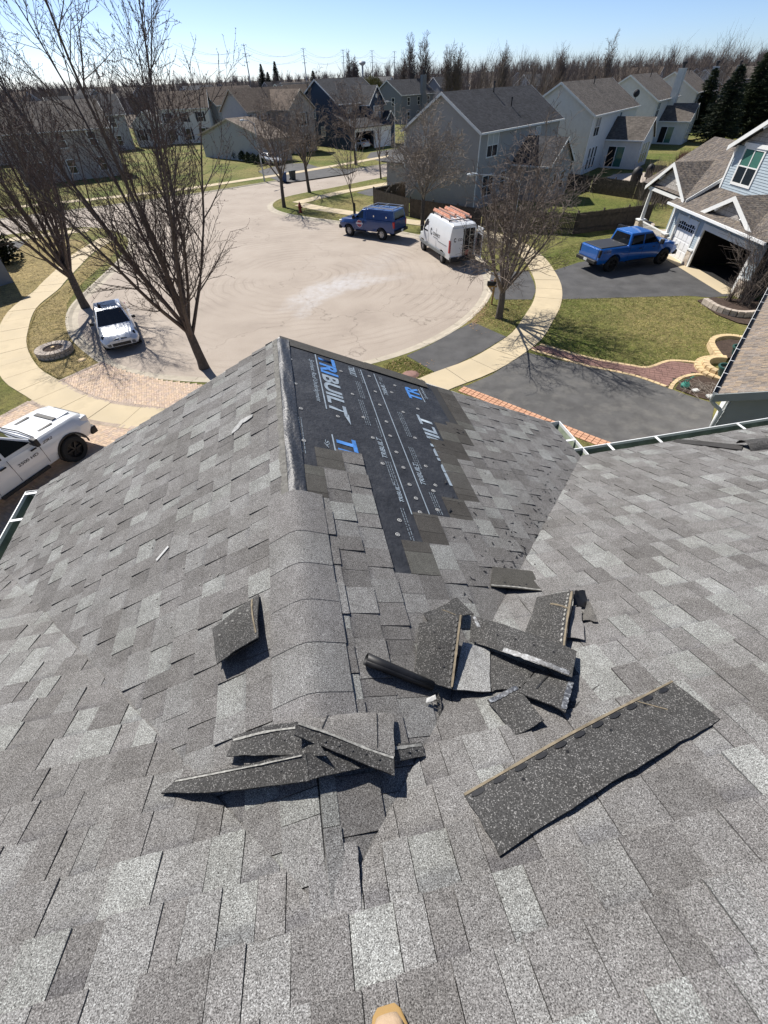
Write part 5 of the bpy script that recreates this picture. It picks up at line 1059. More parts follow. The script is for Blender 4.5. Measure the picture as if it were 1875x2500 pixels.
for (a, b_, z0, z1) in ((25.3, 30.35, 2.2, 2.5), (25.3, 25.5, .1, 2.2), (30.15, 30.35, .1, 2.2), (30.85, 33.35, 2.2, 2.45), (30.85, 31.0, .1, 2.2), (33.2, 33.35, .1, 2.2)): wallbox('door_trim', 'trim', XF - .06, a, b_, z0, z1, .1)
for a in (27.8, 32.1): wallbox('keystone', 'trim', XF - .1, a - .09, a + .09, 2.22, 2.56, .05)
d_ = wallbox('garage_door', 'door_white', XF + .08, 31.0, 33.2, .1, 2.2, .05)
mb = MB()
for r_ in range(3):
    for c_ in range(4): y, z = 31.1 + c_ * .53, .2 + r_ * .5; mb.prism([loc(XF + .079, y, z), loc(XF + .079, y + .43, z), loc(XF + .079, y + .43, z + .4), loc(XF + .079, y, z + .4)], (-.015, 0, 0))
mb.build('door_panel', 'door_white', d_); d_.location
for c_ in range(8):
    for r_ in range(2): mb = MB(); y = 31.1 + c_ * .26; zz_ = 1.72 + r_ * .22; hh = .18 if r_ == 0 else .08 + .1 * math.sin(math.pi * ((c_ % 4) + .5) / 4); mb.poly([loc(XF + .07, y, zz_), loc(XF + .07, y + .2, zz_), loc(XF + .07, y + .2, zz_ + hh), loc(XF + .07, y, zz_ + hh)]); mb.build('pane', 'pane_dark', d_, fix=False)
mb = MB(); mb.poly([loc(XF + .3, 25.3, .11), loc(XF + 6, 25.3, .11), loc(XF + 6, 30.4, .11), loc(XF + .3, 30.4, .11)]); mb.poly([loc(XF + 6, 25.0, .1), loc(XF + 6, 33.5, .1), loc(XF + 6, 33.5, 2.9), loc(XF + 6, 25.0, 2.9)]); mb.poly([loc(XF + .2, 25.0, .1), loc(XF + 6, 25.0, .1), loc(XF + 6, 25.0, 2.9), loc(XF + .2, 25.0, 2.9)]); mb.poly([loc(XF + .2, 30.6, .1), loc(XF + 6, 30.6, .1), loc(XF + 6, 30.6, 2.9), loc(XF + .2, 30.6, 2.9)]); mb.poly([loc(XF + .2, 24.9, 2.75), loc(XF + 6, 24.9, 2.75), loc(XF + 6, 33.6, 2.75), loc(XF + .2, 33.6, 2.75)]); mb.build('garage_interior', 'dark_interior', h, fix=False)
flat('garage_threshold', [Vector(p) for p in ((19.9, 25.3, 0), (20.9, 25.3, 0), (20.9, 33.3, 0), (19.9, 33.3, 0))], GZ + .02, 'concrete')
def tabroof(poly3, a_dir, seedv, mat='shingle_brown', bag=BROWNBAG, E=.143, par=None, off=None, name='roof'):
    """sloped roof panel with real shingle tabs; poly3 counter-clockwise world points"""
    O = Vector(poly3[0]); a = Vector(a_dir).normalized(); n = (Vector(poly3[1]) - O).cross(Vector(poly3[2]) - O).normalized(); n = n if n.z > 0 else -n; b_ = n.cross(a)
    if b_.z < 0: b_ = -b_
    P = [((Vector(p) - O).dot(a), (Vector(p) - O).dot(b_)) for p in poly3]; off = off or Vector()
    mb = MB(); mb.prism([Vector(p) - n * .12 - off for p in poly3], n * .115); rf = mb.build(name, 'roof_deck', par)
    t_ = shingle_plane(O, a, b_, P, E=E, seedv=seedv, bag=bag); mb = MB()
    for v, f, c, k in t_: mb.add([p - off for p in v], f, c)
    o = mb.build('roof_shingles', mat, rf, fix=False, attr=True); o['kind'] = 'stuff'; return rf
gr_ = .46; rz_ = lambda x: 2.95 + gr_ * (x - 20.0)
tabroof([(19.95, 24.2, rz_(19.95)), (24.6, 24.2, rz_(24.6)), (24.6, 34.2, rz_(24.6)), (19.95, 34.2, rz_(19.95))][::-1], (0, 1, 0), 41, par=h, off=HB)
mb = MB(); mb.bar(loc(19.92, 24.2, 2.88), loc(19.92, 34.2, 2.88), .12, .12); mb.build('gutter', 'white_metal', h)
# gable over the double door
def facegable(x, y0, y1, zb, zpk, depth, seedv, shake=True, oh=.28, rafter=True):
    ym = (y0 + y1) / 2; p = (zpk - zb) / (ym - y0); xo = x - oh; mb = MB(); mb.prism([loc(x, y0 + .2, zb), loc(x, y1 - .2, zb), loc(x, ym, zpk - .12)], (.06, 0, 0)); mb.build('gable_shakes', 'shake', h)
    for s_, (ya, yb) in enumerate(((y0, ym), (y1, ym))):
        A = [(xo, ya - (.25 if s_ == 0 else -.25), zb - .25 * p + .08), (x + depth, ya - (.25 if s_ == 0 else -.25), zb - .25 * p + .08), (x + depth, ym, zpk + .08), (xo, ym, zpk + .08)]; tabroof(A if s_ == 0 else A[::-1], (1, 0, 0), seedv + s_, par=h, off=HB, name='gable_roof')
        mb = MB(); q0 = loc(xo - .03, ya - (.28 if s_ == 0 else -.28), zb - .28 * p + .07); q1 = loc(xo - .03, ym, zpk + .07); mb.prism([q0, q1, q1 - Vector((0, 0, .24)), q0 - Vector((0, 0, .24))], (.05, 0, 0)); mb.build('rake_board', 'trim', h)
        mb = MB(); mb.bar(loc(x - .02, ya + (yb - ya) * .55, zb + (zpk - zb) * .55 - .05), loc(xo, ya + (yb - ya) * .5, zb + (zpk - zb) * .5 - .25), .09, .09); mb.build('gable_bracket', 'trim', h)
facegable(20.45, 25.9, 30.75, 2.98, 4.12, 2.8, 51)
facegable(20.55, 33.35, 38.2, 3.28, 4.74, 3.0, 54)
wallbox('gable_beam', 'trim', 20.4, 33.3, 38.3, 3.0, 3.3, .2)
# porch
for y in (33.9, 37.9):
    mb = MB(); mb.box(loc(20.5, y, .62), (.55, .55, 1.04)); mb.build('porch_pillar', 'stone_veneer', h); mb = MB(); mb.box(loc(20.5, y, 1.17), (.62, .62, .07)); mb.build('pillar_cap', 'trim', h); mb = MB(); mb.tube([loc(20.5, y, 1.2), loc(20.5, y, 3.05)], [.16, .12], 4); mb.build('porch_column', 'trim', h)
mb = MB(); mb.box(loc(21.6, 35.9, .25), (2.6, 4.6, .3)); mb.build('porch_floor', 'grey_stone', h)
mb = MB(); mb.bar(loc(20.5, 34.15, 1.1), loc(20.5, 37.65, 1.1), .07, .07); mb.bar(loc(20.5, 34.15, .5), loc(20.5, 37.65, .5), .06, .06)
for i in range(26): y = 34.2 + i * .137; mb.bar(loc(20.5, y, .5), loc(20.5, y, 1.1), .035, .035, (1, 0, 0))
mb.build('porch_railing', 'trim', h)
wallbox('wall', 'siding_blue', 22.9, 33.3, 38.3, .1, 4.2)
# main roof plane beyond the porch, upper storey
rp = lambda x: 3.25 + .60 * (x - 20.3)
tabroof([(20.35, 33.0, rp(20.35)), (24.4, 33.0, rp(24.4)), (24.4, 39.2, rp(24.4)), (20.35, 39.2, rp(20.35))][::-1], (0, 1, 0), 61, par=h, off=HB)
mb = MB(); q0, q1 = loc(20.3, 32.96, rp(20.3)), loc(22.1, 32.96, rp(22.1)); mb.prism([q0, q1, q1 - Vector((0, 0, .22)), q0 - Vector((0, 0, .22))], (0, -.05, 0)); mb.build('rake_board', 'trim', h)
mb = MB(); FU = Face(loc(22.0, 24.4, 0), (0, 1, 0), nx_); lap(mb, FU, [(0, 3.6), (8.3, 3.6), (8.3, 5.9), (0, 5.9)], .125, .02); mb.build('wall', 'siding_blue', h, fix=False)
mb = MB(); lap(mb, Face(loc(22.0, 32.7, 0), (1, 0, 0), (0, 1, 0)), [(0, 3.4), (6, 3.4), (6, 5.9), (0, 5.9)], .125, .02); mb.build('wall', 'siding_blue', h, fix=False)
wallbox('band_board', 'trim', 21.9, 24.4, 32.0, 5.92, 6.1, .14); wallbox('corner_board', 'trim', 21.95, 32.6, 32.76, 3.7, 5.9, .12)
window(h, FU, 30.95 - 24.4, 4.3, 1.62, 1.52, cols=2, tr=.12, pane='pane_dark', upper='pane_green')
pk = 6.0; facegable(22.0, 24.4, 32.7, 5.95, 5.95 + 4.15 * .52, 5.5, 71, oh=.4)
# neighbour's garage wing at lower right
h2 = hroot('neighbouring grey house with pale tan shingle roof beside the wide driveway', 15.8, 5.4, 40.7); rzN = math.pi / 2 - R_(40.7); MN = Matrix.Translation((15.8, 5.4, 0)) @ Matrix.Rotation(rzN, 4, 'Z')
mb = MB(); lap(mb, Face((.3, 0, 0), (0, 1, 0), (-1, 0, 0)), [(0, .1), (7.6, .1), (7.6, 2.7), (4, 4.4), (0, 2.7)], .16, .016); lap(mb, Face((.3, 7.6, 0), (1, 0, 0), (0, 1, 0)), [(0, .1), (.6, .1), (.6, 2.7), (0, 2.7)], .16, .016); mb.build('wall', 'siding_neighbour', h2, fix=False)
mb = MB()
for (a, b_, z0, z1) in ((.9, 6.1, 2.3, 2.7), (.9, 1.1, .1, 2.3), (5.9, 6.1, .1, 2.3)): mb.prism([(a, 7.62, z0), (b_, 7.62, z0), (b_, 7.62, z1), (a, 7.62, z1)], (0, .05, 0))
mb.build('garage_frame', 'trim', h2); mb = MB(); mb.prism([(1.1, 7.56, .1), (5.9, 7.56, .1), (5.9, 7.56, 2.3), (1.1, 7.56, 2.3)], (0, .03, 0)); mb.build('garage_door', 'door_white', h2); mb = MB(); mb.prism([(6.1, 7.6, .1), (16, 7.6, .1), (16, 7.6, 2.7), (6.1, 7.6, 2.7)], (0, .02, 0)); mb.build('wall', 'siding_neighbour', h2)
pN = .44; zN = lambda y: 2.8 + pN * (8.0 - y)
A = [MN @ Vector(p) for p in ((-.1, 8.0, zN(8.0)), (-.1, 4.0, zN(4.0)), (16, 4.0, zN(4.0)), (16, 8.0, zN(8.0)))]
inv = MN.inverted()
def tabroof_local(P, adir, seedv):
    rf = tabroof(P, adir, seedv, mat='shingle_tan', bag=TANBAG); 
    for o in (rf,) + tuple(rf.children): o.data.transform(inv)
    rf.parent = h2
tabroof_local(A, MN.to_3x3() @ Vector((1, 0, 0)), 81)
mb = MB(); slab(mb, (-.1, 0, zN(8)), (16, 0, zN(8)), (16, 4.0, zN(4.0)), (-.1, 4.0, zN(4.0))); mb.build('roof', 'roof_tanlight', h2)
mb = MB()
for ya, yb in ((8.05, 4.0), (-.05, 4.0)): za, zb = 2.78, zN(4); mb.prism([(-.14, ya, za), (-.14, yb, zb), (-.14, yb, zb - .24), (-.14, ya, za - .24)], (.04, 0, 0))
mb.build('rake_board', 'siding_neighbour', h2)
prof = [(0, 0.0), (0, -0.11), (0.075, -0.11), (0.118, -0.03), (0.118, 0.004), (0.128, 0.004), (0.128, -0.034), (0.082, -0.118), (-0.004, -0.118)]
mb = MB()
for i in range(len(prof) - 1): mb.mi = 1 if i < 3 else 0; (xa, za), (xb, zb) = prof[i], prof[i + 1]; mb.poly([(-.1, 8.0 + xa, 2.82 + za), (-.1, 8.0 + xb, 2.82 + zb), (16, 8.0 + xb, 2.82 + zb), (16, 8.0 + xa, 2.82 + za)])
mb.mi = 0; mb.prism([(-.1, 8.0, 2.82), (-.1, 8.0, 2.70), (-.1, 8.09, 2.70), (-.1, 8.128, 2.82)], (.004, 0, 0)); gN = mb.build('gutter', ['white_metal', 'black_metal'], h2, fix=False)
for i in range(16): mb = MB(); mb.bar((.3 + i, 8.0, 2.822), (.3 + i, 8.12, 2.822), .025, .006); mb.build('gutter_hanger', 'white_metal', gN)
simple('downspout_grey', (0.42, 0.44, 0.44), 0.5); mb = MB(); mb.tube(catmull([(.15, 8.06, 2.7), (.15, 8.06, 2.5), (.18, 7.95, 2.36), (.25, 7.72, 2.2), (.25, 7.68, 2.0), (.25, 7.68, .2)], 4), .055, 8); mb.build('downspout', 'downspout_grey', h2, smooth=R_(50))
# ------------------------------------------------------------------ vehicles
def paint(name, col, metal=0.0, rough=0.3):
    simple(name, col, rough, metal, var=0.04, scale=2.0, spec=0.5, coat=0.8)
paint('paint_blue', (0.0, 0.105, 0.42), 0.12); paint('paint_navy', (0.01, 0.045, 0.17), 0.2); paint('paint_white', (0.68, 0.70, 0.71)); paint('paint_silver', (0.60, 0.63, 0.66), 0.2, 0.25)
simple('tyre', (0.018, 0.018, 0.018), 0.85, var=0.2, scale=12); simple('rim_dark', (0.03, 0.03, 0.032), 0.4, 0.5); simple('rim_steel', (0.45, 0.45, 0.46), 0.35, 0.8); simple('plastic_black', (0.016, 0.016, 0.017), 0.6); simple('grey_trim', (0.17, 0.18, 0.18), 0.6)
simple('tail_red', (0.42, 0.015, 0.02), 0.25, spec=0.6); simple('lamp_clear', (0.6, 0.62, 0.63), 0.15, spec=0.7); simple('chrome', (0.7, 0.71, 0.72), 0.2, 0.9); simple('tonneau', (0.03, 0.031, 0.034), 0.55, var=0.1); simple('plate', (0.62, 0.64, 0.62), 0.5); simple('decal_dark', (0.06, 0.06, 0.065), 0.5); simple('decal_red', (0.30, 0.05, 0.08), 0.5); simple('decal_white', (0.6, 0.58, 0.62), 0.5); simple('ladder_orange', (0.72, 0.34, 0.22), 0.6, var=0.2, dirt=((0.6, 0.5, 0.45), 3.0, 0.6)); simple('aluminium', (0.5, 0.51, 0.52), 0.35, 0.7); simple('grille', (0.02, 0.02, 0.022), 0.35)
glass('auto_glass', (0.006, 0.008, 0.011), 0.03)
def ring12(x, zb, zt, wb, wm, wt, sh=0.28, el=0.62):
    h_ = [(0, zb), (wb, zb), (wm, zb + sh * (zt - zb)), (wm, zb + el * (zt - zb)), (wt, zt - .06), (wt - .07, zt), (0, zt)]
    return [(x, y, z) for y, z in h_] + [(x, -y, z) for y, z in reversed(h_[1:-1])]
def body_loft(name, st, mat, root, wheels=(), sharp=38, cut=0.34):
    mb = MB(); K = 12; P = []
    for s_ in st: P += ring12(*s_)
    n = len(st); mb.add(P, [(i * K + j, i * K + (j + 1) % K, (i + 1) * K + (j + 1) % K, (i + 1) * K + j) for i in range(n - 1) for j in range(K)] + [tuple(range(K)), tuple(range((n - 1) * K, n * K))])
    o = mb.build(name, mat, None); cutters = []
    for (x, y, r) in wheels:
        c = MB(); c.lathe([(0, 0), (r, 0), (r, cut), (0, cut)], 28, (x, y if y > 0 else y - cut, r * .0 + WZ), axis='y'); co = c.build('cut', 'plastic_black', None); bmx = bmesh.new(); bmx.from_mesh(co.data); bmesh.ops.remove_doubles(bmx, verts=bmx.verts, dist=1e-5); bmesh.ops.recalc_face_normals(bmx, faces=bmx.faces); bmx.to_mesh(co.data); bmx.free(); cutters.append(co)
        md = o.modifiers.new('b', 'BOOLEAN'); md.operation = 'DIFFERENCE'; md.object = co; md.solver = 'EXACT'
    if cutters:
        bpy.context.view_layer.update(); me = bpy.data.meshes.new_from_object(o.evaluated_get(bpy.context.evaluated_depsgraph_get())); o.modifiers.clear(); o.data = me
        for c in cutters: bpy.data.objects.remove(c)
        me.materials.clear(); me.materials.append(M_[mat])
        for p in me.polygons: p.material_index = 0
    bm = bmesh.new(); bm.from_mesh(o.data)
    for f in bm.faces: f.smooth = True
    for e_ in bm.edges:
        if len(e_.link_faces) == 2: e_.smooth = e_.calc_face_angle() < R_(sharp)
    bm.to_mesh(o.data); bm.free(); o.parent = root
    b2 = o.modifiers.new('bv', 'BEVEL'); b2.width = .018; b2.segments = 2; b2.limit_method = 'ANGLE'; b2.angle_limit = R_(30)
    return o
WZ = 0.40
def wheel(root, x, y, r, w=0.26, rim='rim_dark', hub='rim_steel', spokes=6):
    s_ = 1 if y > 0 else -1; wt = bpy.data.objects.new('wheel', None); C.objects.link(wt); wt.parent = root; wt.location = (x, y, r); wt.empty_display_size = .1
    mb = MB(); mb.lathe([(r * .62, -w / 2), (r * .93, -w / 2), (r, -w * .38), (r, w * .38), (r * .93, w / 2), (r * .62, w / 2), (r * .6, w * .3)], 28, axis='y'); mb.build('tyre', 'tyre', wt, smooth=R_(35))
    mb = MB(); mb.lathe([(0, .0), (r * .62, .0), (r * .62, w * .30), (r * .57, w * .34), (r * .52, w * .16), (0.0, w * .14)], 24, axis='y')
    for i in range(spokes):
        a = 2 * math.pi * i / spokes; d = Vector((math.cos(a), 0, math.sin(a))); mb.bar(d * r * .1 + Vector((0, w * .30, 0)), d * r * .58 + Vector((0, w * .26, 0)), .05, .07, (0, 1, 0))
    mb.lathe([(0, w * .36), (r * .14, w * .36), (r * .17, w * .2)], 14, axis='y'); o = mb.build('rim', [rim], wt, smooth=R_(35))
    if s_ < 0: o.scale = (1, -1, 1)
    mb = MB(); mb.lathe([(0, 0), (r * .99, 0), (r * 1.12, 0)], 24, (0, -.10 * s_ , 0), axis='y'); mb.build('wheel_well', 'plastic_black', wt)
def frustum(root, name, mat, b, t, zb, zt, glassm='auto_glass', crown=0.03):
    """greenhouse: b=(x0,x1,halfwidth) at zb; t=(x0,x1,halfwidth) at zt"""
    mb = MB(); P = [(b[0], -b[2], zb), (b[1], -b[2], zb), (b[1], b[2], zb), (b[0], b[2], zb), (t[0], -t[2], zt), (t[1], -t[2], zt), (t[1], t[2], zt), (t[0], t[2], zt)]
    P += [((t[0] + .15), 0, zt + crown), ((t[1] - .15), 0, zt + crown)]
    mb.add(P, [(0, 1, 5, 4), (1, 2, 6, 5), (2, 3, 7, 6), (3, 0, 4, 7), (4, 5, 9, 8), (6, 7, 8, 9), (5, 6, 9), (7, 4, 8)]); o = mb.build(name, mat, root); bevel(o, .045, 3, 25)
    def side(x, z, s_, d=.006): f = (z - zb) / (zt - zb); return Vector((x, s_ * (b[2] + (t[2] - b[2]) * f + d), z))
    def end(y, f, front, d=.006):
        bx, tx = (b[1], t[1]) if front else (b[0], t[0]); hw = b[2] + (t[2] - b[2]) * f; return Vector((bx + (tx - bx) * f + (d if front else -d), y * hw, zb + (zt - zb) * f + d * .6))
    return side, end
def quad(root, name, P, mat): mb = MB(); mb.poly(P); return mb.build(name, mat, root, fix=False)
def ebox(root, name, c, s_, mat, bv=0.0, rot=None):
    mb = MB(); mb.box(c, s_, rot); o = mb.build(name, mat, root)
    if bv: bevel(o, bv)
    return o
def decal(root, text, F, x0, x1, z0, z1, mat, name='lettering', shear=0.0, bold=0.0):
    cu = bpy.data.curves.new('t', 'FONT'); cu.body = text; cu.size = 1.0; cu.shear = shear; cu.offset = bold; ob = bpy.data.objects.new('t', cu); C.objects.link(ob); bpy.context.view_layer.update()
    me = bpy.data.meshes.new_from_object(ob.evaluated_get(bpy.context.evaluated_depsgraph_get())); bpy.data.objects.remove(ob); xs = [v.co.x for v in me.vertices]; ys = [v.co.y for v in me.vertices]; a0, a1, b0, b1 = min(xs), max(xs), min(ys), max(ys)
    for v in me.vertices: v.co = F(x0 + (x1 - x0) * (v.co.x - a0) / (a1 - a0), z0 + (z1 - z0) * (v.co.y - b0) / (b1 - b0))
    me.materials.clear(); me.materials.append(M_[mat]); me.update(); o = bpy.data.objects.new(name, me); C.objects.link(o); o.parent = root; return o
def arch_flare(root, x, y, r, mat, t=0.05, a0=-.05, a1=math.pi + .05, zc=None):
    mb = MB(); zc = WZ if zc is None else zc; n = 16; P = []
    for i in range(n + 1):
        a = a0 + (a1 - a0) * i / n
        for rr, d in ((r, .0), (r + t, .0), (r + t, .03), (r, .035)): P.append((x + rr * math.cos(a), y + math.copysign(d, y), zc + rr * math.sin(a)))
    mb.add(P, [(i * 4 + j, i * 4 + (j + 1) % 4, (i + 1) * 4 + (j + 1) % 4, (i + 1) * 4 + j) for i in range(n) for j in range(4)]); mb.build('fender_flare', mat, root, smooth=R_(40))
def pickup(label, loc_, rz, mat, Lt=5.9, WB=3.7, hw=0.99, wr=0.40, roofz=1.93, belt=1.34, hood=1.24, cab=(-.75, 1.35), crew=True, cover='flat', flare=None, rim='rim_dark', bed=1.38, bumper='plastic_black', fo=.95, flat_mirror=True, group=None, name='pickup_truck', ztop=None, tail='tail_red'):
    global WZ
    WZ = wr; root = thing(name, label, 'pickup truck', loc_, rz, group); F_ = Lt / 2; fa = F_ - fo; ra = fa - WB; R_end = -Lt / 2; zb = .52
    c0, c1 = cab
    st = [(R_end, zb + .08, bed - .02, hw - .12, hw - .03, hw - .06), (R_end + .12, zb, bed, hw - .08, hw, hw - .03), (c0 - .06, zb, bed, hw - .08, hw, hw - .03), (c0, zb - .05, belt, hw - .08, hw, hw - .05), (c1 - .1, zb - .05, belt - .02, hw - .08, hw, hw - .06), (c1 + .25, zb - .05, hood + .03, hw - .08, hw, hw - .10), (F_ - .45, zb, hood - .02, hw - .1, hw - .01, hw - .16), (F_ - .14, zb, hood - .07, hw - .14, hw - .05, hw - .2), (F_, zb + .06, hood - .17, hw - .2, hw - .1, hw - .26)]
    body_loft('body', st, mat, root, [(x, s_ * (hw - .30), wr + .11) for x in (fa, ra) for s_ in (1, -1)])
    for x in (fa, ra):
        for s_ in (1, -1):
            wheel(root, x, s_ * (hw - .13), wr, .27, rim)
            if flare: arch_flare(root, x, s_ * (hw - .012), wr + .09, flare)
    side, end = frustum(root, 'cab', mat, (c0 + .02, c1 + .12, hw - .06), (c0 + .16, c1 - .72, hw - .24), belt - .06, roofz)
    quad(root, 'windshield', [end(-.9, .1, True), end(.9, .1, True), end(.88, .93, True), end(-.88, .93, True)], 'auto_glass'); quad(root, 'rear_window', [end(-.86, .14, False), end(.86, .14, False), end(.8, .86, False), end(-.8, .86, False)], 'auto_glass')
    z0, z1 = belt + .03, roofz - .11; mid = (c0 + c1) / 2 - .08
    for s_ in (1, -1):
        if crew:
            quad(root, 'side_window', [side(c0 + .16, z0, s_), side(mid - .05, z0, s_), side(mid - .05, z1, s_), side(c0 + .26, z1, s_)], 'auto_glass')
            quad(root, 'side_window', [side(mid + .05, z0, s_), side(c1 - .12, z0, s_), side(c1 - .68, z1, s_), side(mid + .05, z1, s_)], 'auto_glass')
        else:
            quad(root, 'side_window', [side(c0 + .34, z0, s_), side(c1 - .12, z0, s_), side(c1 - .70, z1, s_), side(c0 + .34, z1, s_)], 'auto_glass')
        for x in ([c0 + .12, mid, c1 - .0] if crew else [c0 + .25, c1 - .0]): ebox(root, 'door_seam', (x, s_ * (hw - .004), (zb + belt) / 2 + .02), (.012, .012, belt - zb - .12), 'plastic_black')
        for x in ([mid - .22, mid + .82] if crew else [c0 + .5]): ebox(root, 'door_handle', (x, s_ * (hw + .012), belt - .17), (.2, .04, .045), 'plastic_black', .012)
        mb = MB(); mb.box((c1 - .12, s_ * (hw + .20), belt + .10), (.14, .26, .26)); mb.box((c1 - .14, s_ * (hw + .03), belt + .02), (.09, .18, .08)); bevel(mb.build('mirror', 'plastic_black', root), .03)
        ebox(root, 'headlight', (F_ - .11, s_ * (hw - .22), hood - .26), (.26, .26, .2), 'lamp_clear', .03); ebox(root, 'tail_light', (R_end + .07, s_ * (hw - .075), bed - .26), (.16, .14, .42), tail, .025)
        ebox(root, 'rocker', ((c0 + c1) / 2, s_ * (hw - .05), zb - .04), (c1 - c0 - .2, .16, .09), 'plastic_black')
    ebox(root, 'grille', (F_ - .03, 0, hood - .36), (.1, 1.25, .42), 'grille', .02); ebox(root, 'front_bumper', (F_ - .03, 0, zb + .1), (.26, hw * 1.9, .28), bumper, .05); ebox(root, 'rear_bumper', (R_end - .08, 0, zb + .13), (.22, hw * 1.86, .2), bumper, .03); ebox(root, 'number_plate', (R_end - .195, 0, zb + .16), (.015, .3, .15), 'plate')
    for zz_, x_ in ((hood - .01, 1.0),):
        for y in (-.42, .42): ebox(root, 'hood_crease', (F_ - .95, y, hood + .0), (.9, .03, .02), mat)
    if cover == 'flat': ebox(root, 'bed_cover', ((R_end + c0) / 2 + .02, 0, bed + .02), (c0 - R_end - .2, hw * 1.72, .05), 'tonneau', .015)
    if cover == 'open': ebox(root, 'bed_floor', ((R_end + c0) / 2 + .02, 0, bed + .006), (c0 - R_end - .25, hw * 1.68, .02), 'plastic_black')
    ebox(root, 'tailgate', (R_end - .008, 0, (zb + bed) / 2 + .1), (.03, hw * 1.6, bed - zb - .28), mat, .01)
    return root, dict(F=F_, R=R_end, fa=fa, ra=ra, hw=hw, belt=belt, bed=bed, c0=c0, c1=c1, roofz=roofz, hood=hood)
# bright blue pickup on the right drive
hd = math.atan2(1.26, 4.2); hv = Vector((math.cos(hd), math.sin(hd), 0)); lf = Vector((-hv.y, hv.x, 0))
fr = gp(1608.7, 646, GZ); rr_ = gp(1474, 663, GZ); cpos = (fr + rr_) / 2 + lf * .86 + hv * .05
root, D = pickup('bright blue crew-cab pickup with black bed cover in front of the garage', (cpos.x, cpos.y, GZ + .012), hd, 'paint_blue', Lt=6.15, WB=3.95, wr=.45, roofz=1.98, cab=(-.95, 1.45), fo=.98, tail='plastic_black')
for s_ in (1, -1): decal(root, '4X4', lambda x, z, s=s_: Vector((x, s * (D['hw'] + .004), z)), *( (D['ra'] - .42, D['ra'] - .98) if s_ > 0 else (D['ra'] - .98, D['ra'] - .42)), 1.12, 1.24, 'decal_dark')
# navy pickup with cap on the street
fr, rr_ = Vector((-1.79, 41.5, 0)), Vector((.856, 39.74, 0)); hv = (fr - rr_).normalized(); hd = math.atan2(hv.y, hv.x); rt = Vector((hv.y, -hv.x, 0)); cpos = (fr + rr_) / 2 + rt * .86
root, D = pickup('dark blue work pickup with cap and roof rack at the kerb', (cpos.x + hv.x * .08, cpos.y + hv.y * .08, 0.002), hd, 'paint_navy', Lt=5.35, WB=3.2, cab=(-.05, 1.15), crew=False, cover='none', rim='rim_steel')
side, end = frustum(root, 'bed_cap', 'paint_navy', (D['R'] + .04, D['c0'] + .02, D['hw'] - .03), (D['R'] + .16, D['c0'] - .02, D['hw'] - .14), D['bed'] - .02, 2.0)
for s_ in (1, -1):
    for a, b_ in ((D['R'] + .25, D['R'] + 1.22), (D['R'] + 1.32, D['c0'] - .12)):
        w_ = quad(root, 'cap_hatch', [side(a, 1.5, s_), side(b_, 1.5, s_), side(b_, 1.88, s_), side(a, 1.88, s_)], 'paint_navy'); ebox(root, 'hatch_latch', side((a + b_) / 2, 1.58, s_, .012), (.1, .02, .11), 'chrome')
quad(root, 'cap_rear_window', [end(-.8, .1, False), end(.8, .1, False), end(.76, .85, False), end(-.76, .85, False)], 'auto_glass')
mb = MB()
for y in (-.78, .78): mb.bar((D['R'] + .15, y, 2.13), (D['c0'] - .05, y, 2.13), .05, .05); [mb.bar((x, y, 1.98), (x, y, 2.13), .04, .04, (1, 0, 0)) for x in (D['R'] + .2, -1.2, D['c0'] - .1)]
for x in (D['R'] + .2, -1.2, D['c0'] - .1): mb.bar((x, -.8, 2.14), (x, .8, 2.14), .05, .05)
mb.build('roof_rack', 'aluminium', root)
mb = MB()
for y in (-.5, -.25, 0, .25, .5): mb.box((.42, y, 1.97), (.1, .09, .06))
mb.build('marker_lights', 'lamp_clear', root)
FL = lambda x, z: Vector((x, D['hw'] + .006, z))
mb = MB(); mb.lathe([(.0, .0), (.24, .0)], 20, (.62, D['hw'] + .004, .98), axis='y'); mb.build('door_emblem', 'decal_red', root)
mb = MB(); mb.lathe([(.23, .0), (.26, .0)], 20, (.62, D['hw'] + .005, .98), axis='y'); mb.build('door_emblem_ring', 'decal_white', root)
mb = MB(); mb.poly([FL(.95, .95), FL(.29, .95), FL(.29, 1.05), FL(.95, 1.05)]); mb.build('door_emblem_band', 'decal_white', root, fix=False)
# white heavy pickup in this drive
hd = R_(67); hv = Vector((math.cos(hd), math.sin(hd), 0)); rt = Vector((hv.y, -hv.x, 0)); fc = Vector((-10.33, 13.05, 0)) - rt * 1.0; cpos = fc - hv * 3.15
root, D = pickup('white heavy-duty pickup with black fender flares on the paver drive', (cpos.x, cpos.y, GZ + .02), hd, 'paint_white', Lt=6.3, WB=3.9, hw=1.02, wr=.46, roofz=2.03, belt=1.42, hood=1.38, bed=1.46, cab=(-.62, 1.25), cover='open', flare='plastic_black', fo=1.0)
FR = lambda x, z: Vector((x, -(D['hw'] + .005), z))
decal(root, '2500 HD', FR, D['c1'] - .85, D['c1'] - .15, 1.02, 1.11, 'decal_dark', bold=.02); decal(root, 'ZR2', FR, D['c1'] + .12, D['c1'] + .5, 1.22, 1.30, 'decal_dark', bold=.03, shear=.3)
for y in (-.55, .55): ebox(root, 'hood_vent', (D['F'] - 1.2, y, D['hood'] + .02), (.5, .1, .02), 'plastic_black')
ebox(root, 'hood_scoop', (D['F'] - .75, 0, D['hood'] + .03), (.16, .9, .03), 'plastic_black', .01); ebox(root, 'sunroof', (-.15, 0, D['roofz'] + .025), (.75, .8, .012), 'auto_glass'); ebox(root, 'hood_bulge', (D['F'] - .8, 0, D['hood'] - .01), (1.2, .95, .05), 'paint_white', .02)
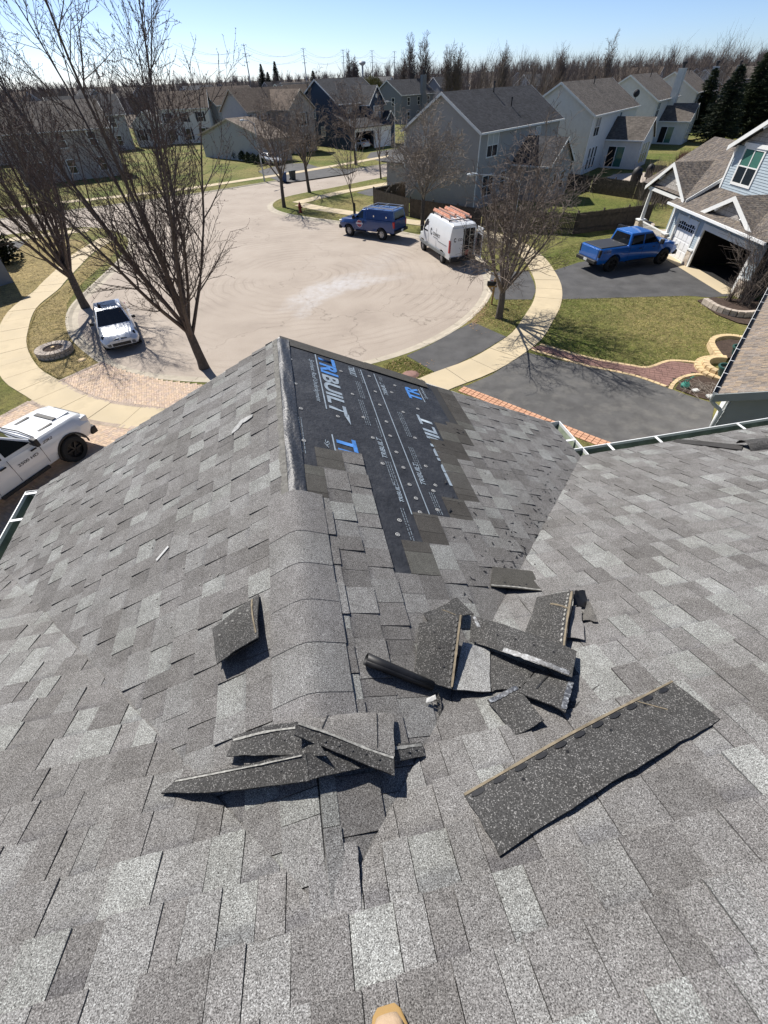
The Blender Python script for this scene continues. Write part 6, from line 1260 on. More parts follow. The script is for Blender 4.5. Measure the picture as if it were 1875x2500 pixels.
mb = MB(); mb.tube([(D['c1'] + .12, -.8, D['belt'] + .03), (D['c1'] + .17, 0, D['belt'] + .05), (D['c1'] + .12, .8, D['belt'] + .03)], .02, 6); mb.build('wiper_cowl', 'plastic_black', root)
# white van with ladders
fr, rr_ = Vector((3.73, 36.7, 0)), Vector((4.78, 33.3, 0)); hv = (fr - rr_).normalized(); hd = math.atan2(hv.y, hv.x); rt = Vector((hv.y, -hv.x, 0)); cpos = (fr + rr_) / 2 + rt * .9; WZ = .36
root = thing('cargo_van', 'white cargo van with orange ladders and an open rear door', 'van', (cpos.x - hv.x * .2, cpos.y - hv.y * .2, .002), hd); hw = 1.0
st = [(-2.75, .5, 2.42, .9, .98, .86), (-2.6, .45, 2.5, .92, hw, .84), (.6, .45, 2.52, .92, hw, .82), (1.15, .45, 2.46, .92, hw, .80), (1.75, .45, 2.02, .92, hw, .84), (2.05, .45, 1.55, .92, hw, .86), (2.3, .45, 1.28, .92, .99, .82), (2.62, .47, 1.08, .86, .95, .74), (2.78, .52, .86, .78, .86, .66)]
body_loft('body', st, 'paint_white', root, [(x, s_ * .68, .47) for x in (1.95, -1.5) for s_ in (1, -1)])
for x in (1.95, -1.5):
    for s_ in (1, -1): wheel(root, x, s_ * .86, .36, .24, 'rim_steel'); 
for s_ in (1, -1):
    V = lambda x, z, d=.008, s=s_: Vector((x, s * (hw - max(0, (z - 1.72)) * .20 + d), z))
    quad(root, 'side_window', [V(.95, 1.42), V(1.75, 1.42), V(1.55, 1.8), V(1.25, 2.12, .03), V(.98, 2.16, .03)], 'auto_glass'); ebox(root, 'side_moulding', (0.1, s_ * (hw + .01), .62), (4.3, .03, .2), 'grey_trim', .01); ebox(root, 'tail_light', (-2.68, s_ * .94, 1.25), (.14, .13, .75), 'tail_red', .02); mb = MB(); mb.box((1.75, s_ * 1.14, 1.5), (.12, .2, .34)); bevel(mb.build('mirror', 'plastic_black', root), .03); ebox(root, 'headlight', (2.5, s_ * .75, 1.0), (.3, .22, .2), 'lamp_clear', .03)
    for x in (.82, -.55): ebox(root, 'panel_seam', (x, s_ * (hw + .001), 1.25), (.012, .012, 1.3), 'grey_trim')
    ebox(root, 'slide_rail', (-1.55, s_ * (hw + .008), 1.22), (1.5, .02, .03), 'grey_trim')
quad(root, 'windshield', [Vector((2.02, -.8, 1.62)), Vector((2.02, .8, 1.62)), Vector((1.26, .72, 2.41)), Vector((1.26, -.72, 2.41))], 'auto_glass')
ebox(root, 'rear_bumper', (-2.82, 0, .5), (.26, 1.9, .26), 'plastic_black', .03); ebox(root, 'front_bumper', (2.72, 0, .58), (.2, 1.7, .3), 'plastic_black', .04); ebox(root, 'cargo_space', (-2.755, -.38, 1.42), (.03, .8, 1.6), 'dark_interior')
mb = MB()
for z in (.95, 1.4, 1.85): mb.box((-2.78, -.6, z), (.05, .3, .04))
for y in (-.05, -.42): mb.box((-2.785, y, 1.42), (.03, .03, 1.6))
mb.build('shelf_rack', 'aluminium', root); ebox(root, 'tool_box', (-2.79, -.3, .85), (.06, .22, .28), 'tail_red')
ebox(root, 'rear_door', (-2.76, .45, 1.42), (.06, .84, 1.74), 'paint_white', .02); od = ebox(root, 'rear_door', (-3.1, -1.02, 1.42), (.78, .07, 1.74), 'paint_white', .02); ebox(root, 'door_lining', (-3.1, -.978, 1.3), (.6, .02, 1.2), 'plastic_black')
FV = lambda x, z: Vector((x, hw + .012, z)); decal(root, 'CONNECT', FV, .02, -1.2, 1.42, 1.62, 'decal_dark', bold=.02); decal(root, 'C', FV, .45, .2, 1.36, 1.78, 'decal_dark', bold=.05); mb = MB(); mb.poly([FV(-.05, 1.30), FV(-.9, 1.30), FV(-.9, 1.34), FV(-.05, 1.34)]); mb.build('lettering_line', 'grey_trim', root, fix=False)
FB = lambda y, z: Vector((-2.797, y, z)); decal(root, 'C', FB, .72, .56, 1.5, 1.75, 'decal_dark', bold=.05); decal(root, 'CO', FB, .42, .12, 1.55, 1.7, 'decal_dark', bold=.03)
mb = MB()
for x in (.7, -.7, -2.0): mb.bar((x, -.8, 2.6), (x, .8, 2.6), .06, .05); [mb.bar((x, y, 2.48), (x, y, 2.6), .06, .06, (1, 0, 0)) for y in (-.75, .75)]
mb.build('roof_rack', 'black_metal', root)
for i, (y, x0, x1, lab) in enumerate(((.45, -1.9, .9, 'orange extension ladder on the near side of the van roof'), (-.5, -2.2, 1.1, 'orange extension ladder on the far side of the van roof'))):
    lr = thing('ladder', lab, 'ladder', tuple(Vector(root.location) + Vector((0, 0, 2.64)) + hv * ((x0 + x1) / 2) + Vector((-hv.y, hv.x, 0)) * y), hd, 'ladders on the van roof'); Lh = (x1 - x0) / 2; mb = MB()
    for yy_ in (-.21, .21): mb.bar((-Lh, yy_, .05), (Lh, yy_, .05), .04, .1); mb.bar((-Lh + .2, yy_ * .86, .14), (Lh - .1, yy_ * .86, .14), .04, .09)
    mb.build('rail', 'ladder_orange', lr); k = int(Lh * 2 / .3)
    for q in range(k): mb = MB(); mb.bar((-Lh + .2 + q * .3, -.2, .1), (-Lh + .2 + q * .3, .2, .1), .045, .045); mb.build('rung', 'aluminium', lr)
# cars
def car(label, loc_, rz, mat, Lt=4.5, hw=.88, roofz=1.42, name='car', grille=True, group=None):
    global WZ
    WZ = .34; root = thing(name, label, 'car', loc_, rz, group); F_ = Lt / 2; fa, ra = F_ - .85, -F_ + .9
    st = [(-F_, .42, .88, hw - .2, hw - .1, hw - .2), (-F_ + .2, .32, 1.0, hw - .12, hw - .01, hw - .12), (-.9, .28, 1.0, hw - .08, hw, hw - .07), (.55, .28, .97, hw - .08, hw, hw - .08), (.95, .28, .95, hw - .08, hw, hw - .12), (F_ - .5, .3, .84, hw - .1, hw - .01, hw - .18), (F_ - .18, .3, .76, hw - .14, hw - .06, hw - .24), (F_, .34, .62, hw - .26, hw - .18, hw - .36)]
    body_loft('body', st, mat, root, [(x, s_ * (hw - .26), .40) for x in (fa, ra) for s_ in (1, -1)], cut=.3)
    for x in (fa, ra):
        for s_ in (1, -1): wheel(root, x, s_ * (hw - .12), .335, .22, 'rim_dark')
    side, end = frustum(root, 'roof', mat, (-F_ + .55, 1.02, hw - .08), (-F_ + 1.15, .18, hw - .27), .93, roofz)
    quad(root, 'windshield', [end(-.94, .06, True), end(.94, .06, True), end(.9, .95, True), end(-.9, .95, True)], 'auto_glass'); quad(root, 'rear_window', [end(-.86, .1, False), end(.86, .1, False), end(.8, .9, False), end(-.8, .9, False)], 'auto_glass'); ebox(root, 'sunroof', (-.5, 0, roofz + .027), (.85, .85, .012), 'auto_glass')
    for s_ in (1, -1):
        quad(root, 'side_window', [side(-F_ + .85, 1.0, s_), side(-.35, 1.0, s_), side(-.35, roofz - .07, s_), side(-F_ + 1.25, roofz - .07, s_)], 'auto_glass'); quad(root, 'side_window', [side(-.27, 1.0, s_), side(.8, 1.0, s_), side(.2, roofz - .07, s_), side(-.27, roofz - .07, s_)], 'auto_glass')
        mb = MB(); mb.box((.7, s_ * (hw + .09), 1.05), (.12, .18, .13)); bevel(mb.build('mirror', 'plastic_black', root), .03)
        hl = MB(); hl.add([(F_ - .11, s_ * (hw - .58), .64), (F_ - .30, s_ * (hw - .10), .70), (F_ - .42, s_ * (hw - .12), .80), (F_ - .2, s_ * (hw - .52), .77)], [(0, 1, 2, 3)]); o = hl.build('headlight', 'auto_glass', root); o.modifiers.new('s', 'SOLIDIFY').thickness = .05
        ebox(root, 'air_intake', (F_ - .1, s_ * (hw - .33), .43), (.2, .22, .2), 'grille', .03); ebox(root, 'tail_light', (-F_ + .08, s_ * (hw - .22), .84), (.2, .3, .12), 'tail_red', .03); ebox(root, 'door_handle', (-.1, s_ * (hw + .005), .86), (.18, .03, .035), mat); ebox(root, 'door_handle', (-1.0, s_ * (hw + .005), .86), (.18, .03, .035), mat)
        if grille: mb = MB(); mb.prism([(F_ - .02, s_ * .03, .57), (F_ - .04, s_ * .30, .58), (F_ - .06, s_ * .33, .66), (F_ - .09, s_ * .05, .70)], (.03, 0, 0)); mb.build('kidney_grille', 'grille', root)
    ebox(root, 'lower_grille', (F_ - .03, 0, .43), (.1, .85, .14), 'grille', .02); ebox(root, 'front_lip', (F_ - .06, 0, .31), (.16, 1.2, .05), 'plastic_black', .015)
    return root
hv = Vector((.47, -.88, 0)).normalized(); hd = math.atan2(hv.y, hv.x); fc = Vector((-12.72, 20.98, 0)); cpos = fc - hv * 2.25
car('silver white car with twin black grilles parked at the left kerb', (cpos.x, cpos.y, .002), hd, 'paint_silver', 4.5, .89, 1.46)
g_ = gp(688, 406, GZ); car('white car parked in the drive of the tan house', (g_.x - 2, g_.y + 2.6, GZ + .01), R_(-48), 'paint_white', 4.4, .88, 1.4, grille=False)
h_ = Vector((-5.3, 103.0, 0)); az_ = R_(47); ex = Vector((math.sin(az_), math.cos(az_), 0)); ey = Vector((-math.cos(az_), math.sin(az_), 0)); c_ = h_ + ex * .9 - ey * 3.9
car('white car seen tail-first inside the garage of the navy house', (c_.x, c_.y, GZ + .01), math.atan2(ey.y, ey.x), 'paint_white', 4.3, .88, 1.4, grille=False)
# ------------------------------------------------------------------ trees
def bark(name, col): simple(name, col, 0.9, var=0.35, scale=9, bump=0.6, bscale=30)
bark('bark_grey', (0.115, 0.097, 0.08)); bark('bark_dark', (0.085, 0.069, 0.058)); bark('twig_brown', (0.16, 0.128, 0.105)); bark('twig_maple', (0.10, 0.076, 0.066)); bark('twig_pale', (0.24, 0.205, 0.17)); bark('twig_far', (0.175, 0.142, 0.122)); bark('twig_red', (0.13, 0.05, 0.045)); bark('bud_red', (0.09, 0.045, 0.04))
simple('needle_dark', (0.034, 0.046, 0.024), 0.8, var=0.5, scale=1.5); simple('needle_mid', (0.05, 0.065, 0.03), 0.8, var=0.45, scale=1.5); simple('willow_green', (0.17, 0.15, 0.045), 0.85, var=0.3, scale=2); simple('box_green', (0.03, 0.045, 0.016), 0.8, var=0.5, scale=5); simple('dry_leaf', (0.30, 0.19, 0.10), 0.9, var=0.4, scale=8)
def rv(r): return Vector((r.gauss(0, 1), r.gauss(0, 1), r.gauss(0, 1)))
def grow(out, r, pos, d, L, rad, lvl, o):
    n = max(3, int(L / o['seg'][lvl])); pts = [pos.copy()]; rs = [rad]; d = d.normalized(); end = max(o['rmin'], rad * o['taper'][lvl])
    for i in range(n):
        d = (d + rv(r) * o['wig'][lvl] + Vector((0, 0, o['trop'][lvl]))).normalized(); pos = pos + d * (L / n); pts.append(pos.copy()); rs.append(rad + (end - rad) * (i + 1) / n)
    out.append((pts, rs, lvl))
    if lvl + 1 < o['levels']:
        k = o['n'][lvl]; k = max(1, int(round(k * r.uniform(.8, 1.2) * min(1.0, L / o['ref'][lvl]))))
        for c in range(k):
            t = o['t0'][lvl] + (1 - o['t0'][lvl]) * ((c + r.random()) / k); f = t * (len(pts) - 1); i = min(int(f), len(pts) - 2); p = pts[i].lerp(pts[i + 1], f - i); ax = (pts[i + 1] - pts[i]).normalized()
            perp = ax.cross(rv(r)).normalized(); a = R_(r.uniform(*o['ang'][lvl])); cd = ax * math.cos(a) + perp * math.sin(a)
            cl = o['len'][lvl] * r.uniform(.55, 1.15) * (1 - o['tl'][lvl] * t); cr = max(o['rmin'], min(rs[i] * .62, cl * o['rl']))
            grow(out, r, p, cd, cl, cr, lvl + 1, o)
def tree(label, base, o, seedv, group=None, bark_='bark_grey', twig='twig_brown', name='bare_tree', bud=0, parts=True, lean=(0, 0)):
    r = random.Random(seedv); root = thing(name, label, 'tree', tuple(base), 0, group); out = []; tr = MB(); cr = MB()
    th, rad = o['trunk'], o['r0']; pts = [Vector((0, 0, -.1))]; rs = [rad * 1.35]; d = Vector((lean[0], lean[1], 1)).normalized()
    for i in range(5): d = (d + rv(r) * .03).normalized(); pts.append(pts[-1] + d * (th / 5)); rs.append(rad * (1.12 - .06 * i))
    out.append((pts, rs, -1)); k = o['limbs']; ph = r.uniform(0, 6.28)
    for c in range(k):
        a = ph + 2.39996 * c; incl = R_(o['incl'][0] + (o['incl'][1] - o['incl'][0]) * ((c + .5) / k) * r.uniform(.8, 1.2)); hpos = pts[-1].lerp(pts[3], r.uniform(0, 1) * o.get('drop', .5)) - d * (r.random() * th * o.get('lowf', 0))
        dd = Vector((math.cos(a) * math.sin(incl), math.sin(a) * math.sin(incl), math.cos(incl))); Lm = o['limb'] * r.uniform(.8, 1.1) * (1 - .25 * (c / k)); grow(out, r, hpos, dd, Lm, rad * o['lr'] * r.uniform(.75, 1.05), 0, o)
    sides = {-1: 10, 0: 7, 1: 5, 2: 4, 3: 3, 4: 3}
    for pts_, rs_, lv in out:
        (tr if lv < 0 else cr).tube(pts_, rs_, sides[lv], cap=lv < 1)
    tr.build('trunk', bark_, root, smooth=R_(60), fix=False)
    if o.get('limbmat'): pass
    cr.build('crown', twig, root, smooth=R_(70), fix=False)
    if bud:
        bm_ = MB(); tw = [t for t in out if t[2] >= o['levels'] - 2]
        for pts_, rs_, lv in tw:
            for _ in range(bud):
                i = r.randrange(1, len(pts_)); p = pts_[i] + rv(r) * .012; q = p + rv(r) * .012 + Vector((0, 0, .022)); bm_.tube([p, p.lerp(q, .5), q], [.004, .011, .003], 3, cap=False)
        bm_.build('buds', 'bud_red', root, fix=False)
    return root
MAPLE = dict(levels=4, seg=[.7, .5, .35, .3], taper=[.16, .2, .5, .6], wig=[.035, .05, .07, .08], trop=[.05, .085, .06, .04], n=[18, 8, 4], ref=[6, 2.2, .8], t0=[.12, .12, .15], ang=[(20, 44), (22, 48), (25, 50)], len=[3.3, 1.2, .5], tl=[.45, .4, .2], rl=.011, rmin=.0048, trunk=2.0, r0=.19, limbs=11, incl=(8, 46), limb=10.8, lr=.52, lowf=.25)
b_ = gp(497, 893, GZ); tree('tall many-stemmed bare maple beside the roof, budding twigs reaching the sky', b_, MAPLE, 5, 'street maples', 'bark_dark', 'twig_maple', bud=3, lean=(.03, 0))
M2 = dict(MAPLE, limb=9.4, limbs=10, trunk=2.4, r0=.2, incl=(10, 42)); b_ = gp(207, 746, GZ); tree('bare maple behind the silver car at the left kerb', b_, M2, 9, 'street maples', 'bark_dark', 'twig_maple', bud=2)
M3 = dict(levels=4, seg=[.5, .4, .3, .25], taper=[.2, .25, .5, .6], wig=[.09, .12, .15, .15], trop=[.035, .03, .02, .01], n=[15, 7, 4], ref=[3.6, 1.5, .6], t0=[.2, .15, .15], ang=[(25, 60), (28, 60), (30, 60)], len=[2.3, .95, .42], tl=[.4, .4, .2], rl=.013, rmin=.0062, trunk=1.5, r0=.17, limbs=12, incl=(10, 56), limb=6.2, lr=.5)
b_ = gp(1218, 776, GZ); tree('spreading bare tree by the black mailbox, casting branch shadows on the lawn', b_, M3, 15, 'parkway trees', 'bark_grey', 'twig_brown')
M4 = dict(M3, limb=4.9, trunk=2.3, r0=.15, rmin=.011, n=[12, 8, 4], incl=(12, 55)); b_ = gp(1031, 550, GZ); tree('round-crowned pale bare tree between the white van and navy pickup', b_, M4, 21, 'parkway trees', 'bark_dark', 'twig_pale')
M5 = dict(M3, limb=6.0, trunk=2.8, r0=.16, rmin=.010, n=[9, 6, 3], incl=(10, 46), trop=[.05, .03, .02, .01])
b_ = gp(694, 506, GZ); tree('bare tree at the street corner beside the hydrant', b_, M5, 31, 'parkway trees', 'bark_dark', 'twig_brown')
b_ = gp(756, 470, GZ); tree('leaning bare tree on the verge right of the corner tree', b_, dict(M5, limb=6.4), 32, 'parkway trees', 'bark_dark', 'twig_brown', lean=(-.12, 0))
b_ = gp(869, 403, GZ); tree('dense bare tree in front of the navy house', b_, dict(M5, limb=6.2, rmin=.014, incl=(15, 60), n=[11, 6, 3]), 33, 'parkway trees', 'bark_dark', 'twig_far')
SAP = dict(M3, limb=3.6, trunk=2.4, r0=.06, limbs=6, incl=(10, 35), rmin=.012, n=[7, 4, 0], levels=3, trop=[.06, .04, .02, 0])
b_ = gp(930, 437, GZ); tree('young vase-shaped tree on the verge near the far mailbox', b_, dict(SAP, limb=5.5, r0=.09), 34, 'parkway trees', 'bark_dark', 'twig_far')
b_ = gp(866, 525, GZ); tree('thin sapling with a dark trunk guard behind the navy pickup', b_, SAP, 35, 'parkway trees', 'bark_dark', 'twig_far')
# shrubs
def shrub(label, base, hgt, wd, n, seedv, mat='twig_brown', name='bare_shrub', rmin=.006, leaf=None, cat='shrub', group=None, sub=5):
    r = random.Random(seedv); root = thing(name, label, cat, tuple(base), 0, group); mb = MB()
    for i in range(n):
        a = r.uniform(0, 6.28); p = Vector((r.gauss(0, .12) * wd, r.gauss(0, .12) * wd, 0)); tip = Vector((math.cos(a) * wd * r.random() ** .5, math.sin(a) * wd * r.random() ** .5, hgt * r.uniform(.6, 1.05))); m_ = p.lerp(tip, .5) + Vector((0, 0, hgt * .12)) + rv(r) * .05; P = catmull([p, m_, tip], 4); mb.tube(P, [max(rmin, .014 * (1 - k / len(P))) for k in range(len(P))], 4, cap=False)
        for _ in range(sub):
            q = P[r.randrange(3, len(P))]; e_ = q + (rv(r) * .5 + (tip - p).normalized() * .7) * hgt * .22; mb.tube([q, q.lerp(e_, .5) + rv(r) * .02, e_], rmin * .8, 3, cap=False)
    mb.build('twigs', mat, root, fix=False)
    if leaf:
        mb = MB()
        for i in range(leaf[1]):
            a = r.uniform(0, 6.28); rr = wd * r.random() ** .5; z = hgt * r.uniform(.15, 1.0); k = math.sin(math.pi * min(1, z / hgt * .85 + .15)); p = Vector((math.cos(a) * rr * k, math.sin(a) * rr * k, z)); u = rv(r).normalized() * leaf[2]; w = rv(r).normalized() * leaf[2] * .7; mb.add([p - u, p + w, p + u, p - w], [(0, 1, 2, 3)])
        mb.build('foliage', leaf[0], root, fix=False)
    return root
b_ = gp(1812, 742, GZ); shrub('big arching bare shrub in front of the open garage', b_, 3.0, 1.9, 70, 3, 'twig_brown', sub=9); b_ = gp(1775, 735, GZ); shrub('low bare shrub at the end of the garden wall', b_, 1.1, .8, 40, 4, 'twig_brown')
b_ = gp(1530, 548, GZ); shrub('dried hydrangea bush in the round bed by the porch', b_, 1.2, .9, 30, 5, 'twig_pale', leaf=('dry_leaf', 700, .05))
for i, px in enumerate((566, 580, 594, 608, 622, 636)): g_ = gp(px, 386 + i * 3.6, GZ); shrub('round clipped green bush %s under the tan garage wall' % ('first', 'second', 'third', 'fourth', 'fifth', 'sixth')[i], g_, 1.3, .8, 8, 40 + i, 'bark_dark', 'clipped_bush', leaf=('box_green', 900, .09), group='bushes along the tan garage')
def conifer(label, base, H, Rr, seedv, mat='needle_dark', group='evergreens', name='evergreen_tree', dens=1.0, lean=0, nl=.5):
    r = random.Random(seedv); root = thing(name, label, 'tree', tuple(base), 0, group); tr = MB(); tr.tube([(0, 0, -.2), (0, 0, H * .5), (0, 0, H * .96)], [H * .016 + .06, H * .01 + .03, .02], 7); tr.build('trunk', 'bark_dark', root); mb = MB(); k = int(H * 12 * dens)
    for i in range(k):
        z = H * (.06 + .93 * (i / k)); L = Rr * (1 - (i / k)) ** .8 * r.uniform(.75, 1.15) + .12
        for q in range(7):
            a = r.uniform(0, 6.28); d = Vector((math.cos(a), math.sin(a), r.uniform(-.28, .12))); s_ = d.cross(Vector((0, 0, 1))).normalized(); n = max(2, int(L / .3))
            for j in range(n):
                p = Vector((0, 0, z)) + d * (L * (j + .6) / n) + rv(r) * .05
                for w in (-1, 1, -.4, .4): e_ = p + (s_ * w * r.uniform(.5, 1) + d * r.uniform(.4, 1) + Vector((0, 0, r.uniform(-.35, .1)))) * nl * (1 - .35 * j / n); mb.add([p + rv(r) * .05, p - d * .14 + Vector((0, 0, -.1)), e_], [(0, 1, 2)])
    mb.build('foliage', mat, root, fix=False); return root
b_ = gp(22, 640, GZ); conifer('dark arborvitae at the left edge beside the grey house', b_, 3.6, 1.1, 3, name='arborvitae', dens=1.3, nl=.22)
# evergreens at the right
for i, (px, py, y, H, Rr, lab) in enumerate([(1745, 330, 92, 9.0, 3.8, 'tall dark spruce right of the white house row, leftmost one'), (1800, 320, 98, 10.5, 4.4, 'tall dark spruce in the middle of the right-hand evergreens'), (1862, 320, 96, 11.0, 4.8, 'largest dark spruce at the right edge of the picture'), (1700, 300, 112, 8.5, 3.4, 'smaller spruce in front of the right-hand wood'), (1835, 300, 118, 11.5, 4.4, 'spruce behind the gap in the right-hand evergreens')]):
    q = at_dist(px, py, y); conifer(lab, (q.x, q.y, GZ), H, Rr, 60 + i, 'needle_dark' if i % 2 == 0 else 'needle_mid', dens=.6, nl=.62)
for i, (px, y, H, lab) in enumerate([(641, 330, 15, 'left one of the small far spruces below the pylons'), (655, 345, 12, 'middle one of the small far spruces below the pylons'), (675, 320, 15.5, 'right one of the small far spruces below the pylons'), (765, 300, 11.5, 'small far spruce behind the navy house')]):
    q = at_dist(px, 190, y); conifer(lab, (q.x, q.y, GZ), H, 3.9, 80 + i, 'needle_dark', dens=.6)
# tall poplars and other single trees beyond the houses
POP = dict(M3, levels=3, limb=8.0, trunk=8, r0=.35, limbs=20, incl=(3, 17), trop=[.10, .14, .08, 0], wig=[.03, .05, .08, .1], rmin=.03, n=[15, 5, 0], len=[2.6, 1.2, .4], drop=1.0, lowf=.7, lr=.35, taper=[.3, .5, .6, .6])
for i, (px, py, y, H, lab) in enumerate([(1008, 60, 165, 8.5, 'left one of the two tall bare poplars on the skyline'), (1038, 58, 165, 8.5, 'right one of the two tall bare poplars on the skyline'), (990, 120, 170, 5.0, 'shorter bare tree left of the skyline poplars'), (1098, 100, 150, 6.5, 'feathery bare tree behind the taupe house roof, left'), (1120, 105, 150, 6.0, 'feathery bare tree behind the taupe house roof, right'), (1240, 85, 160, 6.5, 'tall thin bare tree behind the white house'), (1385, 95, 170, 6.5, 'bare tree above the far roofs right of the white house'), (1500, 90, 190, 6.5, 'pale bare tree standing alone on the right skyline'), (850, 125, 240, 7.0, 'bare tree beside the third pylon'), (865, 130, 245, 6.5, 'bare tree beside the water tower')]):
    q = at_dist(px, py, y); tp = q.z; f = tp / 20.0; o = dict(POP, limb=tp * .52, trunk=tp * .52, r0=.16 + .008 * tp, rmin=.022 * y / 160); tree(lab, (q.x, q.y, GZ), o, 90 + i, 'skyline trees', 'twig_far', 'twig_far' if i != 7 else 'twig_pale', 'poplar_tree')
q = at_dist(908, 215, 175); r = random.Random(6); root = thing('willow_tree', 'yellow-green willow showing behind the navy house', 'tree', (q.x, q.y, GZ)); tr = MB(); tr.tube([(0, 0, 0), (0, 0, 6)], [.4, .25], 8); tr.build('trunk', 'bark_dark', root); mb = MB()
for i in range(2600):
    a, rr = r.uniform(0, 6.28), r.random() ** .5; z = 9.4 * math.sqrt(max(0, 1 - rr * rr * .8)); p = Vector((math.cos(a) * rr * 5.5, math.sin(a) * rr * 5.5, z * r.uniform(.75, 1))); e_ = p + Vector((r.gauss(0, .2), r.gauss(0, .2), -r.uniform(1, 2.5))); mb.tube([p, e_], [.04, .02], 3, cap=False)
mb.build('crown', 'willow_green', root, fix=False)
simple('woodland_litter', (0.085, 0.065, 0.045), 0.95, var=0.4, scale=.05, coords='Position')
flat('woodland_floor', [V2(-900, 172), V2(-60, 172), V2(-20, 178), V2(40, 150), V2(75, 120), V2(80, 76), V2(300, 76), V2(1500, 400), V2(2500, 3800), V2(-2500, 3800), V2(-2200, 400)], GZ + .03, 'woodland_litter')
# bare woods filling the distance: countless, one mass each
def wood(name, label, spots, seedv, mat='twig_far', twigs=46):
    r = random.Random(seedv); mb = MB()
    for (x, y, H) in spots:
        b_ = Vector((x, y, 0)); sc = max(.6, y / 220.0); mb.tube([b_, b_ + Vector((r.gauss(0, .3), r.gauss(0, .3), H * .55))], [.16 * sc + .05, .05 * sc], 4, cap=False)
        for i in range(twigs):
            z = H * r.uniform(.12, .7); a = r.uniform(0, 6.28); L = H * r.uniform(.18, .42); sp = r.uniform(.15, .75); p = b_ + Vector((0, 0, z)); d = Vector((math.cos(a) * sp, math.sin(a) * sp, 1)).normalized(); q = p + d * L; mb.tube([p, q], [.05 * sc, .012 * sc], 3, cap=False)
            for _ in range(2): s0 = p.lerp(q, r.uniform(.3, .9)); e_ = s0 + (d + rv(r) * .4).normalized() * L * .45; mb.tube([s0, e_], [.028 * sc, .01 * sc], 3, cap=False)
    o = mb.build(name, mat, None, fix=False); tag(o, label, 'woods', kind='stuff'); return o
r = random.Random(44); S1, S2, S3 = [], [], []
for i in range(650): y = r.uniform(240, 620); x = r.uniform(-.62, .75) * y; S1.append((x, y, r.uniform(7, 12.5) * (1.0 + (.25 if x > 0 else 0))))
for i in range(260): y = r.uniform(120, 260); t = r.uniform(.12, .85); S2.append((t * y * 1.0 + 8, y, r.uniform(7.5, 13.0) + 3.5 * max(0, t - .35)))
for i in range(260): y = r.uniform(165, 260); S3.append((r.uniform(-.75, .05) * y, y, r.uniform(6, 9.5)))
for i in range(260): y = r.uniform(80, 150); S2.append((y * r.uniform(.72, 1.06), y, r.uniform(9, 14.5)))
wood('far_woods', 'brown bare woods along the whole horizon', S1, 1); wood('woods', 'reddish brown bare woods rising behind the houses at right', S2, 2, 'twig_brown'); wood('woods', 'bare tree belt behind the houses at left', S3, 3)
r = random.Random(9); S4 = [(r.uniform(-1.1, 1.1) * 900, r.uniform(700, 1100), r.uniform(9, 15)) for _ in range(420)]; wood('far_woods', 'thin hazy line of woods on the farthest horizon', S4, 5, twigs=16)
# red-twig hedge and scrub at right
mb = MB(); r = random.Random(12)
for i in range(1500): t = r.random(); p = at_dist(1690 + 110 * t, 300, 62).lerp(at_dist(1690 + 110 * t, 300, 66), r.random()); p = Vector((p.x, p.y, GZ)); mb.tube([p, p + Vector((r.gauss(0, .3), r.gauss(0, .3), r.uniform(1.2, 2.2)))], [.02, .008], 3, cap=False)
tag(mb.build('dogwood_hedge', 'twig_red', None, fix=False), 'red-stemmed dogwood hedge at right below the spruces', 'hedge', kind='stuff')
mb = MB()
for i in range(2600): y = r.uniform(46, 66); p = Vector((r.uniform(.52, .74) * y, y, GZ)); mb.tube([p, p + Vector((r.gauss(0, .35), r.gauss(0, .35), r.uniform(.5, 1.7)))], [.018, .007], 3, cap=False)
tag(mb.build('scrub', 'twig_brown', None, fix=False), 'brown leafless scrub in the back yards behind the blue house', 'scrub', kind='stuff')
# ------------------------------------------------------------------ fences, street furniture, garden things
simple('fence_wood', (0.075, 0.06, 0.047), 0.9, var=0.35, scale=4, bump=0.4, coords='Position'); simple('hydrant_red', (0.22, 0.025, 0.02), 0.6); simple('bin_blue', (0.015, 0.05, 0.14), 0.5); simple('bin_dark', (0.03, 0.04, 0.038), 0.5); simple('post_wood', (0.36, 0.23, 0.09), 0.8, var=0.2); simple('galvanised', (0.42, 0.44, 0.45), 0.45, 0.5); simple('pot_green', (0.03, 0.085, 0.075), 0.45); simple('teal_figure', (0.04, 0.2, 0.15), 0.5); simple('pylon_steel', (0.30, 0.34, 0.38), 0.6); simple('tower_white', (0.45, 0.5, 0.53), 0.6)
def fence(label, P, hgt=1.5, w=.108, pitch=.12, name='picket_fence', top=True):
    P = [Vector((p.x, p.y, GZ)) for p in P]; root = thing(name, label, 'fence', tuple(P[0])); O = P[0]; pk = MB(); r = random.Random(len(label))
    for a, b_ in zip(P, P[1:]):
        d = (b_ - a); L = d.length; d.normalize(); n = Vector((d.y, -d.x, 0)); k = int(L / pitch)
        for i in range(k):
            c = a + d * (i + .5) * pitch - O; hh = hgt + r.uniform(-.02, .02); A = [c - d * w / 2, c + d * w / 2, c + d * w / 2 + Vector((0, 0, hh - .07)), c + Vector((0, 0, hh)), c - d * w / 2 + Vector((0, 0, hh - .07))]; pk.prism([p + n * .01 for p in A], n * .02)
        for z in (.35, hgt - .35): mb = MB(); mb.bar(a - O + Vector((0, 0, z)), b_ - O + Vector((0, 0, z)), .04, .09); mb.build('rail', 'fence_wood', root)
        m_ = max(1, int(L / 2.4))
        for i in range(m_ + 1): mb = MB(); c = a + d * (L * i / m_) - O - n * .06; mb.bar(c, c + Vector((0, 0, hgt + .1)), .1, .1, (1, 0, 0)); mb.build('post', 'fence_wood', root)
    o = pk.build('pickets', 'fence_wood', root); o['kind'] = 'stuff'; return root
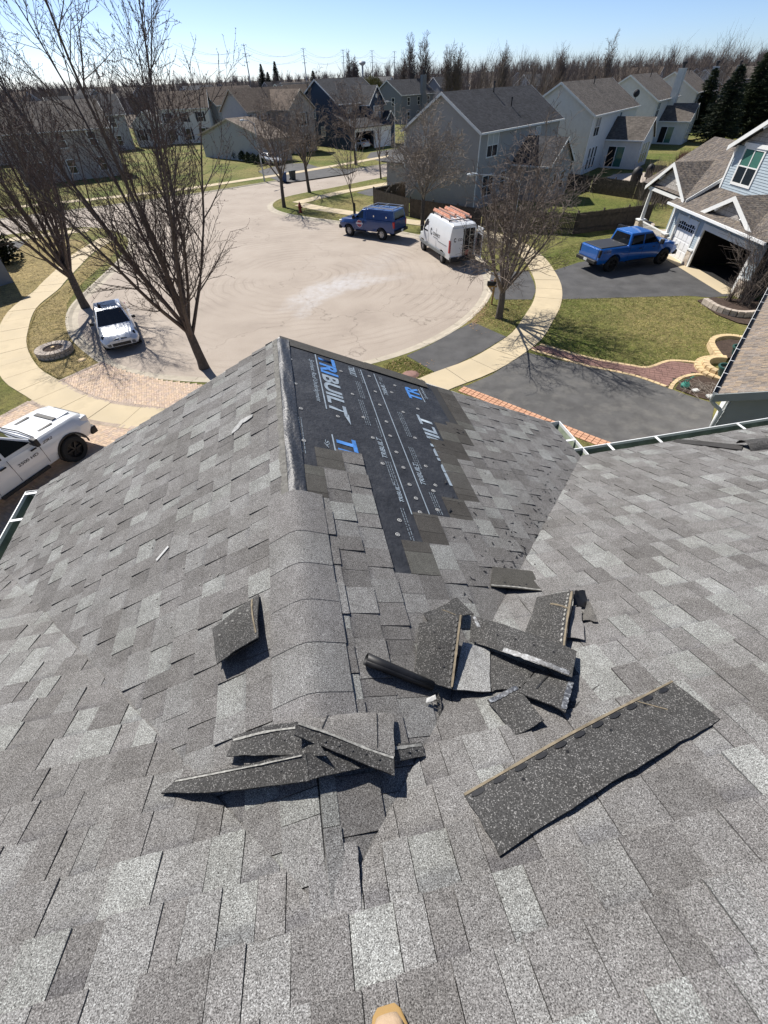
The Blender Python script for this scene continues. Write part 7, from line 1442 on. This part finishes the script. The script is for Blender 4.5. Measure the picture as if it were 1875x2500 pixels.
fence('brown picket fence behind the van running to the blue house porch', pxs([(914, 503), (1000, 530), (1175, 560), (1400, 572), (1580, 548)], GZ), 1.45)
fence('short picket fence from the corner back to the taupe house', pxs([(914, 502), (992, 484)], GZ), 1.45); fence('brown picket fence below the patio of the white house', pxs([(1335, 455), (1440, 470), (1545, 486), (1650, 503)], GZ), 1.4); fence('dark fence along the back yards at the far right', [Vector((31, 54, 0)), Vector((38, 62, 0)), Vector((48, 74, 0))], 1.5)
# patio
flat('patio', pxs([(1440, 455), (1500, 425), (1590, 420), (1600, 440), (1560, 455), (1500, 462)], GZ), GZ + .01, 'grey_stone')
def covered(label, px, py, s_, name='covered_grill'):
    g_ = gp(px, py, GZ); root = thing(name, label, 'grill', (g_.x, g_.y, GZ)); mb = MB(); mb.lathe([(s_ * .62, 0), (s_ * .6, s_ * .8), (s_ * .66, s_ * 1.0), (s_ * .5, s_ * 1.5), (s_ * .2, s_ * 1.75), (0, s_ * 1.78)], 12); mb.build('cover', 'plastic_black', root, smooth=R_(40)); mb = MB()
    for a in (0.6, 2.2, 3.7, 5.3): mb.tube([(math.cos(a) * s_ * .5, math.sin(a) * s_ * .5, 0), (math.cos(a) * s_ * .5, math.sin(a) * s_ * .5, s_ * .3)], .03, 5)
    mb.build('legs', 'black_metal', root)
covered('black covered grill on the patio, larger one', 1548, 448, .85); covered('black covered grill on the patio, smaller one nearer the house', 1582, 432, .7)
# hydrant
g_ = gp(734, 519, GZ); root = thing('fire_hydrant', 'dark red fire hydrant on the corner verge', 'hydrant', (g_.x, g_.y, GZ)); mb = MB(); mb.lathe([(.2, 0), (.2, .06), (.13, .08), (.13, .5), (.18, .52), (.18, .58), (.14, .62), (.12, .72), (.05, .8), (.04, .88), (0, .88)], 14); mb.build('barrel', 'hydrant_red', root, smooth=R_(35))
for a in (0, 2.1, 4.2): mb = MB(); d = Vector((math.cos(a), math.sin(a), 0)); mb.tube([d * .1 + Vector((0, 0, .42)), d * .22 + Vector((0, 0, .42))], .07, 10); mb.build('nozzle', 'hydrant_red', root)
def bin_(label, px, py, mat):
    g_ = gp(px, py, .0); root = thing('wheelie_bin', label, 'bin', (g_.x, g_.y, .01), R_(40), 'bins at the far kerb'); mb = MB(); a, t = .26, .33; mb.add([(-a, -a, .06), (a, -a, .06), (a, a, .06), (-a, a, .06), (-t, -t, .98), (t, -t, .98), (t, t, .98), (-t, t, .98)], [(0, 1, 2, 3), (0, 1, 5, 4), (1, 2, 6, 5), (2, 3, 7, 6), (3, 0, 4, 7), (4, 5, 6, 7)]); bevel(mb.build('body', mat, root), .03); ebox(root, 'lid', (.02, 0, 1.02), (.74, .7, .07), mat, .03)
    for s_ in (-1, 1): mb = MB(); mb.lathe([(0, -.04), (.13, -.04), (.13, .04), (0, .04)], 12, (-.27, s_ * .27, .13), axis='y'); mb.build('wheel', 'tyre', root)
bin_('blue wheelie bin at the far kerb', 694, 446, 'bin_blue'); bin_('dark grey wheelie bin right of the blue bin', 716, 441, 'bin_dark')
def mailbox(label, px, py, rz, post='post_wood'):
    g_ = gp(px, py, GZ); root = thing('mailbox', label, 'mailbox', (g_.x, g_.y, GZ), rz, 'mailboxes'); mb = MB(); mb.bar((0, 0, -.1), (0, 0, 1.35), .1, .1, (1, 0, 0)); mb.bar((-.15, 0, .95), (.35, 0, .95), .08, .08); mb.bar((.02, 0, .7), (.25, 0, .92), .06, .06); mb.build('post', post, root); mb = MB(); P = []
    for x in (-.12, .4):
        for i in range(9): a = math.pi * i / 8; P.append((x, .1 * math.cos(a), 1.12 + .1 * math.sin(a)))
        P += [(x, -.1, 1.0), (x, .1, 1.0)]
    mb.add(P, [tuple(range(11)), tuple(range(11, 22))] + [(i, (i + 1) % 11, 11 + (i + 1) % 11, 11 + i) for i in range(11)]); mb.build('box', 'plastic_black', root); ebox(root, 'flag', (.15, -.115, 1.2), (.14, .01, .05), 'tail_red')
mailbox('black mailbox on a wooden post beside the spreading tree', 1200, 743, R_(170)); mailbox('dark mailbox on the far verge by the navy house', 944, 394, R_(-60), 'bark_dark')
# street lights
def street_light(label, base, ztop, dirv, arm, group='street lights'):
    root = thing('street_light', label, 'street light', tuple(base), 0, group); mb = MB(); d = Vector(dirv).normalized(); mb.tube([(0, 0, 0), (0, 0, ztop)], [.1, .06], 10); mb.build('pole', 'galvanised', root, smooth=R_(50)); mb = MB(); mb.tube(catmull([Vector((0, 0, ztop - .1)), d * arm * .5 + Vector((0, 0, ztop + .25)), d * arm + Vector((0, 0, ztop + .35))], 4), .04, 6); mb.build('arm', 'galvanised', root, smooth=R_(50)); c = d * (arm + .3) + Vector((0, 0, ztop + .36)); s_ = d.cross(Vector((0, 0, 1))); mb = MB()
    P = []; K = 8
    for t, w_, h_ in ((-.36, .06, .05), (-.15, .14, .09), (.15, .16, .10), (.36, .08, .04)):
        for i in range(K): a = 2 * math.pi * i / K; P.append(c + d * t + s_ * w_ * math.cos(a) + Vector((0, 0, h_ * math.sin(a))))
    mb.add(P, [(r_ * K + i, r_ * K + (i + 1) % K, (r_ + 1) * K + (i + 1) % K, (r_ + 1) * K + i) for r_ in range(3) for i in range(K)] + [tuple(range(K)), tuple(range(3 * K, 4 * K))]); mb.build('lamp_head', 'tower_white', root, smooth=R_(50))
def ztop_at(g_, px, py): rr = ray(px, py); return CAM_H + rr[2] * math.hypot(g_.x, g_.y) / math.hypot(rr[0], rr[1]) - g_.z
g_ = gp(1244, 604, GZ); street_light('cobra-head street light rising through the spreading tree', g_, ztop_at(g_, 1274, 440), (-1, .12, 0), 3.0); g_ = gp(646, 443, GZ); street_light('street light across the street beside the wheelie bins', g_, 5.6, (-.5, -.8, 0), 1.6); g_ = gp(964, 376, GZ); street_light('slim street light in front of the slate house', g_, 6.0, (-.6, -.7, 0), 1.5)
# round stone planter at left
g_ = gp(137, 862, GZ); root = thing('stone_planter', 'round raised stone planter ring on the left verge', 'planter', (g_.x, g_.y, GZ)); n = 22
blk = None
for lay in range(2):
    for i in range(n):
        a0, a1 = 2 * math.pi * (i + lay * .5) / n + .012, 2 * math.pi * (i + 1 + lay * .5) / n - .012; mb = MB(); r0, r1 = (.46, .84); A = [(r0 * math.cos(a0), r0 * math.sin(a0), lay * .15), (r1 * math.cos(a0), r1 * math.sin(a0), lay * .15), (r1 * math.cos(a1), r1 * math.sin(a1), lay * .15), (r0 * math.cos(a1), r0 * math.sin(a1), lay * .15)]; mb.prism(A, (0, 0, .143)); bevel(mb.build('stone', 'grey_stone', root), .012, 1)
mb = MB(); mb.lathe([(0, .24), (.25, .25), (.47, .22)], 16); mb.build('mulch', 'mulch', root); mb = MB(); mb.lathe([(0, .33), (.09, .33), (.1, .2)], 9); mb.build('stump', 'tan_stone', root)
mb = MB(); g2 = gp(201, 879, GZ); mb.lathe([(0, .05), (.16, .05), (.22, .0)], 8, (g2.x, g2.y, GZ)); tag(mb.build('utility_cover', 'tan_stone'), 'small pale utility cover in the grass near the planter', 'cover')
mb = MB(); g2 = gp(866, 525, GZ); mb.lathe([(.12, 0), (.12, .9), (.07, .95)], 10, (g2.x, g2.y, GZ)); tag(mb.build('trunk_guard', 'black_metal'), 'black guard around the thin sapling trunk', 'guard')
mb = MB(); g2 = gp(1003, 915, GZ); mb.lathe([(0, .08), (.25, .07), (.42, .0)], 9, (g2.x, g2.y, GZ)); tag(mb.build('flat_rock', 'red_paver'), 'flat reddish rock in the grass strip beyond the gable', 'rock')
# garden beds at right
bed1 = flat('mulch_bed', pxs([(1648, 950), (1658, 934), (1680, 922), (1720, 918), (1750, 930), (1760, 960), (1742, 980), (1700, 970)], GZ), GZ + .03, 'mulch'); bed2 = flat('mulch_bed', pxs([(1740, 842), (1776, 836), (1820, 842), (1830, 880), (1760, 882), (1748, 862)], GZ), GZ + .16, 'mulch'); flat('mulch_bed', pxs([(1700, 735), (1740, 728), (1860, 735), (1860, 800), (1800, 790), (1750, 770)], GZ), GZ + .05, 'mulch')
w1 = thing('garden_wall', 'low tan block wall curving round the upper flower bed', 'garden wall', (0, 0, 0)); w2 = thing('garden_wall', 'semicircular tan block step beside the flower pot', 'garden wall', (0, 0, 0)); w3 = thing('garden_wall', 'low grey block wall in front of the big bare shrub', 'garden wall', (0, 0, 0))
for lay in range(2):
    stones_along(catmull(pxs([(1815, 836), (1776, 830), (1746, 833), (1732, 843), (1737, 860), (1754, 883)], GZ), 8), w1, 'wall_block', 'tan_stone', .28, .24, .13, GZ + .13 * (lay + 1), seedv=30 + lay, jit=.004)
    stones_along(catmull(pxs([(1716, 742), (1750, 762), (1800, 775), (1862, 772)], GZ), 8), w3, 'wall_block', 'grey_stone', .3, .24, .16, GZ + .16 * (lay + 1), seedv=35 + lay, jit=.004)
c_ = gp(1768, 905, GZ)
for lay, rr in ((0, 1.05), (0, .8), (1, .8)): stones_along([c_ + Vector((math.cos(R_(a)) * rr, math.sin(R_(a)) * rr, 0)) for a in range(60, 290, 6)], w2, 'step_block', 'tan_stone', .24, .26, .14, GZ + .14 * (lay + 1), seedv=50 + lay, jit=.004)
def pot(label, px, py, z=0.0, s_=1.0): g_ = gp(px, py, GZ + z); root = thing('flower_pot', label, 'flower pot', (g_.x, g_.y, GZ + z), 0, 'green flower pots'); mb = MB(); mb.lathe([(0, .02), (.13 * s_, .0), (.2 * s_, .26 * s_), (.24 * s_, .28 * s_), (.24 * s_, .33 * s_), (.19 * s_, .33 * s_), (.18 * s_, .24 * s_)], 16); mb.build('pot', 'pot_green', root, smooth=R_(35)); mb = MB(); mb.lathe([(0, .25 * s_), (.18 * s_, .245 * s_)], 12); mb.build('soil', 'mulch', root)
pot('green flower pot in the upper flower bed', 1795, 866, .16, 1.15); pot('green flower pot on the semicircular step', 1762, 916, .14, 1.25)
g_ = gp(1670, 946, GZ); root = thing('garden_ornament', 'small teal watering-can ornament in the mulch bed', 'ornament', (g_.x, g_.y, GZ)); mb = MB(); mb.lathe([(0, 0), (.15, .02), (.17, .12), (.11, .22), (.05, .24)], 12); mb.build('body', 'teal_figure', root, smooth=R_(40)); mb = MB(); mb.tube([(.05, 0, .2), (.08, .02, .42), (.2, .04, .46)], .022, 6); mb.build('spout', 'teal_figure', root); mb = MB(); mb.tube(catmull([Vector((-.08, 0, .2)), Vector((-.12, 0, .34)), Vector((.02, 0, .36))], 4), .015, 5); mb.build('handle', 'teal_figure', root)
for px, py, lab in ((1693, 958, 'small white paper scrap in the mulch bed'), (1728, 972, 'white splash block at the corner of the mulch bed')): g_ = gp(px, py, GZ + .05); mb = MB(); mb.prism([(g_.x, g_.y, g_.z), (g_.x + .26, g_.y + .05, g_.z), (g_.x + .22, g_.y + .2, g_.z + .02), (g_.x - .02, g_.y + .15, g_.z + .02)], (0, 0, .05)); tag(mb.build('white_block', 'plastic_white'), lab, 'block')
r = random.Random(3); mb = MB(); g_ = gp(1715, 948, GZ + .05)
for i in range(60): p = g_ + Vector((r.gauss(0, .45), r.gauss(0, .25), r.uniform(0, .06))); mb.tube([p, p + Vector((r.gauss(0, .25), r.gauss(0, .25), .04)), p + Vector((r.gauss(0, .45), r.gauss(0, .4), .02))], .006, 3, cap=False)
tag(mb.build('dead_vine', 'twig_pale', None, fix=False), 'tangle of dry pale vine in the mulch bed', 'vine', kind='stuff')
g_ = gp(1548, 556, GZ); root = thing('round_bed', 'round low stone bed around the dried hydrangea', 'planter', (g_.x, g_.y, GZ))
for i in range(26): a = 2 * math.pi * i / 26; mb = MB(); mb.box((1.3 * math.cos(a), 1.3 * math.sin(a), .16), (.26, .3, .32), Matrix.Rotation(a, 3, 'Z')); bevel(mb.build('stone', 'grey_stone', root), .02, 1)
# air conditioner by the tan garage
g_ = gp(529, 381, GZ); root = thing('air_conditioner', 'grey air conditioner unit at the corner of the tan garage', 'air conditioner', (g_.x, g_.y, GZ)); ebox(root, 'casing', (0, 0, .45), (.85, .85, .8), 'galvanised', .03); mb = MB(); mb.lathe([(0, .9), (.34, .9), (.36, .86)], 14); mb.build('fan_grille', 'black_metal', root)
# house at the left edge, dark stone retaining piles by the tan lawn
h = hroot('grey house at the left edge beside the arborvitae, mostly out of the picture', -32.3, 37.5, 215); gable_block(h, 0, 12, 0, 9, 4.6, 7.0, 'siding_slate', 'roof_charcoal')
# pylons with wires, water tower
pts_ = []
for i, (px, py) in enumerate([(540, 98), (594.5, 106.5), (739.6, 116), (837, 120), (908, 121.5), (963, 124)]):
    rr = ray(px, py); t = (46 - CAM_H) / rr[2]; p = Vector((rr[0] * t, rr[1] * t, 0)); pts_.append(p)
d0 = (pts_[2] - pts_[1]).normalized(); pts_[0] = pts_[1] - (pts_[2] - pts_[1]) * .8; sx_ = Vector((d0.y, -d0.x, 0))
arms = ((44.5, 4.6, 1.5), (36, 5.2, 1.2), (27.5, 4.4, .6))
for i, p in enumerate(pts_[1:]):
    root = thing('power_pylon', '%s power pylon on the horizon counting from the left' % ('first', 'second', 'third', 'fourth', 'fifth')[i], 'pylon', tuple(p), 0, 'power pylons'); mb = MB(); mb.tube([(0, 0, 0), (0, 0, 46)], [1.0, .4], 6); mb.build('mast', 'pylon_steel', root)
    for z, w_, up_ in arms:
        mb = MB()
        for s_ in (-1, 1): mb.tube([Vector((0, 0, z - 1)), sx_ * s_ * w_ * .6 + Vector((0, 0, z + up_ * .3)), sx_ * s_ * w_ + Vector((0, 0, z + up_ * .35))], [.4, .3, .2], 5); mb.tube([sx_ * s_ * w_ + Vector((0, 0, z + .3)), sx_ * s_ * w_ + Vector((0, 0, z - 1.8))], .14, 4)
        mb.build('cross_arm', 'pylon_steel', root)
root = thing('power_lines', 'thin power lines sagging between the pylons', 'power lines', (0, 0, 0))
for a, b_ in zip(pts_, pts_[1:]):
    for z, w_, up_ in arms[:2]:
        for s_ in (-1, 1):
            mb = MB(); A = a + sx_ * s_ * w_ + Vector((0, 0, z - 1.8)); B = b_ + sx_ * s_ * w_ + Vector((0, 0, z - 1.8)); mb.tube([A.lerp(B, t / 12) - Vector((0, 0, 9 * 4 * (t / 12) * (1 - t / 12))) for t in range(13)], .11, 3, cap=False); mb.build('wire', 'pylon_steel', root)
rr = ray(884.5, 153); t = (40 - CAM_H) / rr[2]; root = thing('water_tower', 'small pale water tower on the horizon between the pylons', 'water tower', (rr[0] * t, rr[1] * t, 0)); k = t * 1.0 * math.hypot(rr[0], rr[1]) / 1000
mb = MB(); mb.lathe([(3 * k, 0), (1.6 * k, 5), (1.4 * k, 32), (4.4 * k, 36), (5.6 * k, 40), (4.4 * k, 43.5), (0, 45)], 16); mb.build('tank', 'tower_white', root, smooth=R_(60))

# ------------------------------------------------------------------ grass blades and leaf litter
simple('blade_green', (0.19, 0.225, 0.06), 0.9, var=0.35, scale=0.8, coords='Position', spec=0.1); simple('blade_straw', (0.46, 0.38, 0.18), 0.9, var=0.3, scale=0.8, coords='Position', spec=0.1)
def blades(label, poly, n, seedv, green=0.5, edges=(), hgt=0.038):
    r = random.Random(seedv); P = [(p.x, p.y) for p in poly]; x0, x1 = min(p[0] for p in P), max(p[0] for p in P); y0, y1 = min(p[1] for p in P), max(p[1] for p in P); mb = MB(); spots = []
    while len(spots) < n:
        x, y = r.uniform(x0, x1), r.uniform(y0, y1)
        if inside(x, y, P): spots.append((x, y))
    for E_ in edges:
        Q = resample([Vector((q.x, q.y, 0)) for q in E_], .02)
        for q in Q: spots.append((q.x + r.gauss(0, .035), q.y + r.gauss(0, .035)))
    for x, y in spots:
        mb.mi = 0 if r.random() < green else 1
        for _ in range(3):
            a = r.uniform(0, 6.28); w = r.uniform(.008, .018); h_ = hgt * r.uniform(.5, 1.2); d = Vector((math.cos(a), math.sin(a), 0)); b_ = Vector((x + r.gauss(0, .03), y + r.gauss(0, .03), GZ)); mb.add([b_ - d * w, b_ + d * w, b_ + Vector((r.gauss(0, .03), r.gauss(0, .03), h_))], [(0, 1, 2)])
    tag(mb.build('grass', ['blade_green', 'blade_straw'], None, fix=False), label, 'grass', kind='stuff')
rl = pxs([(1360, 760), (1372, 732), (1681, 725), (1730, 745), (1800, 795), (1740, 828), (1722, 840), (1731, 868), (1705, 880), (1650, 877), (1580, 893), (1437, 870), (1326, 838), (1334, 805)], GZ)
blades('straw and green grass of the lawn right of the sidewalk', rl, 9000, 1, .55, [pxs([(1326, 812), (1355, 768), (1371, 732)], GZ), pxs([(1371, 732), (1500, 728), (1681, 724)], GZ), pxs([(1322, 839), (1437, 872), (1580, 896)], GZ)])
dl = pxs([(-160, 660), (0, 606), (66, 594), (135, 588), (190, 596), (190, 640), (150, 678), (96, 703), (39, 753), (0, 805), (-120, 880)], GZ)
blades('dry grass of the lawn at the left edge', dl, 4000, 2, .2, [pxs([(150, 678), (96, 703), (39, 753), (0, 808)], GZ)])
pk_ = pxs([(240, 890), (184, 846), (165, 795), (166, 745), (203, 694), (244, 658), (255, 602), (205, 652), (146, 714), (92, 760), (72, 812), (70, 850), (99, 900), (147, 929)], GZ)
blades('dry grass of the verge between sidewalk and kerb at left', pk_, 2500, 3, .3, [pxs([(146, 712), (90, 758), (70, 812), (68, 850), (97, 900), (147, 930)], GZ)])
vg = pxs([(1213, 735), (1297, 735), (1270, 780), (1240, 812), (1165, 780), (1195, 755)], GZ); blades('dry grass round the spreading tree by the mailbox', vg, 1800, 4, .3, [pxs([(1213, 734), (1299, 734)], GZ), pxs([(1276, 778), (1247, 815)], GZ)])
sg = pxs([(935, 893), (985, 872), (1060, 910), (1015, 925), (960, 915)], GZ); blades('rough grass strip beyond the stripped gable', sg, 2500, 5, .5)
bl = pxs([(1400, 595), (1560, 580), (1590, 600), (1560, 608), (1411, 638), (1350, 658), (1330, 635)], GZ); blades('green grass between the picket fence and the blue pickup', bl, 4000, 6, .7)
r = random.Random(8); mb = MB()
for i in range(520):
    k = r.random()
    if k < .6: t = r.random(); q = gp(1150 + 45 * t + r.gauss(0, 6), 795 - 55 * t + r.gauss(0, 6), GZ)
    elif k < .8: q = gp(r.uniform(1160, 1300), r.uniform(740, 815), GZ)
    else: q = gp(r.uniform(940, 1060), r.uniform(880, 925), GZ)
    a = r.uniform(0, 6.28); L = r.uniform(.02, .05); d = Vector((math.cos(a) * L, math.sin(a) * L, r.uniform(-.01, .01))); e_ = Vector((-d.y * .6, d.x * .6, r.uniform(-.012, .012))); q = q + Vector((0, 0, .025)); mb.add([q - d, q + e_, q + d, q - e_], [(0, 1, 2, 3)])
tag(mb.build('leaf_litter', 'dry_leaf', None, fix=False), 'dry brown leaves gathered on the verge near the mailbox', 'leaves', kind='stuff')
